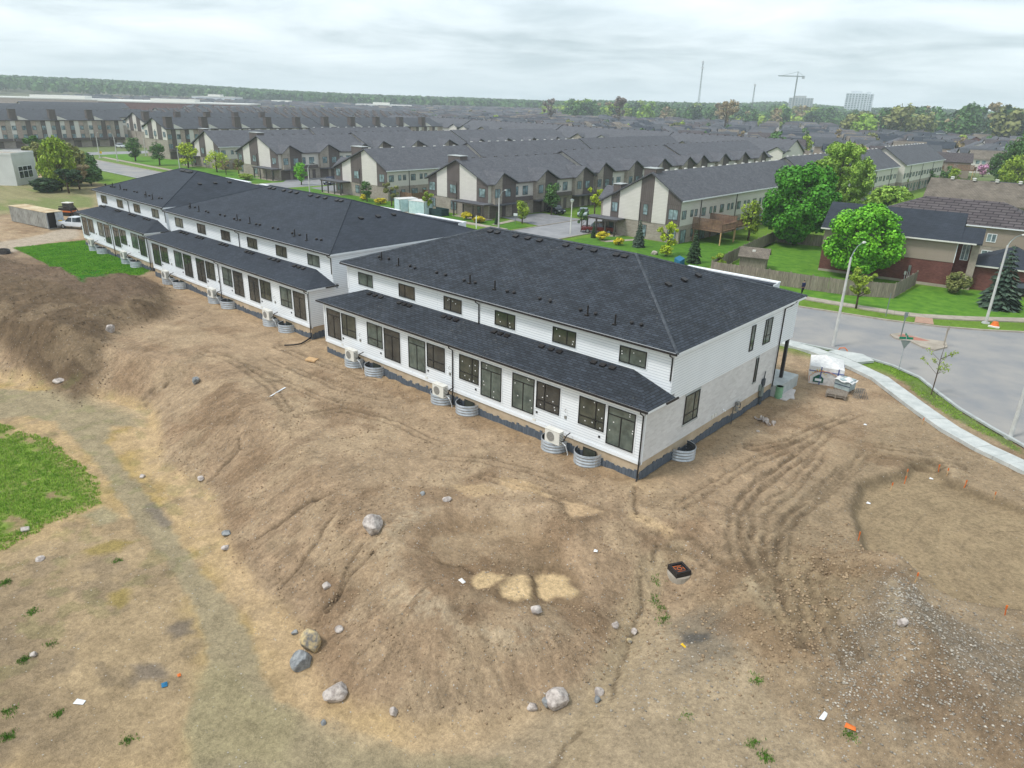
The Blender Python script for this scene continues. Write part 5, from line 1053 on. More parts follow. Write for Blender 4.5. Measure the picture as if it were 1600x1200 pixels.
# trees and scrub at the left edge behind the white building
for i, (px, py, h, kd, lf, lb, w_) in enumerate([(97, 298, 11, 'willow', 'spring', 'tall light green willowy tree right of the white building', .7), (70, 280, 9, 'sparse', 'olive', 'olive tree touching the white building', 1.4), (125, 296, 5, 'sparse', 'tan', 'brownish scrubby tree at left', 1.6), (143, 290, 4.5, 'round', 'mid', 'dark green bush nearest the left street', 1.3), (108, 302, 5, 'sparse', 'dark', 'dark low bush under the tall light green tree', 1.8), (60, 262, 8, 'sparse', 'mid', 'green tree behind the white building', 1.5), (84, 288, 6.5, 'globe', 'spring', 'rounded light green tree next to the white building', .9), (112, 290, 9, 'willow', 'olive', 'olive green bush mass in the middle of the left scrub', 1.1), (130, 282, 7, 'globe', 'mid', 'mid green bush behind the left scrub', 1.2), (75, 300, 3, 'globe', 'dark', 'low dark shrub at the foot of the white building', 2.0)]):
    x, y = PZ(px, py); tree('scrub_tree', lb, x, y, h, kd, lf, 60+i, 3500, .38, 0, wide=w_)
# young street trees on the new verge
def sapling(label, x, y, h, seed):
    z = gh(x, y); t = thing('sapling', label, 'tree', (x, y, z)); r = random.Random(seed); b = MB()
    b.tube([(0, 0, 0), (.03, .02, h*.4), (0, 0, h*.7), (.05, 0, h)], [.05, .042, .028, .01], m_bark, 6); b.obj('trunk', t); C_ = []
    b = MB()
    for i in range(11):
        a = r.uniform(0, 6.28); z0 = h*r.uniform(.38, .8); l = h*r.uniform(.16, .3); e_ = (math.cos(a)*l, math.sin(a)*l, z0+l*.8); b.tube([(0, 0, z0), e_], [.016, .006], m_bark, 4); C_.append(e_); C_.append(tuple(v*.7+w_*.3 for v, w_ in zip(e_, (0, 0, z0))))
    b.obj('branch', t, kind='stuff'); me = leaf_cloud('leaves', C_, [.2]*len(C_), 420, .085, LEAF['spring'], seed, shell=.1); link('crown', me, t)
sapling('thin young tree on the new grass verge right of the street sign', 8.8, 28.2, 4.1, 4)
# ------------------------------------------------------------ far woods
def woods(name, label, pts, hmin, hmax, leaf, rad, nper=60, sz=2.2, seed=0, cat='trees'):
    r = np.random.default_rng(seed); V = []; 
    P = np.array(pts); n = len(P); z = hfull(P[:, 0], P[:, 1])
    hh = r.uniform(hmin, hmax, n); k = np.repeat(np.arange(n), nper); d = r.normal(size=(n*nper, 3)); d /= np.linalg.norm(d, axis=1)[:, None]; d[:, 2] = np.abs(d[:, 2])*1.0-.35
    c = np.stack([P[k, 0], P[k, 1], z[k]+hh[k]*.5], 1); q = c+d*np.stack([hh[k]*rad, hh[k]*rad, hh[k]*.52], 1)
    nr = d+r.normal(size=d.shape)*.4; nr /= np.linalg.norm(nr, axis=1)[:, None]; a = np.cross(nr, r.normal(size=d.shape)); a /= np.linalg.norm(a, axis=1)[:, None]; b = np.cross(nr, a); s = (sz*(.6+.8*r.random(len(k))))[:, None]
    V = np.stack([q-a*s, q+b*s, q+a*s, q-b*s], 1).reshape(-1, 3); me = npmesh(name, V, np.arange(len(V)).reshape(-1, 4), [LEAF[leaf]])
    return tag(link(name, me), label, cat, kind='stuff')
def ray_pts(n, az0, az1, r0, r1, seed):
    r = np.random.default_rng(seed); a = np.radians(r.uniform(az0, az1, n)); q = np.sqrt(r.uniform(r0*r0, r1*r1, n)); return [(CAMP[0]+q_*math.cos(a_), CAMP[1]+q_*math.sin(a_)) for a_, q_ in zip(a, q)]
woods('woodland', 'hazy blue-green woodland along the left horizon', ray_pts(2600, 125, 172, 1350, 2100, 1), 15, 22, 'mid', .36, 34, 3.2, 1, 'woodland')
woods('woodland', 'hazy distant wood across the middle and right horizon', ray_pts(1300, 92, 126, 1400, 2400, 2), 12, 19, 'mid', .4, 26, 3.6, 2, 'woodland')
woods('woodland', 'dark evergreen patches in the distant wood', ray_pts(500, 92, 170, 1300, 1900, 3), 14, 20, 'dark', .3, 26, 3.0, 3, 'woodland')
woods('tree_belt', 'belt of leafy trees filling in behind the single ones', ray_pts(420, 94, 128, 980, 1250, 8), 13, 20, 'mid', .42, 60, 1.9, 8, 'trees')
woods('tree_belt', 'yellowish trees scattered through the belt', ray_pts(120, 94, 130, 900, 1250, 9), 11, 17, 'spring', .42, 60, 1.7, 9, 'trees')
# tree belt in front of the horizon: individuals
_pool = [('round', 'mid', 71), ('round', 'dark', 72), ('round', 'olive', 73), ('oval', 'mid', 74), ('sparse', 'tan', 75), ('round', 'spring', 76), ('willow', 'willow', 77), ('round', 'mid', 78)]
def far_tree(x, y, h, which, group, label, z=None, wide=1.):
    kd, lf, sd_ = _pool[which]; key = ('far', which)
    if key not in _tc:
        tr, cr, hb = tree_meshes(kd, lf, sd_, 10., 420, .95)
        b = MB(); b.cyl(0, 0, 0, 6, .25, .12, m_bark, 5); V = [v.co[:] for v in cr.vertices]; base = len(b.v); b.add(V, [tuple(p.vertices) for p in cr.polygons], LEAF[lf]); _tc[key] = b.mesh('broadleaf_tree')
    o = link('broadleaf_tree', _tc[key], None, (x, y, gh(x, y) if z is None else z), random.uniform(0, 6)); s = h/10; o.scale = (s*wide, s*wide, s)
    return tag(o, label, 'tree', group)
NM_TREES = []
rr = random.Random(5); GB = 'trees of the belt below the horizon'; KN = ['mid green', 'dark green', 'olive', 'upright green', 'bare tan', 'yellow-green', 'wispy green', 'full green']
for i in range(185):
    az = rr.uniform(94.5, 128); q = rr.uniform(820, 1180) if az > 108 else rr.uniform(600, 1000); a = R(az); x, y = CAMP[0]+q*math.cos(a), CAMP[1]+q*math.sin(a); w_ = rr.choice([0, 0, 1, 1, 2, 3, 4, 5, 6, 7, 7])
    NM_TREES.append((far_tree(x, y, (13+5*(az < 106))*rr.uniform(.85, 1.5)+(q-300)/150, w_, GB, '', wide=1.15), KN[w_]+' skyline belt tree', 'belt'))
for i, (px, py, h, w_, lb, d) in enumerate([(968, 160, 26, 6, 'tall pale leafless tree standing out of the belt, left of the masts', 620), (861, 160, 24, 6, 'pale leafless tree standing out of the belt, farther left', 700), (1138, 162, 26, 4, 'thin bare tree between the two masts', 600), (1212, 212, 12, 0, 'solitary round green tree above the white gable end', 330), (1340, 216, 10, 2, 'round olive tree by the brown dome roof', 300)]):
    d_ = pray(px, py); k_ = d/math.hypot(d_[0], d_[1]); x, y = CAMP[0]+d_[0]*k_, CAMP[1]+d_[1]*k_
    if i < 3: lf = 'bare' if i != 2 else 'tan'; tree('bare_tree', lb, x, y, h*.95, 'sparse', lf, 80+i, 1100, 1.1, 0, wide=1.0)
    else: far_tree(x, y, h, w_, None, lb, 0, 1.1)
for i, (px, py, h, w_, lb) in enumerate([(1395, 300, 5.5, 5, 'yellow-green garden tree behind the brown roof'), (1448, 292, 5, 0, 'green garden tree beside the timber balconies'), (1420, 295, 4.5, 1, 'dark green garden bush left of the timber balconies'), (1490, 285, 4.5, 5, 'bright garden tree under the far blue roof'), (1475, 283, 5, 7, 'green garden tree by the white pergola'), (1355, 300, 6, 0, 'green tree at the far corner of the first townhouse row')]):
    x, y = PZ(px, py); far_tree(x, y, h, w_, None, lb, 0, 1.2)
x, y = PZ(1535, 276); tree('blossom_tree', 'pink flowering tree at the right among the back gardens', x, y, 4.5, 'round', 'pink', 90, 900, .35, 0, wide=1.3)

def _px(o):
    d = np.array(o.matrix_world.translation if False else o.location)-CAMP; q = d@_fw; return 800+FPX*(d@_R)/q if q > 0 else 9999
_Z = [(150, 'at the far left'), (420, 'above the saw-toothed roofs'), (640, 'left of the long back roofs'), (861, 'left of the paler leafless tree'), (968, 'between the two tall leafless trees'), (1099, 'left of the tallest mast'), (1180, 'between the two masts'), (1250, 'left of the crane'), (1330, 'under the crane'), (1375, 'below the apartment towers'), (1480, 'right of the apartment towers'), (9e9, 'near the right edge')]
def ordinal(n): return ['', 'first', 'second', 'third', 'fourth', 'fifth', 'sixth', 'seventh', 'eighth', 'ninth'][n] if n < 10 else '%d%s' % (n, {1: 'st', 2: 'nd', 3: 'rd'}.get(n % 10 if n % 100 not in (11, 12, 13) else 0, 'th'))
def name_row(items):
    """items (object, description, where): one label each, by zone and order from the left"""
    cnt = {}
    for px, i in sorted((_px(it[0]), i) for i, it in enumerate(items)):
        o, ds, wh = items[i]; z = next(t_ for lim, t_ in _Z if px < lim); k = (ds, z); cnt[k] = cnt.get(k, 0)+1
        o['label'] = '%s %s from left, %s' % (ordinal(cnt[k]), ds, z)
# ------------------------------------------------------------ detached houses
def wall_box(b, x0, y0, x1, y1, z0, z1, m): b.box(x0, y0, z0, x1, y1, z1, m)
def house(label, x, y, rz, w, d, hw=5.4, hr=2.6, roof=None, wall=None, base=None, style='gable', z=0, group=None, name='house', garage=False, windows=True, ridge_x=True, eave=.45):
    t = thing(name, label, 'house', (x, y, z), rz, group); roof = roof or m_shingle_b; wall = wall or m_taupesiding; base = base or wall
    b = MB(); b.box(-w/2, -d/2, -.6, w/2, d/2, 2.75, base); b.obj('lower_wall', t)
    b = MB(); b.box(-w/2-.03, -d/2-.03, 2.753, w/2+.03, d/2+.03, hw-.1, wall)
    e = eave
    if style == 'gable':
        b.wallpoly([(-w/2, -d/2, hw-.098), (-w/2, d/2, hw-.098), (-w/2, 0, hw+hr-.15)], (w, 0, 0), wall); b.obj('upper_wall', t)
        s_ = hr/(d/2); b = MB()
        b.wallpoly([(-w/2-e, -d/2-e, hw-s_*e), (-w/2-e, 0, hw+hr), (-w/2-e, 0, hw+hr-.18), (-w/2-e, -d/2-e, hw-s_*e-.18)], (w+2*e, 0, 0), roof)
        b.wallpoly([(-w/2-e, .002, hw+hr), (-w/2-e, d/2+e, hw-s_*e), (-w/2-e, d/2+e, hw-s_*e-.18), (-w/2-e, .002, hw+hr-.18)], (w+2*e, 0, 0), roof); b.obj('roof', t)
    else:
        b.obj('upper_wall', t); k = min(w, d)/2*.98; b = MB(); x0, x1, y0, y1 = -w/2-e, w/2+e, -d/2-e, d/2+e
        if w >= d: hiproof(b, x0, x1, y0, y1, hw, x0+k+e, x1-k-e, 0, hw+hr, roof)
        else: 
            a = [(x0, y0, hw), (x1, y0, hw), (x1, y1, hw), (x0, y1, hw), (0, y0+k+e, hw+hr), (0, y1-k-e, hw+hr)]; b.add(a, [(0, 1, 4), (1, 2, 5, 4), (2, 3, 5), (3, 0, 4, 5)], roof)
        b.box(x0, y0, hw-.18, x1, y1, hw-.004, m_whitetrim); b.obj('roof', t)
    if windows:
        for i, xx in enumerate((-w*.28, w*.22)):
            window(t, (xx-.6, -d/2-.035, 3.4), 0, 1.2, 1.2, 'double', m_glassbg, m_whitetrim, panes=False, b=.09)
            window(t, (xx-.8, -d/2-.005, .8), 0, 1.6, 1.4, 'double', m_glassbg, m_whitetrim, panes=False, b=.09)
        window(t, (w/2+.035, -d*.2, 3.4), R(90), 1.2, 1.2, 'double', m_glassbg, m_whitetrim, panes=False, b=.09)
        window(t, (-w/2-.035, d*.2, 3.4), R(-90), 1.2, 1.2, 'double', m_glassbg, m_whitetrim, panes=False, b=.09)
    if garage: b = MB(); b.box(-w*.3, -d/2-.04, 0, -w*.3+4.6, -d/2-.006, 2.2, m_whitetrim); b.obj('garage_door', t)
    return t
# the brick house on the corner, its long side wall towards the street
bh = thing('brick_house', 'corner house, red brick below and taupe siding above, black gable roof, behind the maple', 'house', (0.7, 70.1, 0), R(9))
b = MB(); b.box(-15.5, 0, -.2, 0, 9, .35, m_oldconc); b.obj('foundation', bh)
b = MB(); b.box(-15.5, .03, .352, 0, 9, 3.2, m_redbrick); b.box(.002, 1.6, .352, 2.0, 8.6, 5.6, m_redbrick); b.obj('brick_wall', bh)
b = MB(); b.box(-15.55, -.03, 3.203, -.05, 9.05, 6.1, m_taupesiding); b.wallpoly([(-15.5, .02, 6.102), (-15.5, 8.98, 6.102), (-15.5, 4.5, 8.7)], (15.4, 0, 0), m_taupesiding); b.obj('siding', bh)
b = MB(); b.box(-.048, -.025, 3.2, .03, .1, 6.1, m_whitetrim); b.obj('corner_trim', bh)
b = MB(); s_ = .58
b.wallpoly([(-16, -.5, 5.9), (-16, 4.5, 8.8), (-16, 4.5, 8.62), (-16, -.5, 5.72)], (16.2, 0, 0), m_shingle2); b.wallpoly([(-16, 4.502, 8.8), (-16, 9.5, 5.9), (-16, 9.5, 5.72), (-16, 4.502, 8.62)], (16.2, 0, 0), m_shingle2); b.wallpoly([(.202, -.5, 5.9), (.202, 2.4, 7.4), (.202, 2.4, 7.22), (.202, -.5, 5.72)], (2.3, 0, 0), m_shingle2); b.wallpoly([(.202, 2.402, 7.4), (.202, 5.3, 5.9), (.202, 5.3, 5.72), (.202, 2.402, 7.22)], (2.3, 0, 0), m_shingle2); b.wallpoly([(2.0, -.1, 5.72), (2.0, 4.9, 5.72), (2.0, 2.4, 7.1)], (.2, 0, 0), m_taupesiding); b.obj('roof', bh)
b = MB(); b.wallpoly([(-.4, .6, 6.3), (-.4, 8.4, 6.3), (-.4, 4.5, 8.55)], (.3, 0, 0), m_creamsiding); b.obj('small_gable', bh)
b = MB(); b.box(-16, -.62, 5.7, 1.9, -.502, 5.86, m_acwhite); b.obj('gutter', bh)
window(bh, (-10.0, -.04, 4.3), 0, 1.3, 1.25, 'double', m_glassbg, m_whitetrim, b=.1)
window(bh, (.5, 1.597, 3.4), 0, .9, 2.0, 'double', m_glassbg, m_whitetrim, b=.09)
b = MB(); b.box(1.55, .5, 0, 2.35, 1.5, 5.7, m_taupesiding if False else mat('stone_pillar', srgb(168, 156, 142), srgb(140, 130, 118), scale=1.4, rough=.9, bump=.03, bscale=3)); b.obj('stone_pillar', bh)
b = MB(); b.box(.01, .35, .3, .06, 1.55, 2.5, m_black); b.obj('side_door', bh)
b = MB(); b.box(-8.6, -.25, 3.6, -8.15, -.034, 3.95, m_black); b.obj('exhaust_vent', bh)
b = MB(); 
for i in range(14):
    a = 6.283*i/14; 
b.add([(-8.7+.42*math.cos(6.283*i/14), -.55-.1*math.sin(6.283*i/14), 2.35+.42*math.sin(6.283*i/14)) for i in range(14)]+[(-8.7, -.4, 2.35)], [(i, (i+1) % 14, 14) for i in range(14)], m_acgrille); b.tube([(-8.7, -.4, 2.35), (-8.7, .02, 2.0)], .03, m_acgrille, 5); b.tube([(-8.7, -.5, 2.0), (-8.5, -.95, 2.3)], .02, m_acgrille, 4); b.obj('satellite_dish', bh)
b = MB(); b.box(-4.75, -.14, 1.5, -4.45, .028, 2.25, m_steel); b.box(-5.1, -.12, 1.0, -4.85, .028, 1.4, m_acwhite)
for q in (-4.95, -4.7, -4.5): b.tube([(q, -.06, 1.5), (q, -.06, 0)], .03, m_whitetrim, 5)
b.obj('electric_meter', bh)
g = MB(); g.box(2.4, 1.4, -.2, 9.5, 8.5, 3.1, m_redbrick); g.obj('garage_wall', bh)
g = MB(); hiproof(g, 2.2, 10.0, .9, 9.0, 3.15, 6, 6.2, 5, 5.3, m_shingle2); g.box(2.2, .9, 2.97, 10, 9, 3.145, m_acwhite); g.obj('garage_roof', bh)
# the close neighbours at right
house('taupe house with ribbed brown roof directly behind the brick house', -4.5, 96, R(7), 22, 12, 5.6, 2.9, m_shingle_b, m_taupesiding, m_stone, 'hip')
house('brown roofed house at the right edge with a white bay, partly behind the spruce', 13.5, 83, R(10), 11, 11, 4.2, 2.4, m_shingle_b, m_taupesiding, m_stone, 'hip', garage=True)
house('long taupe roof with five white ridge vents behind the ribbed brown roof', -3.5, 130, R(6), 26, 12, 5.6, 3.3, m_shingle_t, m_taupesiding, m_stone, 'gable')
for i in range(6):
    b = MB(); b.cyl(0, 0, -.1, .32, .3, .3, m_acwhite, 8); b.cyl(0, 0, .32, .4, .42, .2, m_acwhite, 8); tag(b.obj('ridge_vent', loc=(-13.2+3.6*i, 129-.38*1.2+.0+.38*i, 8.95)), 'small white turbine vent on the long taupe roof, number %s from the left' % ['one', 'two', 'three', 'four', 'five', 'six'][i], 'vent', 'white vents on the taupe roof')
house('dark slate roofed house beyond the taupe roof with white vents', -6, 150, R(6), 20, 12, 5.0, 2.6, m_shingle2, m_taupesiding, m_stone, 'hip')
house('slate hip roofed house at the right edge beyond the dark roof', 6, 152, R(6), 16, 12, 5.2, 3.2, m_shingle2, m_taupesiding, m_stone, 'hip')
# second ring, surveyed from their ridges
RF = {'slate': m_shingle2, 'brown': m_shingle_b, 'taupe': m_shingle_t, 'grey': m_shingle_g, 'char': m_shingle_g3, 'tan': mat('tan_shingle', srgb(168, 128, 98), srgb(150, 114, 88), scale=1, rough=.9)}
WL = {'white': m_whitetrim, 'cream': m_creamsiding, 'taupe': m_taupesiding, 'brick': m_redbrick, 'pink': m_stone2}
_hl = [(1455, 222, 20, 12, 'slate', 'pink', 'gable', 'blue-black roofed house with timber balcony at the end of the white windowed row'), (1480, 240, 15, 11, 'brown', 'taupe', 'gable', 'brown roofed house with its gable end lit, right of the blue-black roof'),
 (1520, 230, 16, 12, 'grey', 'cream', 'hip', 'grey roofed house beside the far timber balconies'), (1540, 210, 18, 12, 'slate', 'cream', 'gable', 'dark slate house with pale gable, upper right'), (1575, 220, 14, 11, 'char', 'brick', 'hip', 'charcoal roofed house touching the right edge trees'),
 (1330, 225, 18, 18, 'tan', 'taupe', 'hip', 'house with orange-tan pyramid roof right of the white gable end'), (1290, 216, 15, 11, 'char', 'cream', 'gable', 'dark roofed house just right of the white gable end'), (1310, 205, 16, 11, 'grey', 'cream', 'hip', 'grey hip roofed house above the tan pyramid roof'),
 (1370, 201, 12, 10, 'char', 'white', 'gable', 'white walled house with brick base left of the green field'), (1410, 199, 16, 10, 'char', 'cream', 'gable', 'cream house with gable facing over the green field'), (1445, 202, 14, 10, 'brown', 'cream', 'gable', 'cream house with brown roof beyond the green field'), (1470, 204, 9, 9, 'slate', 'taupe', 'hip', 'small blue-grey building beside the green field'),
 (1385, 228, 12, 10, 'grey', 'taupe', 'hip', 'grey hip roof left of the green field'), (1275, 200, 14, 10, 'char', 'cream', 'hip', 'charcoal hip roof above the white gable end'), (1245, 190, 13, 10, 'char', 'cream', 'gable', 'pale gabled house with dark roof left of the solitary round tree'), (1550, 200, 16, 11, 'brown', 'cream', 'gable', 'broad low house with white gable, upper right')]
for i, (px, py, w, d, rf, wl, st, lb) in enumerate(_hl):
    x, y = PZ(px, py, 7.5); house(lb, x, y, R(8+(i % 3)*6), w, d, 5.4, 2.6, RF[rf], WL[wl], WL['brick'] if wl == 'white' else WL[wl], st)
x, y = PZ(1435, 222); sheet('field', [PZ(1378, 226), PZ(1470, 228), PZ(1530, 219), PZ(1480, 213), PZ(1380, 214)], .06, m_lawn, 'bright green field behind the roofs')
# ------------------------------------------------------------ the suburb behind
_hm = {}
def suburb_mesh(rf, wl, st, w, d):
    k = (rf, wl, st, w)
    if k in _hm: return _hm[k]
    b = MB(); hw, hr = 5.2, 2.8; R_, W_ = RF[rf], WL[wl]; b.box(-w/2, -d/2, -1, w/2, d/2, hw-.05, W_); e = .5
    if st == 'hip': hiproof(b, -w/2-e, w/2+e, -d/2-e, d/2+e, hw, -w/2+d/2*.8, w/2-d/2*.8, 0, hw+hr, R_)
    else:
        b.wallpoly([(-w/2, -d/2, hw-.048), (-w/2, d/2, hw-.048), (-w/2, 0, hw+hr-.2)], (w, 0, 0), W_); s_ = hr/(d/2)
        b.add([(-w/2-e, -d/2-e, hw-s_*e), (w/2+e, -d/2-e, hw-s_*e), (w/2+e, 0, hw+hr), (-w/2-e, 0, hw+hr), (w/2+e, d/2+e, hw-s_*e), (-w/2-e, d/2+e, hw-s_*e)], [(0, 1, 2, 3), (3, 2, 4, 5)], R_)
    # front gable wing and garage
    b.box(-w*.1, -d/2-3, -1, w*.38, -d/2, 3.0, W_); b.add([(-w*.1-.3, -d/2-3.4, 2.9), (w*.38+.3, -d/2-3.4, 2.9), (w*.14, -d/2-3.4, 5.0), (-w*.1-.3, 0, 2.9+2.4), (w*.38+.3, 0, 5.3), (w*.14, 0, 7.2)], [(0, 1, 2)], W_)
    b.add([(-w*.1-.3, -d/2-3.4, 2.95), (w*.14, -d/2-3.4, 5.05), (w*.14, 0, 5.1), (-w*.1-.3, -0, 2.95), (w*.38+.3, -d/2-3.4, 2.95), (w*.38+.3, -0, 2.95)], [(0, 1, 2, 3), (1, 4, 5, 2)], R_)
    b.box(0, -d/2-3.04, 0, w*.3, -d/2-3.002, 2.2, m_whitetrim)
    for xx in (-w*.38, -w*.2, w*.2):
        b.box(xx, -d/2-.04, 3.3, xx+1.2, -d/2-.002, 4.5, m_glassbg); b.box(xx, d/2+.002, 3.3, xx+1.2, d/2+.04, 4.5, m_glassbg); b.box(xx, d/2+.002, .8, xx+1.4, d/2+.04, 2.2, m_glassbg)
    for yy in (-d*.3, d*.15): b.box(w/2+.002, yy, 3.3, w/2+.04, yy+1, 4.4, m_glassbg); b.box(-w/2-.04, yy, 3.3, -w/2-.002, yy+1, 4.4, m_glassbg)
    _hm[k] = b.mesh('suburban_house'); return _hm[k]
CMB = [('char', 'cream'), ('grey', 'cream'), ('brown', 'pink'), ('slate', 'white'), ('grey', 'brick'), ('char', 'taupe'), ('brown', 'cream'), ('slate', 'pink'), ('char', 'white'), ('taupe', 'cream')]
RN = {'char': 'charcoal', 'grey': 'grey', 'brown': 'brown', 'slate': 'slate blue', 'taupe': 'taupe'}
rr = random.Random(11); cand = []
ROT = R(22)
NEARH = [tuple(o.location[:2]) for o in COLL.objects if o.name.startswith('house') and o.type == 'EMPTY']
for i in range(-50, 60):
    for j in range(0, 70):
        u = i*17.5+rr.uniform(-1, 1); v = j*33+(14 if i % 2 == 7 else 0)+rr.uniform(-1.5, 1.5)
        for s2 in (0, 1):
            uu, vv = u, v+s2*14.5
            x = -150+uu*math.cos(ROT)-vv*math.sin(ROT); y = 250+uu*math.sin(ROT)+vv*math.cos(ROT)
            dx, dy = x-CAMP[0], y-CAMP[1]; q = math.hypot(dx, dy); az = math.degrees(math.atan2(dy, dx))
            if q > 1250 or az < 93 or az > 168 or q < 300: continue
            if y < 245 and x < -60: continue
            if x < -300 and y < 330: continue
            if az < 118 and q > 880 - (az < 104)*250: continue
            if az < 104 and q < 330: continue
            px = 0
            if q < 450 and any(abs(x-a_) < 15 and abs(y-b_) < 14 for a_, b_ in NEARH): continue
            if rr.random() < .06: continue
            cand.append((q, x, y, az, s2))
cand.sort(); print('suburb', len(cand))
FB_ = MB(); NM_H = []
for n_, (q, x, y, az, s2) in enumerate(cand):
    c_ = rr.randrange(len(CMB)); rf, wl = CMB[c_]; st = rr.choice(['hip', 'gable', 'gable']); w = rr.choice([11, 13]); rz = ROT+(math.pi if s2 else 0)+rr.choice([0, 0, R(90)])
    if n_ < 300:
        o = link('suburban_house', suburb_mesh(rf, wl, st, w, 10.5), None, (x, y, 0), rz)
        side = 'left' if az > 135 else ('middle' if az > 118 else 'right')
        wd = {'cream': 'cream', 'taupe': 'taupe', 'pink': 'pinkish', 'white': 'white', 'brick': 'brick'}[wl]
        tag(o, '', 'house', 'houses of the far suburb'); NM_H.append((o, '%s house with %s %s roof' % (wd, RN[rf], st), 'houses'))
    else:
        c0, s0 = math.cos(rz), math.sin(rz); FB_.T = Matrix.Translation((x, y, gh(x, y) if q > 900 else 0)) @ Matrix.Rotation(rz, 4, 'Z'); hw, hr, d, e = 5.2, 2.9, 10.5, .5
        FB_.box(-w/2, -d/2, -1, w/2, d/2, hw-.05, WL[wl]); hiproof(FB_, -w/2-e, w/2+e, -d/2-e, d/2+e, hw, -w/2+(d/2*.8 if st == 'hip' else 0), w/2-(d/2*.8 if st == 'hip' else 0), 0, hw+hr, RF[rf])
FB_.T = None; tag(FB_.obj('distant_houses'), 'roofs of the most distant suburb reading as one mass', 'houses', kind='stuff')
# garden trees between far houses
for i in range(100):
    q, x, y, az, s2 = cand[rr.randrange(0, min(1000, len(cand)))]; w_ = rr.choice([0, 2, 3, 5, 5, 4, 7]); NM_TREES.append((far_tree(x+8*math.cos(ROT), y+8*math.sin(ROT), rr.uniform(6, 10), w_, 'garden trees among the far houses', '', 0), KN[w_]+' garden tree', 'roofs'))
name_row(NM_H); name_row([t_ for t_ in NM_TREES if t_[2] == 'belt']); name_row([t_ for t_ in NM_TREES if t_[2] == 'roofs'])
# ------------------------------------------------------------ far landmarks
def at_dist(px, py, dist):
    d = pray(px, py); k = dist/math.hypot(d[0], d[1]); return CAMP[0]+k*d[0], CAMP[1]+k*d[1], CAMP[2]+k*d[2]
def mast(label, px, py, dist, heads=1):
    x, y, zt = at_dist(px, py, dist); t = thing('cell_tower', label, 'mast', (x, y, 0)); b = MB(); w = 1.5
    for a in range(3):
        an = 6.283*a/3; b.tube([(w*math.cos(an), w*math.sin(an), 0), (.35*math.cos(an), .35*math.sin(an), zt)], .16, m_polegrey if False else m_steel, 4)
    z = 0
    while z < zt-2:
        k = 1-z/zt; r0 = .35+(w-.35)*k
        for a in range(3):
            a0, a1 = 6.283*a/3, 6.283*(a+1)/3; b.tube([(r0*math.cos(a0), r0*math.sin(a0), z), (r0*.95*math.cos(a1), r0*.95*math.sin(a1), z+3)], .08, m_steel, 3)
        z += 3
    b.obj('lattice', t)
    for hz in range(heads):
        b = MB()
        for a in range(6): an = 6.283*a/6; b.box(1.1*math.cos(an)-.25, 1.1*math.sin(an)-.25, zt-2.2-hz*6, 1.1*math.cos(an)+.25, 1.1*math.sin(an)+.25, zt-.2-hz*6, m_whitetrim)
        b.cyl(0, 0, zt-1.3-hz*6, zt-1.1-hz*6, 1.2, 1.2, m_steel, 8); b.obj('antenna', t, kind='stuff')
mast('tallest grey lattice mast on the skyline right of centre', 1099, 95, 900, 2)
mast('shorter lattice mast on the skyline with a flared top', 1180, 131, 900, 1)
x, y, zt = at_dist(1246, 120, 1400); t = thing('tower_crane', 'pale tower crane on the right skyline', 'crane', (x, y, 0), R(38))
b = MB(); b.box(-.9, -.9, 0, .9, .9, zt, m_steel); b.obj('mast', t); b = MB(); b.box(-32, -.6, zt, 1, .6, zt+1.6, m_steel); b.box(1, -.6, zt, 12, .6, zt+1.4, m_steel); b.obj('jib', t)
b = MB(); b.box(8, -1.2, zt-3, 12, 1.2, zt-.002, m_concrete); b.obj('counterweight', t); b = MB(); b.tube([(0, 0, zt+1), (0, 0, zt+8)], .6, m_steel, 4); b.tube([(0, 0, zt+8), (-24, 0, zt+1.6)], .25, m_steel, 3); b.tube([(0, 0, zt+8), (10, 0, zt+1.4)], .25, m_steel, 3); b.obj('apex_ties', t)
def block(label, px, pyt, dist, w, d, rz, fl, m, name='apartment_tower'):
    x, y, zt = at_dist(px, pyt, dist); t = thing(name, label, 'tower block', (x, y, 0), rz); b = MB(); b.box(-w/2, -d/2, 0, w/2, d/2, zt, m); b.obj('wall', t)
    b = MB(); n = int(zt/3.1)
    for i in range(n):
        z = zt-1-i*3.1
        for k in range(int(w/5)): b.box(-w/2+.8+k*5, -d/2-.25, z-1.9, -w/2+3.6+k*5, -d/2-.01, z, m_glassbg)
        for k in range(int(d/5)): b.box(-w/2-.25, -d/2+.8+k*5, z-1.9, -w/2-.01, -d/2+3.6+k*5, z, m_glassbg); b.box(w/2+.01, -d/2+.8+k*5, z-1.9, w/2+.25, -d/2+3.6+k*5, z, m_glassbg)
    b.obj('window', t, kind='stuff'); b = MB(); b.box(-w*.3, -d*.3, zt, w*.2, d*.3, zt+3.5, m); b.obj('roof_plant', t)
m_tw = mat('white_highrise', srgb(214, 222, 226), srgb(200, 208, 212), scale=.1, rough=.7)
block('left and wider of the two white apartment towers on the right skyline', 1340, 146, 1500, 36, 22, R(20), 14, m_tw); block('right and narrower white apartment tower on the skyline', 1358, 147, 1540, 16, 22, R(20), 14, m_tw)
block('low unfinished concrete block under the tower crane', 1252, 153, 1480, 40, 22, R(25), 7, m_concrete)
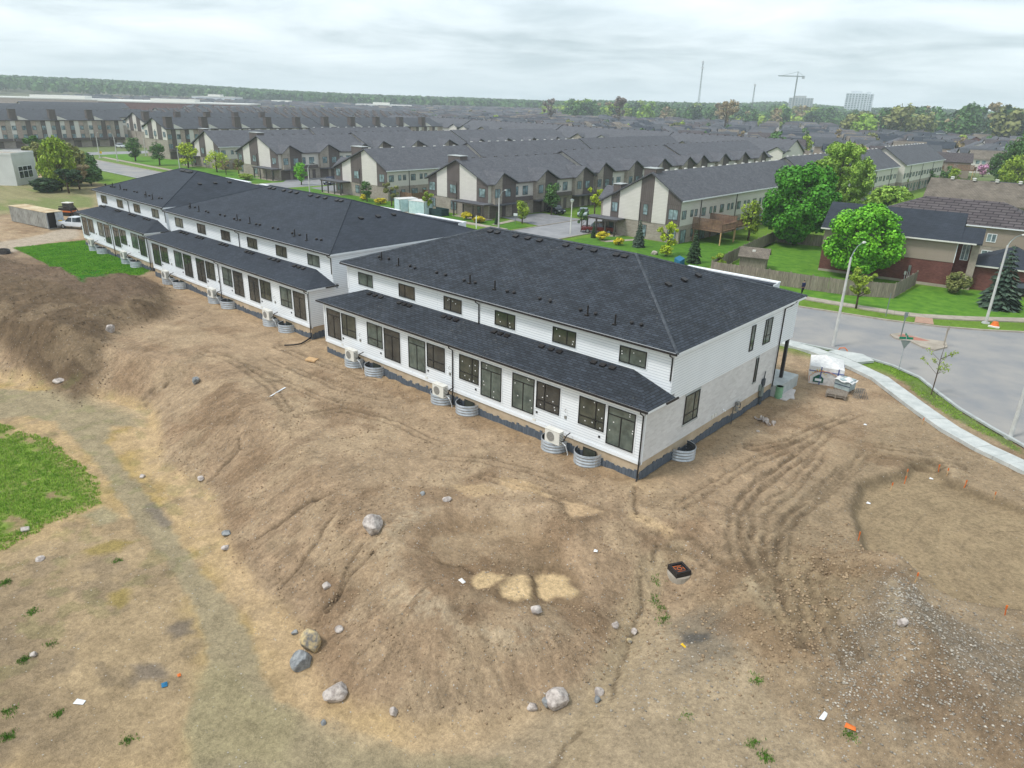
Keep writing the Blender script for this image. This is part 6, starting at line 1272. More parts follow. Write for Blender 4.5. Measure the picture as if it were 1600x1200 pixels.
for (px, py, w, lb, mt, hh, ds) in ((285, 152, 150, 'long low red brick plant with white top at left horizon', m_redbrick, 8.5, 900), (110, 152, 190, 'long pale low factory at far left horizon', m_stone2, 8, 1000), (600, 158, 80, 'low pale commercial building before the wood', m_whitetrim, 7, 1150), (340, 148, 60, 'white low warehouse before the left wood', m_whitetrim, 9, 1250), (445, 158, 90, 'scattered white low buildings before the wood', m_whitetrim, 5, 1200)):
    x, y, z = at_dist(px, py, ds); t = thing('industrial_building', lb, 'building', (x, y, gh(x, y)), R(50)); b = MB(); b.box(-w/2, -30, -2, w/2, 30, hh, mt); b.obj('wall', t); b = MB(); b.box(-w/2-.3, -30.3, hh+.01, w/2+.3, 30.3, hh+1.2, m_acwhite); b.box(-w*.2, -10, hh+1.21, w*.1, 10, hh+4, m_acwhite); b.obj('roof', t)
# white commercial building at the left edge
t = thing('commercial_building', 'white flat roofed commercial building with one dark gridded window, cut by the left edge', 'building', (-171.7, 15.1, -.2), R(223))
mst = mat('pale_stucco', srgb(214, 216, 214), srgb(204, 206, 204), scale=.4, rough=.85)
b = MB(); b.box(0, -8, -.5, 30, 0, 6.6, mst); b.obj('wall', t)
b = MB(); b.box(-.06, -8.06, 6.602, 30.1, -7.8, 7.1, mst); b.box(-.06, -.2, 6.602, 30.1, .06, 7.1, mst); b.box(-.06, -7.8, 6.602, .2, -.2, 7.1, mst); b.obj('parapet', t); b = MB(); b.box(.2, -7.8, 6.602, 29.8, -.2, 6.75, m_oldconc); b.obj('roof', t)
window(t, (-.01, -1.4, 1.5), R(-90), 5.0, 2.7, 'grid', m_carglass, m_whitetrim, b=.14)
# ------------------------------------------------------------ fences, shed, deck
def HT(bx, by, tx, ty, z0=0):
    x, y = PZ(bx, by, z0); best = (1e9, 0)
    for i in range(400):
        h = i*.05; d = np.array([x, y, z0+h])-CAMP; q = d@_fw; u = 800+FPX*(d@_R)/q; v = 600-FPX*(d@_U)/q; e_ = (u-tx)**2+(v-ty)**2
        if e_ < best[0]: best = (e_, h)
    return x, y, best[1]
_pan = {}
def fence(label, pts, h=1.85, m=None, sec=2.4, bw=.14):
    m = m or m_wood; t = thing('wooden_fence', label, 'fence', (pts[0][0], pts[0][1], 0)); o = Vector((pts[0][0], pts[0][1]))
    pb = MB(); pb.box(-.06, -.06, -.2, .06, .06, h+.12, m); pm = pb.mesh('post')
    for a, c in zip(pts[:-1], pts[1:]):
        a, c = Vector(a), Vector(c); L = (c-a).length; n = max(1, round(L/sec)); s = L/n; ang = math.atan2((c-a).y, (c-a).x)
        key = (round(s, 2), h, m.name)
        if key not in _pan:
            r = random.Random(1); b = MB(); x = .08
            while x < s-.1: b.box(x, -.03, .06+r.uniform(0, .03), x+bw*.93, -.008, h+r.uniform(-.035, .03), m); x += bw
            b.box(.06, -.006, .35, s-.06, .03, .45, m); b.box(.06, -.006, h-.4, s-.06, .03, h-.3, m); _pan[key] = b.mesh('panel')
        for i in range(n):
            p = a+(c-a)*(i/n)-o; link('panel', _pan[key], t, (p.x, p.y, 0), ang); link('post', pm, t, (p.x, p.y, 0), ang)
    p = Vector(pts[-1])-o; link('post', pm, t, (p.x, p.y, 0)); return t
fence('long weathered grey wooden fence along the far sidewalk, turning back to the brick house', [(-23.2, 53.3), (-16, 54.4), (-10.9, 55.2), (-7, 56.0), (-2.5, 58.7), (-2.6, 68.3)])
fence('grey wooden fence running back from the left end of the long one past the shed', [(-23.4, 53.6), (-25.4, 65.6), (-27.6, 82), (-29, 92)])
fence('dark wooden fence under the big maple at the rear of the lawn', [(-27.4, 84.5), (-20, 86.5), (-12, 88)])
fence('tan wooden patio fence between the storage containers and the second gable', [(-89.8, 63.6), (-93.5, 63.8), (-93.6, 68)], 1.9, m_deckwood)
fence('brown patio fence behind the two storage containers', [(-103.2, 67.5), (-99.4, 67.5), (-99.4, 74), (-103.2, 74)], 1.9, m_deckwood)
fence('low brown patio fence beside the two storey block at left', [(-183.2, 72), (-179, 72), (-179, 80), (-183.2, 80)], 1.7, m_deckwood)
t = thing('garden_shed', 'small grey wooden shed with a brown roof in the fence corner', 'shed', (-21.4, 62.0, 0), R(18))
b = MB(); b.box(-1.7, -1.5, 0, 1.7, 1.5, 1.9, m_wood); b.wallpoly([(1.7, -1.5, 1.902), (1.7, 1.5, 1.902), (1.7, 0, 2.7)], (-3.4, 0, 0), m_wood); b.obj('wall', t)
b = MB(); b.wallpoly([(-2, -1.85, 1.8), (-2, 0, 2.85), (-2, 0, 2.75), (-2, -1.85, 1.7)], (4, 0, 0), m_shingle_t); b.wallpoly([(-2, .002, 2.85), (-2, 1.85, 1.8), (-2, 1.85, 1.7), (-2, .002, 2.75)], (4, 0, 0), m_shingle_t); b.box(-.3, -.8, 2.38, .1, -.5, 2.6, m_acwhite); b.obj('roof', t)
def deck(label, x0, x1, y0, y1, z, g=None):
    t = thing('timber_deck', label, 'deck', (x0, y0, 0), group=g); w, d = x1-x0, y1-y0; b = MB()
    n = int(d/.15)
    for i in range(n): b.box(0, i*d/n+.005, z-.04, w, (i+1)*d/n-.005, z, m_deckwood)
    b.box(.02, .02, z-.25, w-.02, .08, z-.042, m_deckwood); b.box(w-.1, .08, z-.25, w-.04, d-.02, z-.042, m_deckwood); b.obj('deck_boards', t, kind='stuff')
    for (px, py) in ((w-.15, .12), (w-.15, d-.15), (.3, .12)): b = MB(); b.box(px-.08, py-.08, -.2, px+.08, py+.08, z-.05, m_newwood if px > 1 else m_deckwood); b.obj('post', t)
    b = MB(); k = int(d/.17)
    for i in range(k): b.box(w-.05, i*d/k, z+.08, w-.02, i*d/k+.09, z+.98, m_deckwood)
    k = int(w/.17)
    for i in range(k): b.box(i*w/k, 0, z+.08, i*w/k+.13, .03, z+1.6, m_deckwood)
    b.box(w-.08, 0, z+.98, w+.02, d, z+1.05, m_deckwood); b.box(0, -.02, z+1.6, w, .06, z+1.66, m_deckwood); b.obj('railing', t, kind='stuff')
    return t
deck('raised brown timber deck on the side of the nearest townhouse block', -37.4, -32.2, 73.6, 78.6, 2.3)
deck('second raised deck, right behind the first, under the light green tree', -37.4, -32.6, 79.4, 85.5, 2.4)
x, y = PZ(1440, 262, 3); deck('dark red timber balcony on posts, far right of the townhouse row', x-6, x+6, y, y+4, 3.0)
x, y = PZ(1500, 266, 3); deck('dark timber balcony farther right among the back gardens', x-4, x+4, y, y+4, 3.2)
# storage containers on the lawn
def pod(label, x, y, rz): 
    t = thing('storage_container', label, 'storage container', (x, y, 0), rz); b = MB(); pm = mat('pale_teal_tarp', srgb(206, 226, 228), srgb(176, 204, 208), scale=1.5, rough=.5, bump=.03); b.box(-1.9, -1.25, .1, 1.9, 1.25, 2.4, pm); b.obj('body', t)
    b = MB(); b.box(-1.95, -1.3, 2.402, 1.95, 1.3, 2.5, m_plasticwhite); b.obj('lid', t)
    for q in (-1.96, 1.88):
        for w_ in (-1.3, 1.22): b = MB(); b.box(q, w_, 0, q+.08, w_+.08, 2.4, m_steel); b.obj('corner_post', t)
pod('left one of two pale teal storage containers on the lawn', -90.8, 58.7, R(75)); pod('right one of two pale teal storage containers, in front', -86.6, 58.7, R(10))
t = thing('dark_enclosure', 'low dark green fabric enclosure right of the storage containers', 'enclosure', (-83.2, 60.2, 0)); b = MB(); dg = mat('dark_green_fabric', srgb(44, 70, 72), srgb(34, 56, 58), scale=2)
for i in range(6): b.box(-1.8+i*.6, -1, 0, -1.8+i*.6+.58, -.95, 1.25+.05*(i % 2), dg)
b.box(1.75, -.95, 0, 1.8, 1, 1.3, dg); b.box(-1.8, .95, 0, 1.74, 1, 1.3, dg); b.obj('panel', t)
# ------------------------------------------------------------ street lamps and posts
def lamp(label, base, top, head, group='tall street lamps', h=None, z0=0., crop=False):
    x, y, hh = HT(*base, *top, z0); h = h or hh; hx, hy = PZ(*head, z0+h+.9); d = Vector((hx-x, hy-y)); L = min(max(d.length, 1.6), 3.0); d = d.normalized()*L
    t = thing('street_lamp', label, 'street lamp', (x, y, z0), 0, group); b = MB(); b.cyl(0, 0, 0, h, .15, .09, m_polegrey, 12); b.obj('pole', t, smooth=False)
    b = MB(); b.cyl(0, 0, -.05, .12, .42, .36, m_concrete, 12); b.obj('base', t)
    b = MB(); b.tube([(0, 0, h-.05), (d.x*.15, d.y*.15, h+.42), (d.x*.45, d.y*.45, h+.82), (d.x*.85, d.y*.85, h+.98)], [.05, .045, .04, .035], m_steel, 8); b.obj('arm', t)
    b = MB(); an = math.atan2(d.y, d.x); b.T = Matrix.Translation((d.x, d.y, h+.97)) @ Matrix.Rotation(an, 4, 'Z'); b.add([(-.35, -.09, -.05), (.35, -.14, -.06), (.35, .14, -.06), (-.35, .09, -.05), (-.35, -.06, .06), (.25, -.1, .07), (.25, .1, .07), (-.35, .06, .06)], [(0, 3, 2, 1), (4, 5, 6, 7), (0, 1, 5, 4), (1, 2, 6, 5), (2, 3, 7, 6), (3, 0, 4, 7)], m_acwhite); b.obj('lamp_head', t)
    return t
lamp('tall pale street lamp by the new sidewalk, between the near rowhouse and the junction', (1301, 543), (1329, 402), (1362, 375), z0=gh(*PZ(1301, 543)))
lamp('tall pale street lamp on the far verge in front of the blue-green spruce', (1540, 505), (1573, 383), (1600, 368))
lamp('street lamp at the right edge on the new verge, its top out of the picture', (1578, 685), (1604, 590), (1760, 430), h=9.4, z0=gh(*PZ(1578, 685)))
lamp('street lamp in front of the second townhouse gable', (779, 357), (782, 309), (806, 293)); lamp('street lamp standing behind the ridge of the middle rowhouse', (484, 301), (480, 262), (505, 252))
lamp('street lamp behind the ridge of the farthest rowhouse', (281, 264), (278, 233), (294, 223)); lamp('street lamp at the left crossing', (156, 247), (150, 213), (162, 205)); lamp('slim street lamp right of the left crossing', (184, 252), (178, 214), (170, 208))
lamp('street lamp at the three storey corner', (228, 243), (225, 215), (232, 211))
x, y, h = HT(891, 366, 895, 316); t = thing('garden_lamp', 'white lantern post beside the red pickup', 'lamp post', (x, y, 0)); b = MB(); b.cyl(0, 0, 0, h, .09, .07, m_acwhite, 8); b.obj('pole', t); b = MB(); b.cyl(0, 0, h, h+.35, .2, .32, m_acwhite, 8); b.cyl(0, 0, h+.35, h+.55, .38, .1, m_steel, 8); b.obj('lantern', t)
def post(label, base, top, w=.06, m=None, plate=None, pm=None, name='sign_post', z0=0, cat='sign', back=False):
    x, y, h = HT(*base, *top, z0); t = thing(name, label, cat, (x, y, z0), R(40)); b = MB(); b.box(-w/2, -w/2, 0, w/2, w/2, h, m or m_steel); b.obj('post', t)
    if plate: b = MB(); b.box(-plate[0]/2, -w/2-.03, h-plate[1], plate[0]/2, -w/2-.002, h, pm or m_whitetrim); b.obj('plate', t)
    return t, h
post('small white lawn sign before the second gable', (805, 351), (805, 333), .06, None, (.7, .45)); post('plain white post on the lawn at the second gable', (744, 357), (744, 337), .16, m_whitetrim, name='white_post', cat='post')
post('yellow diamond warning sign at the left crossing', (159, 247), (159, 236), .08, None, (.7, .7), m_yellow); post('slim grey utility post in the far verge left of the island', (1384, 494), (1391, 458), .07)
post('grey signpost back with rusty top at the left of the island', (1407, 528), (1414, 487), .09, None, (.35, .5), m_steel); post('pale signpost at the right end of the island', (1474, 542), (1476, 508), .1, m_oldconc, (.22, .4), m_oldconc)
# street name sign on top of a stop sign seen from behind
x, y, h = HT(1404, 578, 1420, 524, .1); t = thing('street_sign', 'green crossed street name blades above a give-way sign seen from behind', 'sign', (x, y, .1), R(35))
b = MB(); b.cyl(0, 0, 0, h, .035, .035, m_galv, 8); b.obj('post', t); b = MB(); b.wallpoly([(-.42, -.06, h-.45), (.42, -.06, h-.45), (0, -.06, h-1.2)], (0, .02, 0), m_steel); b.obj('give_way_plate', t)
for r_ in (0, R(80)): b = MB(); b.T = Matrix.Rotation(r_, 4, 'Z'); b.box(-.55, -.015, h-.36+.22*(r_ > 0), .55, .015, h-.16+.22*(r_ > 0), m_green); b.obj('name_blade', t)
# ------------------------------------------------------------ vehicles
def vehicle(name, label, cat, x, y, rz, kind, color, z=0, group=None):
    t = thing(name, label, cat, (x, y, z), rz, group); cm = mat('paint_%s' % '_'.join(str(c) for c in color), srgb(*color), tuple(v*.92 for v in srgb(*color)), scale=1, rough=.25, spec=.6)
    if kind == 'pickup': L, Wd_, prof, cab = 5.7, 1.95, [(-2.85, .45), (-2.85, 1.08), (-.65, 1.1), (.9, 1.12), (2.6, 1.06), (2.85, .85), (2.85, .45)], [(-.7, 1.1), (-.6, 1.8), (.75, 1.8), (1.35, 1.12)]
    elif kind == 'suv': L, Wd_, prof, cab = 4.7, 1.85, [(-2.3, .4), (-2.35, 1.05), (1.0, 1.08), (2.2, .98), (2.35, .75), (2.35, .4)], [(-2.2, 1.05), (-1.9, 1.68), (.35, 1.7), (1.15, 1.07)]
    else: L, Wd_, prof, cab = 4.5, 1.8, [(-2.25, .35), (-2.2, .95), (1.0, .92), (2.1, .8), (2.25, .6), (2.25, .35)], [(-1.7, .94), (-1.1, 1.42), (.4, 1.44), (1.15, .92)]
    w = Wd_/2; b = MB(); n = len(prof); vs = [(p[0], s*w*(1 if .5 < p[1] < 1.0 else .96), p[1]) for s in (-1, 1) for p in prof]
    b.add(vs, [tuple(range(n)), tuple(range(2*n-1, n-1, -1))]+[(i, n+i, n+(i+1) % n, (i+1) % n) for i in range(n)], cm)
    me = b.mesh('body'); link('body', me, t)
    b = MB(); k = len(cab); vs = [(p[0], s*w*(.93 if p[1] < 1.3 else .76), p[1]-(.05 if p[1] > 1.3 else 0)) for s in (-1, 1) for p in cab]; b.add(vs, [tuple(range(k)), tuple(range(2*k-1, k-1, -1))]+[(i, k+i, k+(i+1) % k, (i+1) % k) for i in range(k)], m_carglass); b.obj('windows', t)
    b = MB(); b.box(cab[1][0]-.02, -w*.77, cab[1][1]-.06, cab[2][0]+.02, w*.77, cab[1][1]+.02, cm); mx_ = (cab[1][0]+cab[2][0])/2
    for s in (-1, 1): b.wallpoly([(mx_-.05, s*w*.945, 1.05 if kind != 'car' else .9), (mx_+.05, s*w*.945, 1.05 if kind != 'car' else .9), (mx_+.05, s*w*.775, cab[1][1]-.05), (mx_-.05, s*w*.775, cab[1][1]-.05)], (0, s*.012, 0), cm)
    b.obj('roof', t)
    if kind == 'pickup': b = MB(); b.box(-2.7, -w*.82, 1.09, -.85, w*.82, 1.112, m_black); b.obj('cargo_bed', t)
    for s in (-1, 1):
        for xx in (-L*.31, L*.31):
            o = bpy.data.objects.new('wheel', _wheel()); COLL.objects.link(o); o.parent = t; o.location = (xx, s*(w-.1), .36); o.rotation_euler = (R(90)*(-s), 0, 0)
        b = MB(); b.box(L/2-.06, s*w*.62-.2, .68, L/2+.015, s*w*.62+.2, .86, m_sticker); b.obj('headlight', t); b = MB(); b.box(-L/2-.015, s*w*.8-.1, .7, -L/2+.06, s*w*.8+.1, 1.0, m_redbrick if False else mat('tail_red', srgb(150, 24, 24), srgb(130, 20, 20), scale=3, rough=.3)); b.obj('tail_light', t)
    b = MB(); b.box(L/2-.02, -w*.9, .4, L/2+.08, w*.9, .58, m_black if kind == 'pickup' else cm); b.box(-L/2-.08, -w*.9, .42, -L/2+.02, w*.9, .6, m_black if kind == 'pickup' else cm); b.obj('bumper', t)
    return t
_wl = []
def _wheel():
    if not _wl: b = MB(); b.cyl(0, 0, -.12, .12, .36, .36, m_tyre, 16); b.cyl(0, 0, .121, .135, .22, .2, m_rim, 12); _wl.append(b.mesh('wheel'))
    return _wl[0]
def vp(px, py): x, y = PZ(px, py); return x, y
x, y = vp(100, 357); vehicle('pickup_truck', 'silver white pickup parked at the far end of the farthest rowhouse', 'pickup', x+1.2, y+1.6, R(212), 'pickup', (222, 226, 232), gh(x, y))
x, y = vp(931, 367); vehicle('pickup_truck', 'dark red pickup behind the porch posts of the nearest gable', 'pickup', x-1.0, y+2, R(215), 'pickup', (104, 28, 34))
x, y = vp(905, 337); vehicle('parked_car', 'silver grey car on the drive court beside the dark one', 'car', x+.5, y+.6, R(-60), 'car', (170, 188, 190)); x, y = vp(868, 333); vehicle('parked_car', 'very dark car in the drive court left of the silver one', 'car', x, y, R(-20), 'suv', (30, 34, 48))
x, y = vp(515, 288); vehicle('parked_car', 'navy blue car in the driveway of the corner porch block', 'car', x, y, R(-50), 'suv', (38, 46, 84)); x, y = vp(189, 231); vehicle('parked_car', 'white car under the three storey block at far left', 'car', x, y, R(10), 'suv', (220, 224, 230))
x, y = vp(134, 272); vehicle('white_car', 'white car driving on the left street', 'car', x, y, R(185), 'suv', (226, 230, 234)); x, y = vp(1592, 462); vehicle('parked_car', 'black car at the right edge behind the spruce', 'car', x+1.2, y+.6, R(20), 'suv', (26, 28, 36))
# ------------------------------------------------------------ shipping container and skid steer on the left
xa, ya = -110.7, 4.35; t = thing('shipping_container', 'rusty grey shipping container with its far doors open, beside the white pickup', 'shipping container', (xa+1.2, ya+.5, gh(xa, ya)), R(190))
cg = mat('container_grey', srgb(168, 168, 162), srgb(134, 132, 126), scale=.8, rough=.7); b = MB(); L = 11.5
n = 44
for i in range(n):
    o_ = .04 if i % 2 else 0; b.box(i*L/n, -o_, .15, (i+1)*L/n, .06-o_, 2.55, cg); b.box(i*L/n, 2.4-.06+o_, .15, (i+1)*L/n, 2.4+o_, 2.55, cg)
b.obj('side_panel', t, kind='stuff'); b = MB(); b.box(0, .061, .1, L, 2.339, .18, cg); b.box(L-.06, .061, .181, L, 2.339, 2.55, cg); b.obj('frame', t)
b = MB(); b.box(-.05, -.06, 2.552, L+.05, 2.46, 2.62, mat('container_roof', srgb(206, 192, 160), srgb(176, 150, 116), scale=.6, rough=.8)); b.obj('roof', t)
b = MB(); b.T = Matrix.Translation((0, 2.38, 0)) @ Matrix.Rotation(R(150), 4, 'Z'); b.box(0, -.04, .2, 1.15, .02, 2.5, m_galv); b.obj('door', t); b = MB(); b.box(-.05, .02, .2, .01, 1.2, 2.5, m_galv); b.box(-.065, .3, .7, -.052, .9, 1.3, m_yellow); b.obj('door', t)
b = MB(); b.box(.05, .1, .2, .4, 2.3, .25, m_black); b.box(.3, .07, .25, .35, 2.33, 2.5, m_black); b.obj('interior_shade_panel', t)  # black sheets behind the doorway stand in for the shade inside
x, y = PZ(108, 336); t = thing('skid_steer', 'orange and black skid steer behind the shipping container', 'skid steer', (x, y, gh(x, y)), R(30))
b = MB(); b.box(-1.3, -.7, .85, 1.0, .7, 1.25, m_black); b.box(-1.3, -.7, .5, 1.0, .7, .848, m_orange); b.obj('body', t); b = MB(); b.box(-.5, -.55, 1.252, .8, .55, 2.1, m_carglass); b.obj('cab', t); b = MB(); b.box(-.6, -.6, 2.102, .9, .6, 2.2, m_acwhite); b.obj('cab_roof', t)
for s in (-.85, .85): b = MB(); b.box(-1.1, s-.15, 0, 1.1, s+.15, .6, m_tyre); b.obj('track', t); b = MB(); b.tube([(-1.1, s*.85, 1.5), (.6, s*.85, 1.6), (1.5, s*.85, .5)], .09, m_black, 6); b.obj('lift_arm', t)
b = MB(); b.wallpoly([(1.5, -.9, .1), (2.2, -.9, .1), (1.6, -.9, .7)], (0, 1.8, 0), m_black); b.obj('bucket', t)
# ------------------------------------------------------------ around the corner of the plot
zg = gh(1.3, 26)
t = thing('wrapped_bundle', 'white plastic wrapped bundle with blue straps and a green house logo', 'bundle', (1.55, 25.35, gh(1.5, 25.3)-.03), R(20)); t.scale = (1.15, 1.0, 1.15)
b = MB(); vs = [(-1.05, -1.4, 0), (1.05, -1.4, 0), (1.05, 1.4, 0), (-1.05, 1.4, 0), (-1.12, -1.45, 1.35), (1.1, -1.42, 1.32), (1.08, 1.42, 1.3), (-1.1, 1.44, 1.36), (-.2, .1, 1.85), (-.55, -.7, 1.62), (.5, .6, 1.6)]
b.add(vs, [(0, 1, 5, 4), (1, 2, 6, 5), (2, 3, 7, 6), (3, 0, 4, 7), (4, 5, 9), (5, 8, 9), (4, 9, 7), (9, 8, 7), (5, 6, 10), (5, 10, 8), (6, 7, 10), (7, 8, 10)], m_plasticwhite); b.obj('sheet', t)
bs = mat('blue_strap', srgb(84, 96, 150), srgb(72, 84, 136), scale=4)
for q in (-.35, .75): b = MB(); b.box(q-.035, -1.47, 0, q+.035, -1.425, 1.36, bs); b.obj('strap', t)
b = MB(); b.box(1.1, -.1, 0, 1.14, -.03, 1.33, bs); b.obj('strap', t); b = MB(); b.box(-1.15, -1.48, 1.0, 1.13, -1.43, 1.05, bs); b.obj('strap', t)
oc = mat('orange_cord', srgb(214, 150, 110), srgb(204, 140, 100), scale=4)
b = MB(); b.tube([(-1.0, -1.5, .2)]+[(-.1+1.0*math.cos(a), -1.48, .35+.75*math.sin(a)) for a in (2.8, 2.3, 1.8, 1.3, .8, .3)], .02, oc, 4); b.obj('cord', t)
g = mat('logo_green', srgb(38, 92, 78), srgb(34, 86, 72), scale=4); y_ = -1.468
b = MB(); b.add([(-.78, y_, .22), (-.12, y_, .22), (-.12, y_, .55), (-.45, y_, .82), (-.78, y_, .55)], [(0, 1, 2, 3, 4)], g); b.obj('logo_house', t)
b = MB()
for i in range(9):
    a = R(20+i*17.5); c_, s_ = math.cos(a), math.sin(a); b.add([(-.45+.44*c_-.05*s_, y_-.001, .5+.5*s_+.0), (-.45+.44*c_+.05*s_, y_-.001, .5+.5*s_), (-.45+.62*c_+.04*s_, y_-.001, .5+.68*s_), (-.45+.62*c_-.04*s_, y_-.001, .5+.68*s_)], [(0, 1, 2, 3)], m_yellow)
b.obj('logo_sun_rays', t, kind='stuff'); b = MB(); b.box(-.66, y_-.004, .32, -.24, y_-.001, .5, m_whitetrim); b.obj('logo_band', t)
t = thing('stone_pallet', 'wrapped pallet of grey stone blocks under a loose white sheet, next to the white bundle', 'pallet', (3.55, 24.05, gh(3.5, 24)), R(-8))
b = MB()
for i in range(3): b.box(-.6, -.5+i*.42, 0, .6, -.38+i*.42, .12, m_wood)
b.box(-.6, -.5, .121, .6, .5, .15, m_wood); b.obj('pallet', t)
blk = mat('grey_stone_block', srgb(176, 190, 190), srgb(150, 164, 166), scale=2, rough=.8); bb = MB(); bb.box(-.145, -.16, 0, .145, .16, .26, blk); bm_ = bb.mesh('stone_block')
for k in range(3):
    for i in range(4):
        for j in range(3): link('stone_block', bm_, t, (-.45+i*.3, -.34+j*.34, .155+k*.265), random.uniform(-.03, .03))
b = MB(); n = 9; vs = []
for i in range(n):
    for j in range(n):
        u, v = -.7+1.4*i/(n-1), -.62+1.24*j/(n-1); e_ = max(abs(u)/.7, abs(v)/.62); vs.append((u, v, .96+.07*math.sin(7*u+3*v)+.05*math.cos(9*v)-.22*max(0, e_-.8)*3))
b.add(vs, [(i*n+j, (i+1)*n+j, (i+1)*n+j+1, i*n+j+1) for i in range(n-1) for j in range(n-1)], m_plasticwhite); b.obj('sheet', t, smooth=True)
b = MB(); b.box(-.63, -.53, .5, .63, -.51, .54, m_navy); b.obj('strap', t)
t = thing('wooden_pallet_stack', 'stack of weathered wooden pallets left of the stone pallet', 'pallets', (3.6, 22.2, gh(3.6, 22.2)), R(12))
for k in range(2):
    for i in range(6): b = MB(); b.box(-.75, -.55+i*.2, .14+k*.17, .75, -.43+i*.2, .165+k*.17, m_wood); b.obj('board', t)
    for i in range(3): b = MB(); b.box(-.72+i*.66, -.55, .02+k*.17, -.62+i*.66, .58, .138+k*.17, m_wood); b.obj('bearer', t)
t = thing('metal_trestles', 'heap of folded metal trestles right of the pallets', 'trestles', (4.9, 23.6, gh(4.9, 23.6)), R(30))
for i in range(5):
    b = MB(); o_ = i*.13-.3; b.tube([(o_-.3, -.35, 0), (o_-.05, 0, .75), (o_+.25, .4, .02)], .018, m_acgrille, 5); b.tube([(o_-.25, .3, .02), (o_+.02, 0, .74), (o_+.3, -.4, .0)], .018, m_galvdark, 5); b.obj('trestle_leg', t)
def slab(name, label, cat, pts, m, h=.05, z=None, group=None):
    cx_, cy_ = np.mean(np.array(pts), 0); z = gh(cx_, cy_) if z is None else z; b = MB(); b.prism([(p[0]-cx_, p[1]-cy_) for p in pts], -.05, h, m); return tag(b.obj(name, loc=(cx_, cy_, z)), label, cat, group)
wm = mat('spilled_mortar', srgb(206, 198, 194), srgb(188, 180, 176), scale=3, rough=.9)
slab('concrete_splash', 'ragged pale concrete splash in front of the porch', 'concrete splash', [PZ(*p) for p in [(1218, 626), (1222, 612), (1233, 609), (1243, 612), (1240, 619), (1241, 626), (1234, 625), (1228, 629)]], wm, .05)
r_ = random.Random(3)
def rock(name, label, x, y, sx, sy, sz, m, seed, cat='rock', group=None, sink=.25, n=2, rz=None):
    import bmesh as _b
    bm = _b.new(); _b.ops.create_icosphere(bm, subdivisions=n+1, radius=.5); q = random.Random(seed); pl = [(Vector((q.uniform(-1, 1), q.uniform(-1, 1), q.uniform(-.6, 1))).normalized(), q.uniform(.28, .42)) for _ in range(9)]
    for v in bm.verts:
        c = v.co.copy()
        for nr, d in pl:
            e_ = c.dot(nr)-d
            if e_ > 0: c -= nr*e_*.92
        v.co = c
    me = bpy.data.meshes.new(name); bm.to_mesh(me); bm.free(); me.materials.append(m)
    o = link(name, me, None, (x, y, gh(x, y)+sz*(.5-sink)), q.uniform(0, 6) if rz is None else rz); o.scale = (sx, sy, sz); return tag(o, label, cat, group)
m_rock = mat('pale_limestone', srgb(196, 186, 178), srgb(150, 140, 134), scale=4, rough=.9, bump=.04, bscale=9, lo=.4, hi=.6)
m_rockb = mat('blue_grey_rock', srgb(150, 152, 152), srgb(112, 114, 116), scale=4, rough=.9, bump=.03, bscale=9, lo=.4, hi=.6)
m_rocky = mat('ochre_streaked_rock', srgb(198, 176, 132), srgb(118, 116, 114), scale=4, rough=.9, bump=.04, bscale=9, lo=.38, hi=.62)
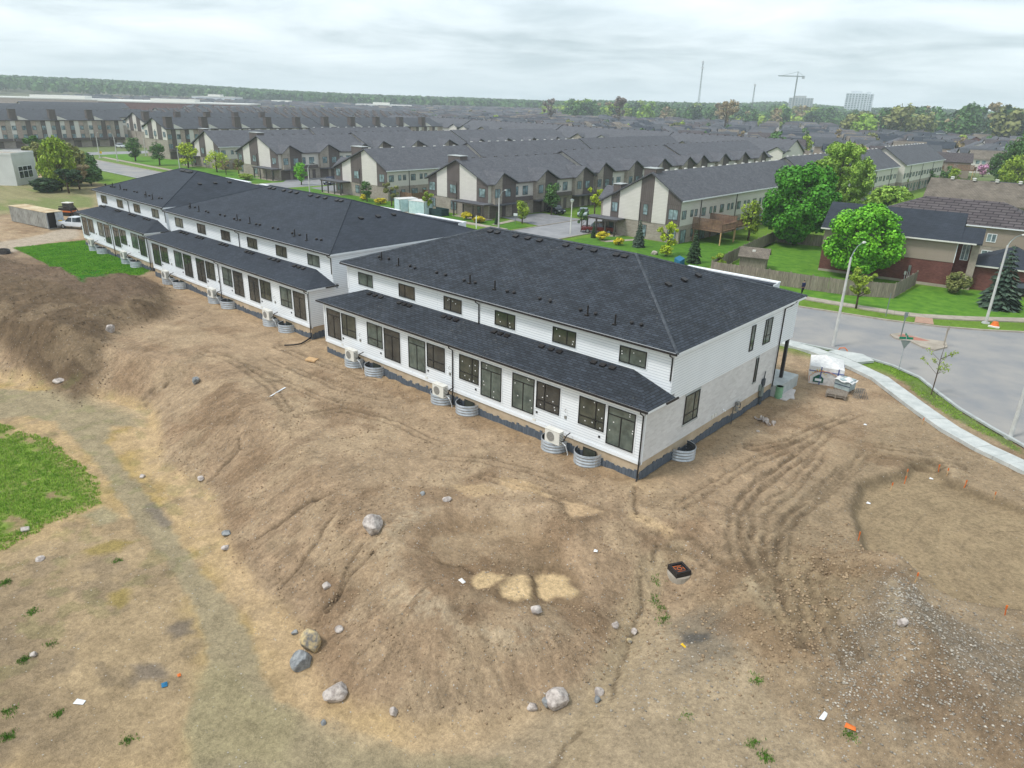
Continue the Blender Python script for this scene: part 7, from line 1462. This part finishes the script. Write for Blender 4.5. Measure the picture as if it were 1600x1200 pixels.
for i, (px, py, s, h, m, lb) in enumerate([(583, 826, .95, .9, m_rock, 'large pale boulder on the crest of the slope, left of the crater'), (488, 1012, .8, 1.0, m_rocky, 'upright ochre and grey boulder at the slope foot'), (472, 1038, .85, .62, m_rockb, 'dark blue-grey boulder touching the ochre one'), (525, 1086, .78, .62, m_rock, 'rounded pale purple boulder near the slope foot'),
 (871, 1097, .82, .75, m_rock, 'largest of the pale boulders at the bottom centre'), (853, 1100, .35, .35, m_rockb, 'small grey rock leaning on the big bottom centre boulder'), (832, 1107, .36, .3, m_rock, 'small pale rock left of the bottom centre boulder'), (935, 1082, .35, .32, m_rock, 'white rock beside the stream bed at the bottom'), (934, 1093, .26, .22, m_rockb, 'grey rock just under the white rock by the stream'),
 (838, 955, .5, .28, m_rock, 'flat cream rock below the two big puddles'), (962, 977, .28, .3, m_rock, 'pointed pale rock right of the crater rim'), (991, 986, .28, .28, m_rock, 'pale rock beside the stream, upper of two'), (983, 1001, .22, .26, m_rocky, 'pale rock beside the stream, lower of two'), (509, 914, .36, .3, m_rock, 'white stone alone on the left slope'),
 (530, 982, .3, .26, m_rock, 'broken pale stone above the slope foot boulders'), (660, 772, .26, .2, m_rockb, 'blue-grey stone on the plateau above the crater'), (698, 781, .4, .2, m_rock, 'flat pale stone above the crater rim'), (314, 748, .42, .2, m_rock, 'flat white stone at the foot of the left slope'), (355, 834, .45, .25, m_rockb, 'grey stone pair at the slope foot, larger one'), (353, 857, .35, .25, m_rock, 'white stone below the grey pair at the slope foot'),
 (223, 745, .35, .2, m_rock, 'stone beside the grey track'), (39, 828, .5, .2, m_rock, 'flat white stone in the weeds at left'), (62, 874, .4, .15, m_rock, 'flat white stone below the weeds at left'), (173, 520, .75, .6, m_rock, 'pale boulder on the dark soil heap'), (306, 595, .5, .6, m_rockb, 'white and blue stone at the heap foot'), (53, 1024, .3, .2, m_rock, 'pale stone in the lower left dirt'), (615, 1115, .28, .32, m_rock, 'small upright stone below the slope'), (1184, 676, .2, .12, m_rock, 'chalky lump near the broken concrete'),
 (92, 599, .8, .35, m_rock, 'flat boulder at the foot of the dark heap'), (1411, 972, .35, .3, m_rock, 'white rock on the crest of the gravel pile'), (461, 990, .25, .2, m_rockb, 'small dark rock left of the ochre boulder'), (505, 1130, .2, .15, m_rockb, 'small dark rock under the round purple boulder'), (1395, 505+0, .01, .01, m_rock, '')]):
    if not lb: continue
    x, y = G(px, py); s, h = s*1.42, h*1.35; rock('boulder' if s > .85 else 'stone', lb, x, y, s, s*r_.uniform(.75, .95), h, m, 100+i, 'boulder' if s > .85 else 'stone')
# heap of broken concrete beside the wall
t = thing('rubble_heap', 'small heap of white concrete rubble below the end wall', 'rubble', (1.7, 13.6, gh(1.7, 13.6))); 
for i in range(16):
    b = MB(); a = r_.uniform(0, 6.28); q = r_.uniform(0, .55); b.T = Matrix.Translation((q*math.cos(a)*1.3, q*math.sin(a), .05+.08*(1-q))) @ Matrix.Rotation(r_.uniform(0, 6), 4, Vector((r_.random(), r_.random(), 1)).normalized()); b.box(-.13, -.09, -.05, .13, .09, .05, m_rock); b.obj('rubble_piece', t)
# manhole frame on its concrete base
x, y = G(1061, 893); t = thing('manhole', 'raised black catch basin frame with orange marks on round concrete', 'manhole', (x, y, gh(x, y)+.02), R(-28))
b = MB(); b.cyl(0, 0, -.4, .06, .62, .58, m_oldconc, 18); b.obj('concrete_ring', t); b = MB()
for (x0, y0, x1, y1) in ((-.42, -.42, .42, -.3), (-.42, .3, .42, .42), (-.42, -.3, -.3, .3), (.3, -.3, .42, .3)): b.box(x0, y0, .061, x1, y1, .34, m_black)
b.obj('frame', t); b = MB(); b.box(-.298, -.298, .2, .298, .298, .27, m_black); b.obj('lid', t)
b = MB(); b.tube([(.12*math.cos(a*.628), .12*math.sin(a*.628), .275) for a in range(11)], .015, m_orange, 4); 
for q in (-.22, .2): b.tube([(q, -.22, .275), (q+.03, .2, .275)], .014, m_orange, 4); b.tube([(q-.04, .24*(1 if q > 0 else -1), .277), (-q*.3, .22*(1 if q > 0 else -1), .277)], .014, m_orange, 4)
b.obj('orange_marks', t, kind='stuff')
# stakes
GS = 'orange survey stakes around the excavated pad'
for i, (px, py, lb) in enumerate([(1417, 745, 'orange stake at the left corner of the pad inlet'), (1413, 756, 'orange stake just below the inlet corner one'), (1391, 766, 'orange stake on the upper left edge of the pad'), (1467, 736, 'orange stake at the right corner of the pad inlet'), (1479, 744, 'orange stake just right of the inlet corner'), (1506, 762, 'orange stake on the upper right edge of the pad'), (1554, 780, 'orange stake farthest right on the upper pad edge'), (1341, 844, 'leaning orange stake at the left tip of the pad'), (1429, 910, 'orange stake on the lower left edge of the pad'), (1571, 960, 'orange stake on the lower right edge of the pad'), (1441, 664, 'orange stake beside the new sidewalk')]):
    x, y = G(px, py); b = MB(); s = (i % 3-1)*.08; b.add([(-.022, -.012, -.1), (.022, -.012, -.1), (.022, .012, -.1), (-.022, .012, -.1), (-.022+s, -.012, .5), (.022+s, -.012, .5), (.022+s, .012, .5), (-.022+s, .012, .5)], [(0, 3, 2, 1), (4, 5, 6, 7), (0, 1, 5, 4), (1, 2, 6, 5), (2, 3, 7, 6), (3, 0, 4, 7)], m_orange if i % 2 else m_newwood)
    b.box(-.028+s*.6, -.02, .34, .028+s*.6, .02, .52, m_orange); tag(b.obj('survey_stake', loc=(x, y, gh(x, y)), rz=R(40)), lb, 'stake', GS)
# green sump tube, board, pipes, litter
t = thing('green_sump_cover', 'pale green plastic cylinder standing at the corner of the brick end wall', 'cylinder', (.55, 18.5, gh(.5, 18.5))); gm2 = mat('pale_green_plastic', srgb(134, 176, 142), srgb(118, 160, 126), scale=3, rough=.5)
b = MB(); b.cyl(0, 0, -.1, .95, .27, .26, gm2, 14); b.obj('tube', t); b = MB()
for z in (.15, .4, .65, .9): b.cyl(0, 0, z, z+.05, .29, .29, gm2, 14)
b.obj('rib', t, kind='stuff')
slab('wooden_board', 'square orange-brown board lying on the dirt near the drain hose', 'board', [(-30.9, -2.35), (-30.0, -2.05), (-30.3, -1.45), (-31.25, -1.75)], m_newwood, .08)
x, y = PZ(1554, 510); t = thing('orange_cone_bundle', 'orange and white barrier bundle lying on the far verge', 'barrier', (x, y, 0)); b = MB(); b.cyl(0, 0, 0, .5, .45, .25, m_orange, 10); b.obj('cone', t); b = MB(); b.box(-.5, -.7, 0, .5, -.3, .12, m_acwhite); b.obj('base', t)
x, y = PZ(1316, 549); b = MB(); b.tube([(-.4, -.1, .0), (-.25, 0, .35), (.1, .1, .45), (.35, .1, .3), (.45, .1, 0)], .05, m_orange, 8); tag(b.obj('orange_conduit', loc=(x, y, gh(x, y)), smooth=True), 'bent orange conduit sticking out beside the lamp base', 'conduit')
for i, (px, py, w, d, m, lb) in enumerate([(434, 614, .12, 2.0, m_whitetrim, 'long white plank lying on the slope above the track'), (257, 1071, .3, .25, m_blueplastic, 'small blue plastic scrap in the lower left dirt'), (125, 1098, .45, .25, m_whitetrim, 'white scrap of sheet in the lower left dirt'), (280, 1056, .2, .15, m_orange, 'small orange scrap beside the blue one'), (1068, 1010, .3, .12, m_yellow, 'yellow scrap on the black stain'), (1329, 1136, .4, .25, m_orange, 'orange rag near the bottom right weeds'), (931, 861, .2, .2, m_whitetrim, 'white scrap above the manhole'), (722, 906, .4, .22, m_plasticwhite, 'crumpled white plastic beside the small puddle'), (1402, 873, .45, .1, m_whitetrim, 'white tipped stake lying on the pad'), (1357, 787, .22, .2, m_whitetrim, 'pale bottle at the pad edge'), (1455, 749, .22, .16, m_whitetrim, 'white scrap in the pad inlet'), (1288, 1116, .18, .5, m_whitetrim, 'twisted white rag near the bottom right'), (1352, 664, .2, .2, m_whitetrim, 'white scrap above the ruts'), (994, 548, .1, .1, m_whitetrim, '')]):
    if lb: x, y = G(px, py); b = MB(); q = random.Random(i); b.add([(-w/2, -d/2, .03), (w/2, -d/2*.8, .05), (w/2*.8, d/2, .04), (-w/2*.9, d/2*.9, .07), (0, 0, .1)], [(0, 1, 4), (1, 2, 4), (2, 3, 4), (3, 0, 4)], m); tag(b.obj('scrap' if w > .13 else 'plank', loc=(x, y, gh(x, y)), rz=q.uniform(-.6, .6)), lb, 'scrap' if w > .13 else 'plank')
slab('sump_lid', 'blue-green lid of the utility box beyond the near roof', 'utility box', [PZ(*p) for p in [(1053, 413), (1061, 419), (1069, 414), (1061, 409)]], m_blueplastic, .9, 0)
x, y = PZ(1022, 398); rock('boulder', 'white garden boulder before the nearest gable', x, y, 1.2, .8, .8, m_rock, 77, 'boulder')
x, y = PZ(1577, 481); rock('boulder', 'grey garden boulders at the right of the spruce', x, y, 1.7, .9, .7, m_rock, 78, 'boulder')
# stack of black pipes at the left edge of the lawn
x, y = G(6, 396); t = thing('pipe_coil', 'coil of black pipe at the left edge below the gravel lane', 'pipe coil', (x, y, gh(x, y))); 
for k in range(3): b = MB(); b.tube([(1.1*math.cos(a*.524), .7*math.sin(a*.524), .1+.16*k) for a in range(13)], .08, m_black, 6); b.obj('pipe_loop', t)
# ------------------------------------------------------------ person on the far sidewalk
def person(label, x, y, rz):
    import bmesh as _b
    J = {'pel': (0, 0, .92), 'ch': (0, .02, 1.28), 'nk': (0, .02, 1.47), 'lh': (-.1, 0, .88), 'lk': (-.11, .06, .48), 'la': (-.12, -.02, .09), 'lt': (-.12, .15, .05), 'rh': (.1, 0, .88), 'rk': (.11, .12, .49), 'ra': (.12, .22, .1), 'rt': (.12, .38, .06), 'ls': (-.19, .02, 1.40), 'le': (-.24, -.05, 1.12), 'lw': (-.23, .08, .88), 'rs': (.19, .02, 1.40), 're': (.24, .0, 1.12), 'rw': (.23, .16, .92)}
    RD = {'pel': .14, 'ch': .16, 'nk': .06, 'lh': .095, 'lk': .06, 'la': .042, 'lt': .035, 'rh': .095, 'rk': .06, 'ra': .042, 'rt': .035, 'ls': .065, 'le': .045, 'lw': .032, 'rs': .065, 're': .045, 'rw': .032}
    K = list(J); E_ = [('pel', 'ch'), ('ch', 'nk'), ('pel', 'lh'), ('lh', 'lk'), ('lk', 'la'), ('la', 'lt'), ('pel', 'rh'), ('rh', 'rk'), ('rk', 'ra'), ('ra', 'rt'), ('ch', 'ls'), ('ls', 'le'), ('le', 'lw'), ('ch', 'rs'), ('rs', 're'), ('re', 'rw')]
    me = bpy.data.meshes.new('person'); me.from_pydata([J[k] for k in K], [(K.index(a), K.index(c)) for a, c in E_], []); o = bpy.data.objects.new('body', me); COLL.objects.link(o); o.modifiers.new('s', 'SKIN')
    for i, k in enumerate(K): me.skin_vertices[0].data[i].radius = (RD[k]*1.25 if k in ('pel', 'ch') else RD[k], RD[k])
    me.skin_vertices[0].data[0].use_root = True; sb_ = o.modifiers.new('u', 'SUBSURF'); sb_.levels = sb_.render_levels = 2
    dg_ = bpy.context.evaluated_depsgraph_get(); me2 = bpy.data.meshes.new_from_object(o.evaluated_get(dg_)); bpy.data.objects.remove(o)
    for m in (m_navy, m_darkcloth, m_skin, m_black): me2.materials.append(m)
    for p in me2.polygons: z = p.center.z; p.material_index = 3 if z < .1 else (1 if z < .9 and abs(p.center.x) < .19 else (2 if z < .95 or z > 1.46 else 0)); p.use_smooth = True
    t = thing('person', label, 'person', (x, y, .12), rz); link('body', me2, t)
    b = MB(); n = 10; b.v = []; vs = []
    for i in range(n+1):
        for j in range(12):
            th, ph = math.pi*i/n, 2*math.pi*j/12; vs.append((.078*math.sin(th)*math.cos(ph), .03+.095*math.sin(th)*math.sin(ph), 1.62+.12*math.cos(th)))
    b.add(vs, [(i*12+j, i*12+(j+1) % 12, (i+1)*12+(j+1) % 12, (i+1)*12+j) for i in range(n) for j in range(12)], m_skin); b.add([(-.015, .12, 1.6), (.015, .12, 1.6), (0, .15, 1.585), (0, .125, 1.64)], [(0, 1, 2), (0, 2, 3), (1, 3, 2)], m_skin); b.obj('head', t, smooth=True)
    b = MB(); b.add([(v[0]*1.12, (v[1]-.045)*1.08+.02, 1.62+(v[2]-1.62)*1.1+.012) for v in vs[:12*6]], [(i*12+j, i*12+(j+1) % 12, (i+1)*12+(j+1) % 12, (i+1)*12+j) for i in range(5) for j in range(12)], m_hair); b.obj('hair', t, smooth=True)
x, y = PZ(1253, 462); person('person in a navy jacket and dark trousers walking along the far sidewalk by the fence', x, y, R(60))
# ------------------------------------------------------------ loose stones, clods and weeds
def scatter(name, label, P, smin, smax, m, seed, cat, flat=.6, smooth=False):
    r = np.random.default_rng(seed); P = np.asarray(P); n = len(P); z = hfull(P[:, 0], P[:, 1]); s = smin+(smax-smin)*r.random(n)**3
    base = np.array([(0, 0, 1), (.9, 0, .1), (.28, .86, -.1), (-.73, .53, .15), (-.73, -.53, -.1), (.28, -.86, .1), (0, 0, -.8)]); Fb = np.array([(0, 1, 2), (0, 2, 3), (0, 3, 4), (0, 4, 5), (0, 5, 1), (6, 2, 1), (6, 3, 2), (6, 4, 3), (6, 5, 4), (6, 1, 5)])
    j = 1+.35*(r.random((n, 7, 3))-.5); a = r.random(n)*6.283; V = base[None]*j; c, s_ = np.cos(a)[:, None], np.sin(a)[:, None]
    X = (V[:, :, 0]*c-V[:, :, 1]*s_)*s[:, None]; Y = (V[:, :, 0]*s_+V[:, :, 1]*c)*s[:, None]*.8; Z = V[:, :, 2]*s[:, None]*flat
    V = np.stack([X+P[:, 0:1], Y+P[:, 1:2], Z+z[:, None]+s[:, None]*.15], 2).reshape(-1, 3); F = (Fb[None]+np.arange(n)[:, None, None]*7).reshape(-1, 3)
    return tag(link(name, npmesh(name, V, F, [m], smooth)), label, cat, kind='stuff')
q = np.random.default_rng(9)
def gauss(n, cx, cy, sx, sy): return np.stack([cx+q.normal(size=n)*sx, cy+q.normal(size=n)*sy], 1)
sm_ = mat('mixed_gravel', srgb(186, 178, 166), srgb(134, 126, 114), scale=3, rough=.9, island=.35)
pts = np.vstack([gauss(3800, 17, -4.2, 2.3, 2.3), gauss(1600, 14.6, -5.2, .8, 2.2), gauss(500, 9.5, -11, 3.5, 2)]); scatter('gravel', 'pale gravel and stones over the grey pile at lower right', pts, .018, .085, sm_, 1, 'gravel')
pts = np.vstack([np.stack([q.uniform(-26, 20, 1500), q.uniform(-22, 16, 1500)], 1), gauss(500, -4, -13.5, 5, 2.5)]); ok = np.array([max(max(b_[0]-x, x-b_[2], b_[1]-y, y-b_[3]) for b_ in [BLD[0]]) > .6 and float(poly_sd(np.array([x]), np.array([y]), PAD)[0]) < .2 for x, y in pts]); scatter('loose_stones', 'small pale stones strewn over the bare dirt', pts[ok], .015, .06, sm_, 2, 'stones')
cl = mat('soil_clods', srgb(124, 106, 84), srgb(100, 84, 66), scale=2, rough=.95, island=.25)
pts = np.vstack([gauss(1500, 11.2, -3.6, 1.3, 3.0), gauss(600, 11.5, 0, 1.4, 2), gauss(300, 7, -7, 1.2, 2.4)]); ok = np.array([float(poly_sd(np.array([x]), np.array([y]), PAD)[0]) < -.1 for x, y in pts]); cl2 = mat('dry_clods', srgb(168, 146, 118), srgb(136, 115, 91), scale=2, rough=.95, island=.2)
scatter('soil_clods', 'dry clods of earth churned up beside the gravel pile', pts[ok], .02, .12, cl2, 3, 'clods', .7)
hp = np.array(HEAP); pts = np.stack([q.uniform(-90, -40, 9000), q.uniform(-19, 0, 9000)], 1); pts = pts[poly_sd(pts[:, 0], pts[:, 1], HEAP) > -.6][:5200]; scatter('soil_clods', 'dark clods over the heap of topsoil at left', pts, .03, .12, cl, 4, 'clods', .6)
pts = np.vstack([np.stack([q.uniform(-30, 10, 17000), q.uniform(-21, 0, 17000)], 1), np.stack([q.uniform(-2, 20, 7000), q.uniform(-16, 20, 7000)], 1)]); d_ = poly_sd(pts[:, 0], pts[:, 1], PLAT); n_ = fbm(pts[:, 0], pts[:, 1], .7, 3, 55)
ok = (d_ > .1) & (n_ > -.12) & (np.maximum.reduce([-31.4-pts[:, 0], pts[:, 0]-.4, -.4-pts[:, 1], pts[:, 1]-21]) > .2) & (poly_sd(pts[:, 0], pts[:, 1], PAD) < -.1) & (np.minimum.reduce([-poly_sd(pts[:, 0], pts[:, 1], P) for P in PUDD]) > .1)
scatter('soil_crumbs', 'crumbs and small clods of earth over the slope and plateau', pts[ok], .015, .09, cl2, 7, 'clods', .7)
def grass(name, label, P, h, m, seed, blades=5, w=.02):
    r = np.random.default_rng(seed); P = np.repeat(np.asarray(P), blades, 0); n = len(P); P = P+r.normal(size=P.shape)*h*.45; z = hfull(P[:, 0], P[:, 1]); a = r.random(n)*6.283; hh = h*(.5+.8*r.random(n)); l = .5*hh*r.random(n); dx, dy = np.cos(a), np.sin(a)
    A = np.stack([P[:, 0]-dy*w, P[:, 1]+dx*w, z], 1); B = np.stack([P[:, 0]+dy*w, P[:, 1]-dx*w, z], 1); C_ = np.stack([P[:, 0]+dx*l, P[:, 1]+dy*l, z+hh], 1)
    V = np.stack([A, B, C_], 1).reshape(-1, 3); return tag(link(name, npmesh(name, V, np.arange(n*3).reshape(-1, 3), [m])), label, 'grass', kind='stuff')
gm_ = leafmat('grass_blades', srgb(160, 190, 80), srgb(122, 160, 56), .35, 1.5)
pts = np.stack([q.uniform(-48, -20, 30000), q.uniform(-30, -15, 30000)], 1); pts = pts[poly_sd(pts[:, 0]+.5*fbm(pts[:, 0], pts[:, 1], .5, 4, 201), pts[:, 1]+.5*fbm(pts[:, 0], pts[:, 1], .5, 4, 202), GL2) > 0]; pts = pts[fbm(pts[:, 0], pts[:, 1], .8, 4, 491)+.35*fbm(pts[:, 0], pts[:, 1], 2.6, 3, 492) > -.30]
grass('weeds', 'tufted green weeds on the low ground at left', pts, .13, gm_, 1, 5, .022)
vp_ = []
for P in VERGE:
    a = np.array(P); c_ = np.stack([q.uniform(a[:, 0].min(), a[:, 0].max(), 9000), q.uniform(a[:, 1].min(), a[:, 1].max(), 9000)], 1); vp_.append(c_[poly_sd(c_[:, 0], c_[:, 1], P) > 0])
vp_ = np.vstack(vp_); vp_ = vp_[fbm(vp_[:, 0], vp_[:, 1], .9, 3, 77) > -.15]; grass('verge_grass', 'patchy grass strip between the new sidewalk and the kerb', vp_, .10, gm_, 2, 4, .018)
tf = []
for (px, py, n_) in [(1024, 935, 40), (1033, 949, 30), (1037, 967, 60), (1182, 1061, 50), (1176, 1162, 50), (1196, 1183, 80), (1328, 1146, 60), (1025, 905, 30), (38, 1030, 80), (12, 1150, 80), (200, 1157, 50), (90, 1115, 50), (80, 1007, 30), (15, 1112, 60), (50, 957, 60), (1075, 1120, 20), (10, 910, 80), (185, 877, 40), (640, 1190, 0)]:
    x, y = G(px, py)
    if n_: tf.append(gauss(int(n_*.8), x, y, .13, .13))
grass('weed_tufts', 'scattered green weed tufts on the bare dirt', np.vstack(tf), .10, leafmat('tuft_blades', srgb(98, 142, 48), srgb(70, 112, 34), .35, 1.5), 3, 4, .016)
pts = np.stack([q.uniform(-105, -66, 42000), q.uniform(-9, 5, 42000)], 1); pts = pts[poly_sd(pts[:, 0], pts[:, 1], LAWN) > .1]; grass('sod_lawn', 'vivid green sod beside the farthest new rowhouse', pts, .09, leafmat('sod_blades', srgb(136, 186, 62), srgb(108, 162, 46), .2, .5), 5, 3, .03)
# ------------------------------------------------------------ the air
SC.cycles.volume_bounces = 3
hv = bpy.data.materials.new('haze_air'); hv.use_nodes = True; ht = hv.node_tree; ht.nodes.clear(); ho = ht.nodes.new('ShaderNodeOutputMaterial'); pv = ht.nodes.new('ShaderNodeVolumePrincipled')
pv.inputs['Color'].default_value = (.86, .94, 1, 1); pv.inputs['Density'].default_value = .00026; pv.inputs['Anisotropy'].default_value = 0; ht.links.new(pv.outputs[0], ho.inputs['Volume'])
b = MB(); b.box(-2650, -700, -6, 800, 2500, 100, hv); o = b.obj('haze'); o['kind'] = 'stuff'; o['label'] = 'pale haze in the air over the whole place'
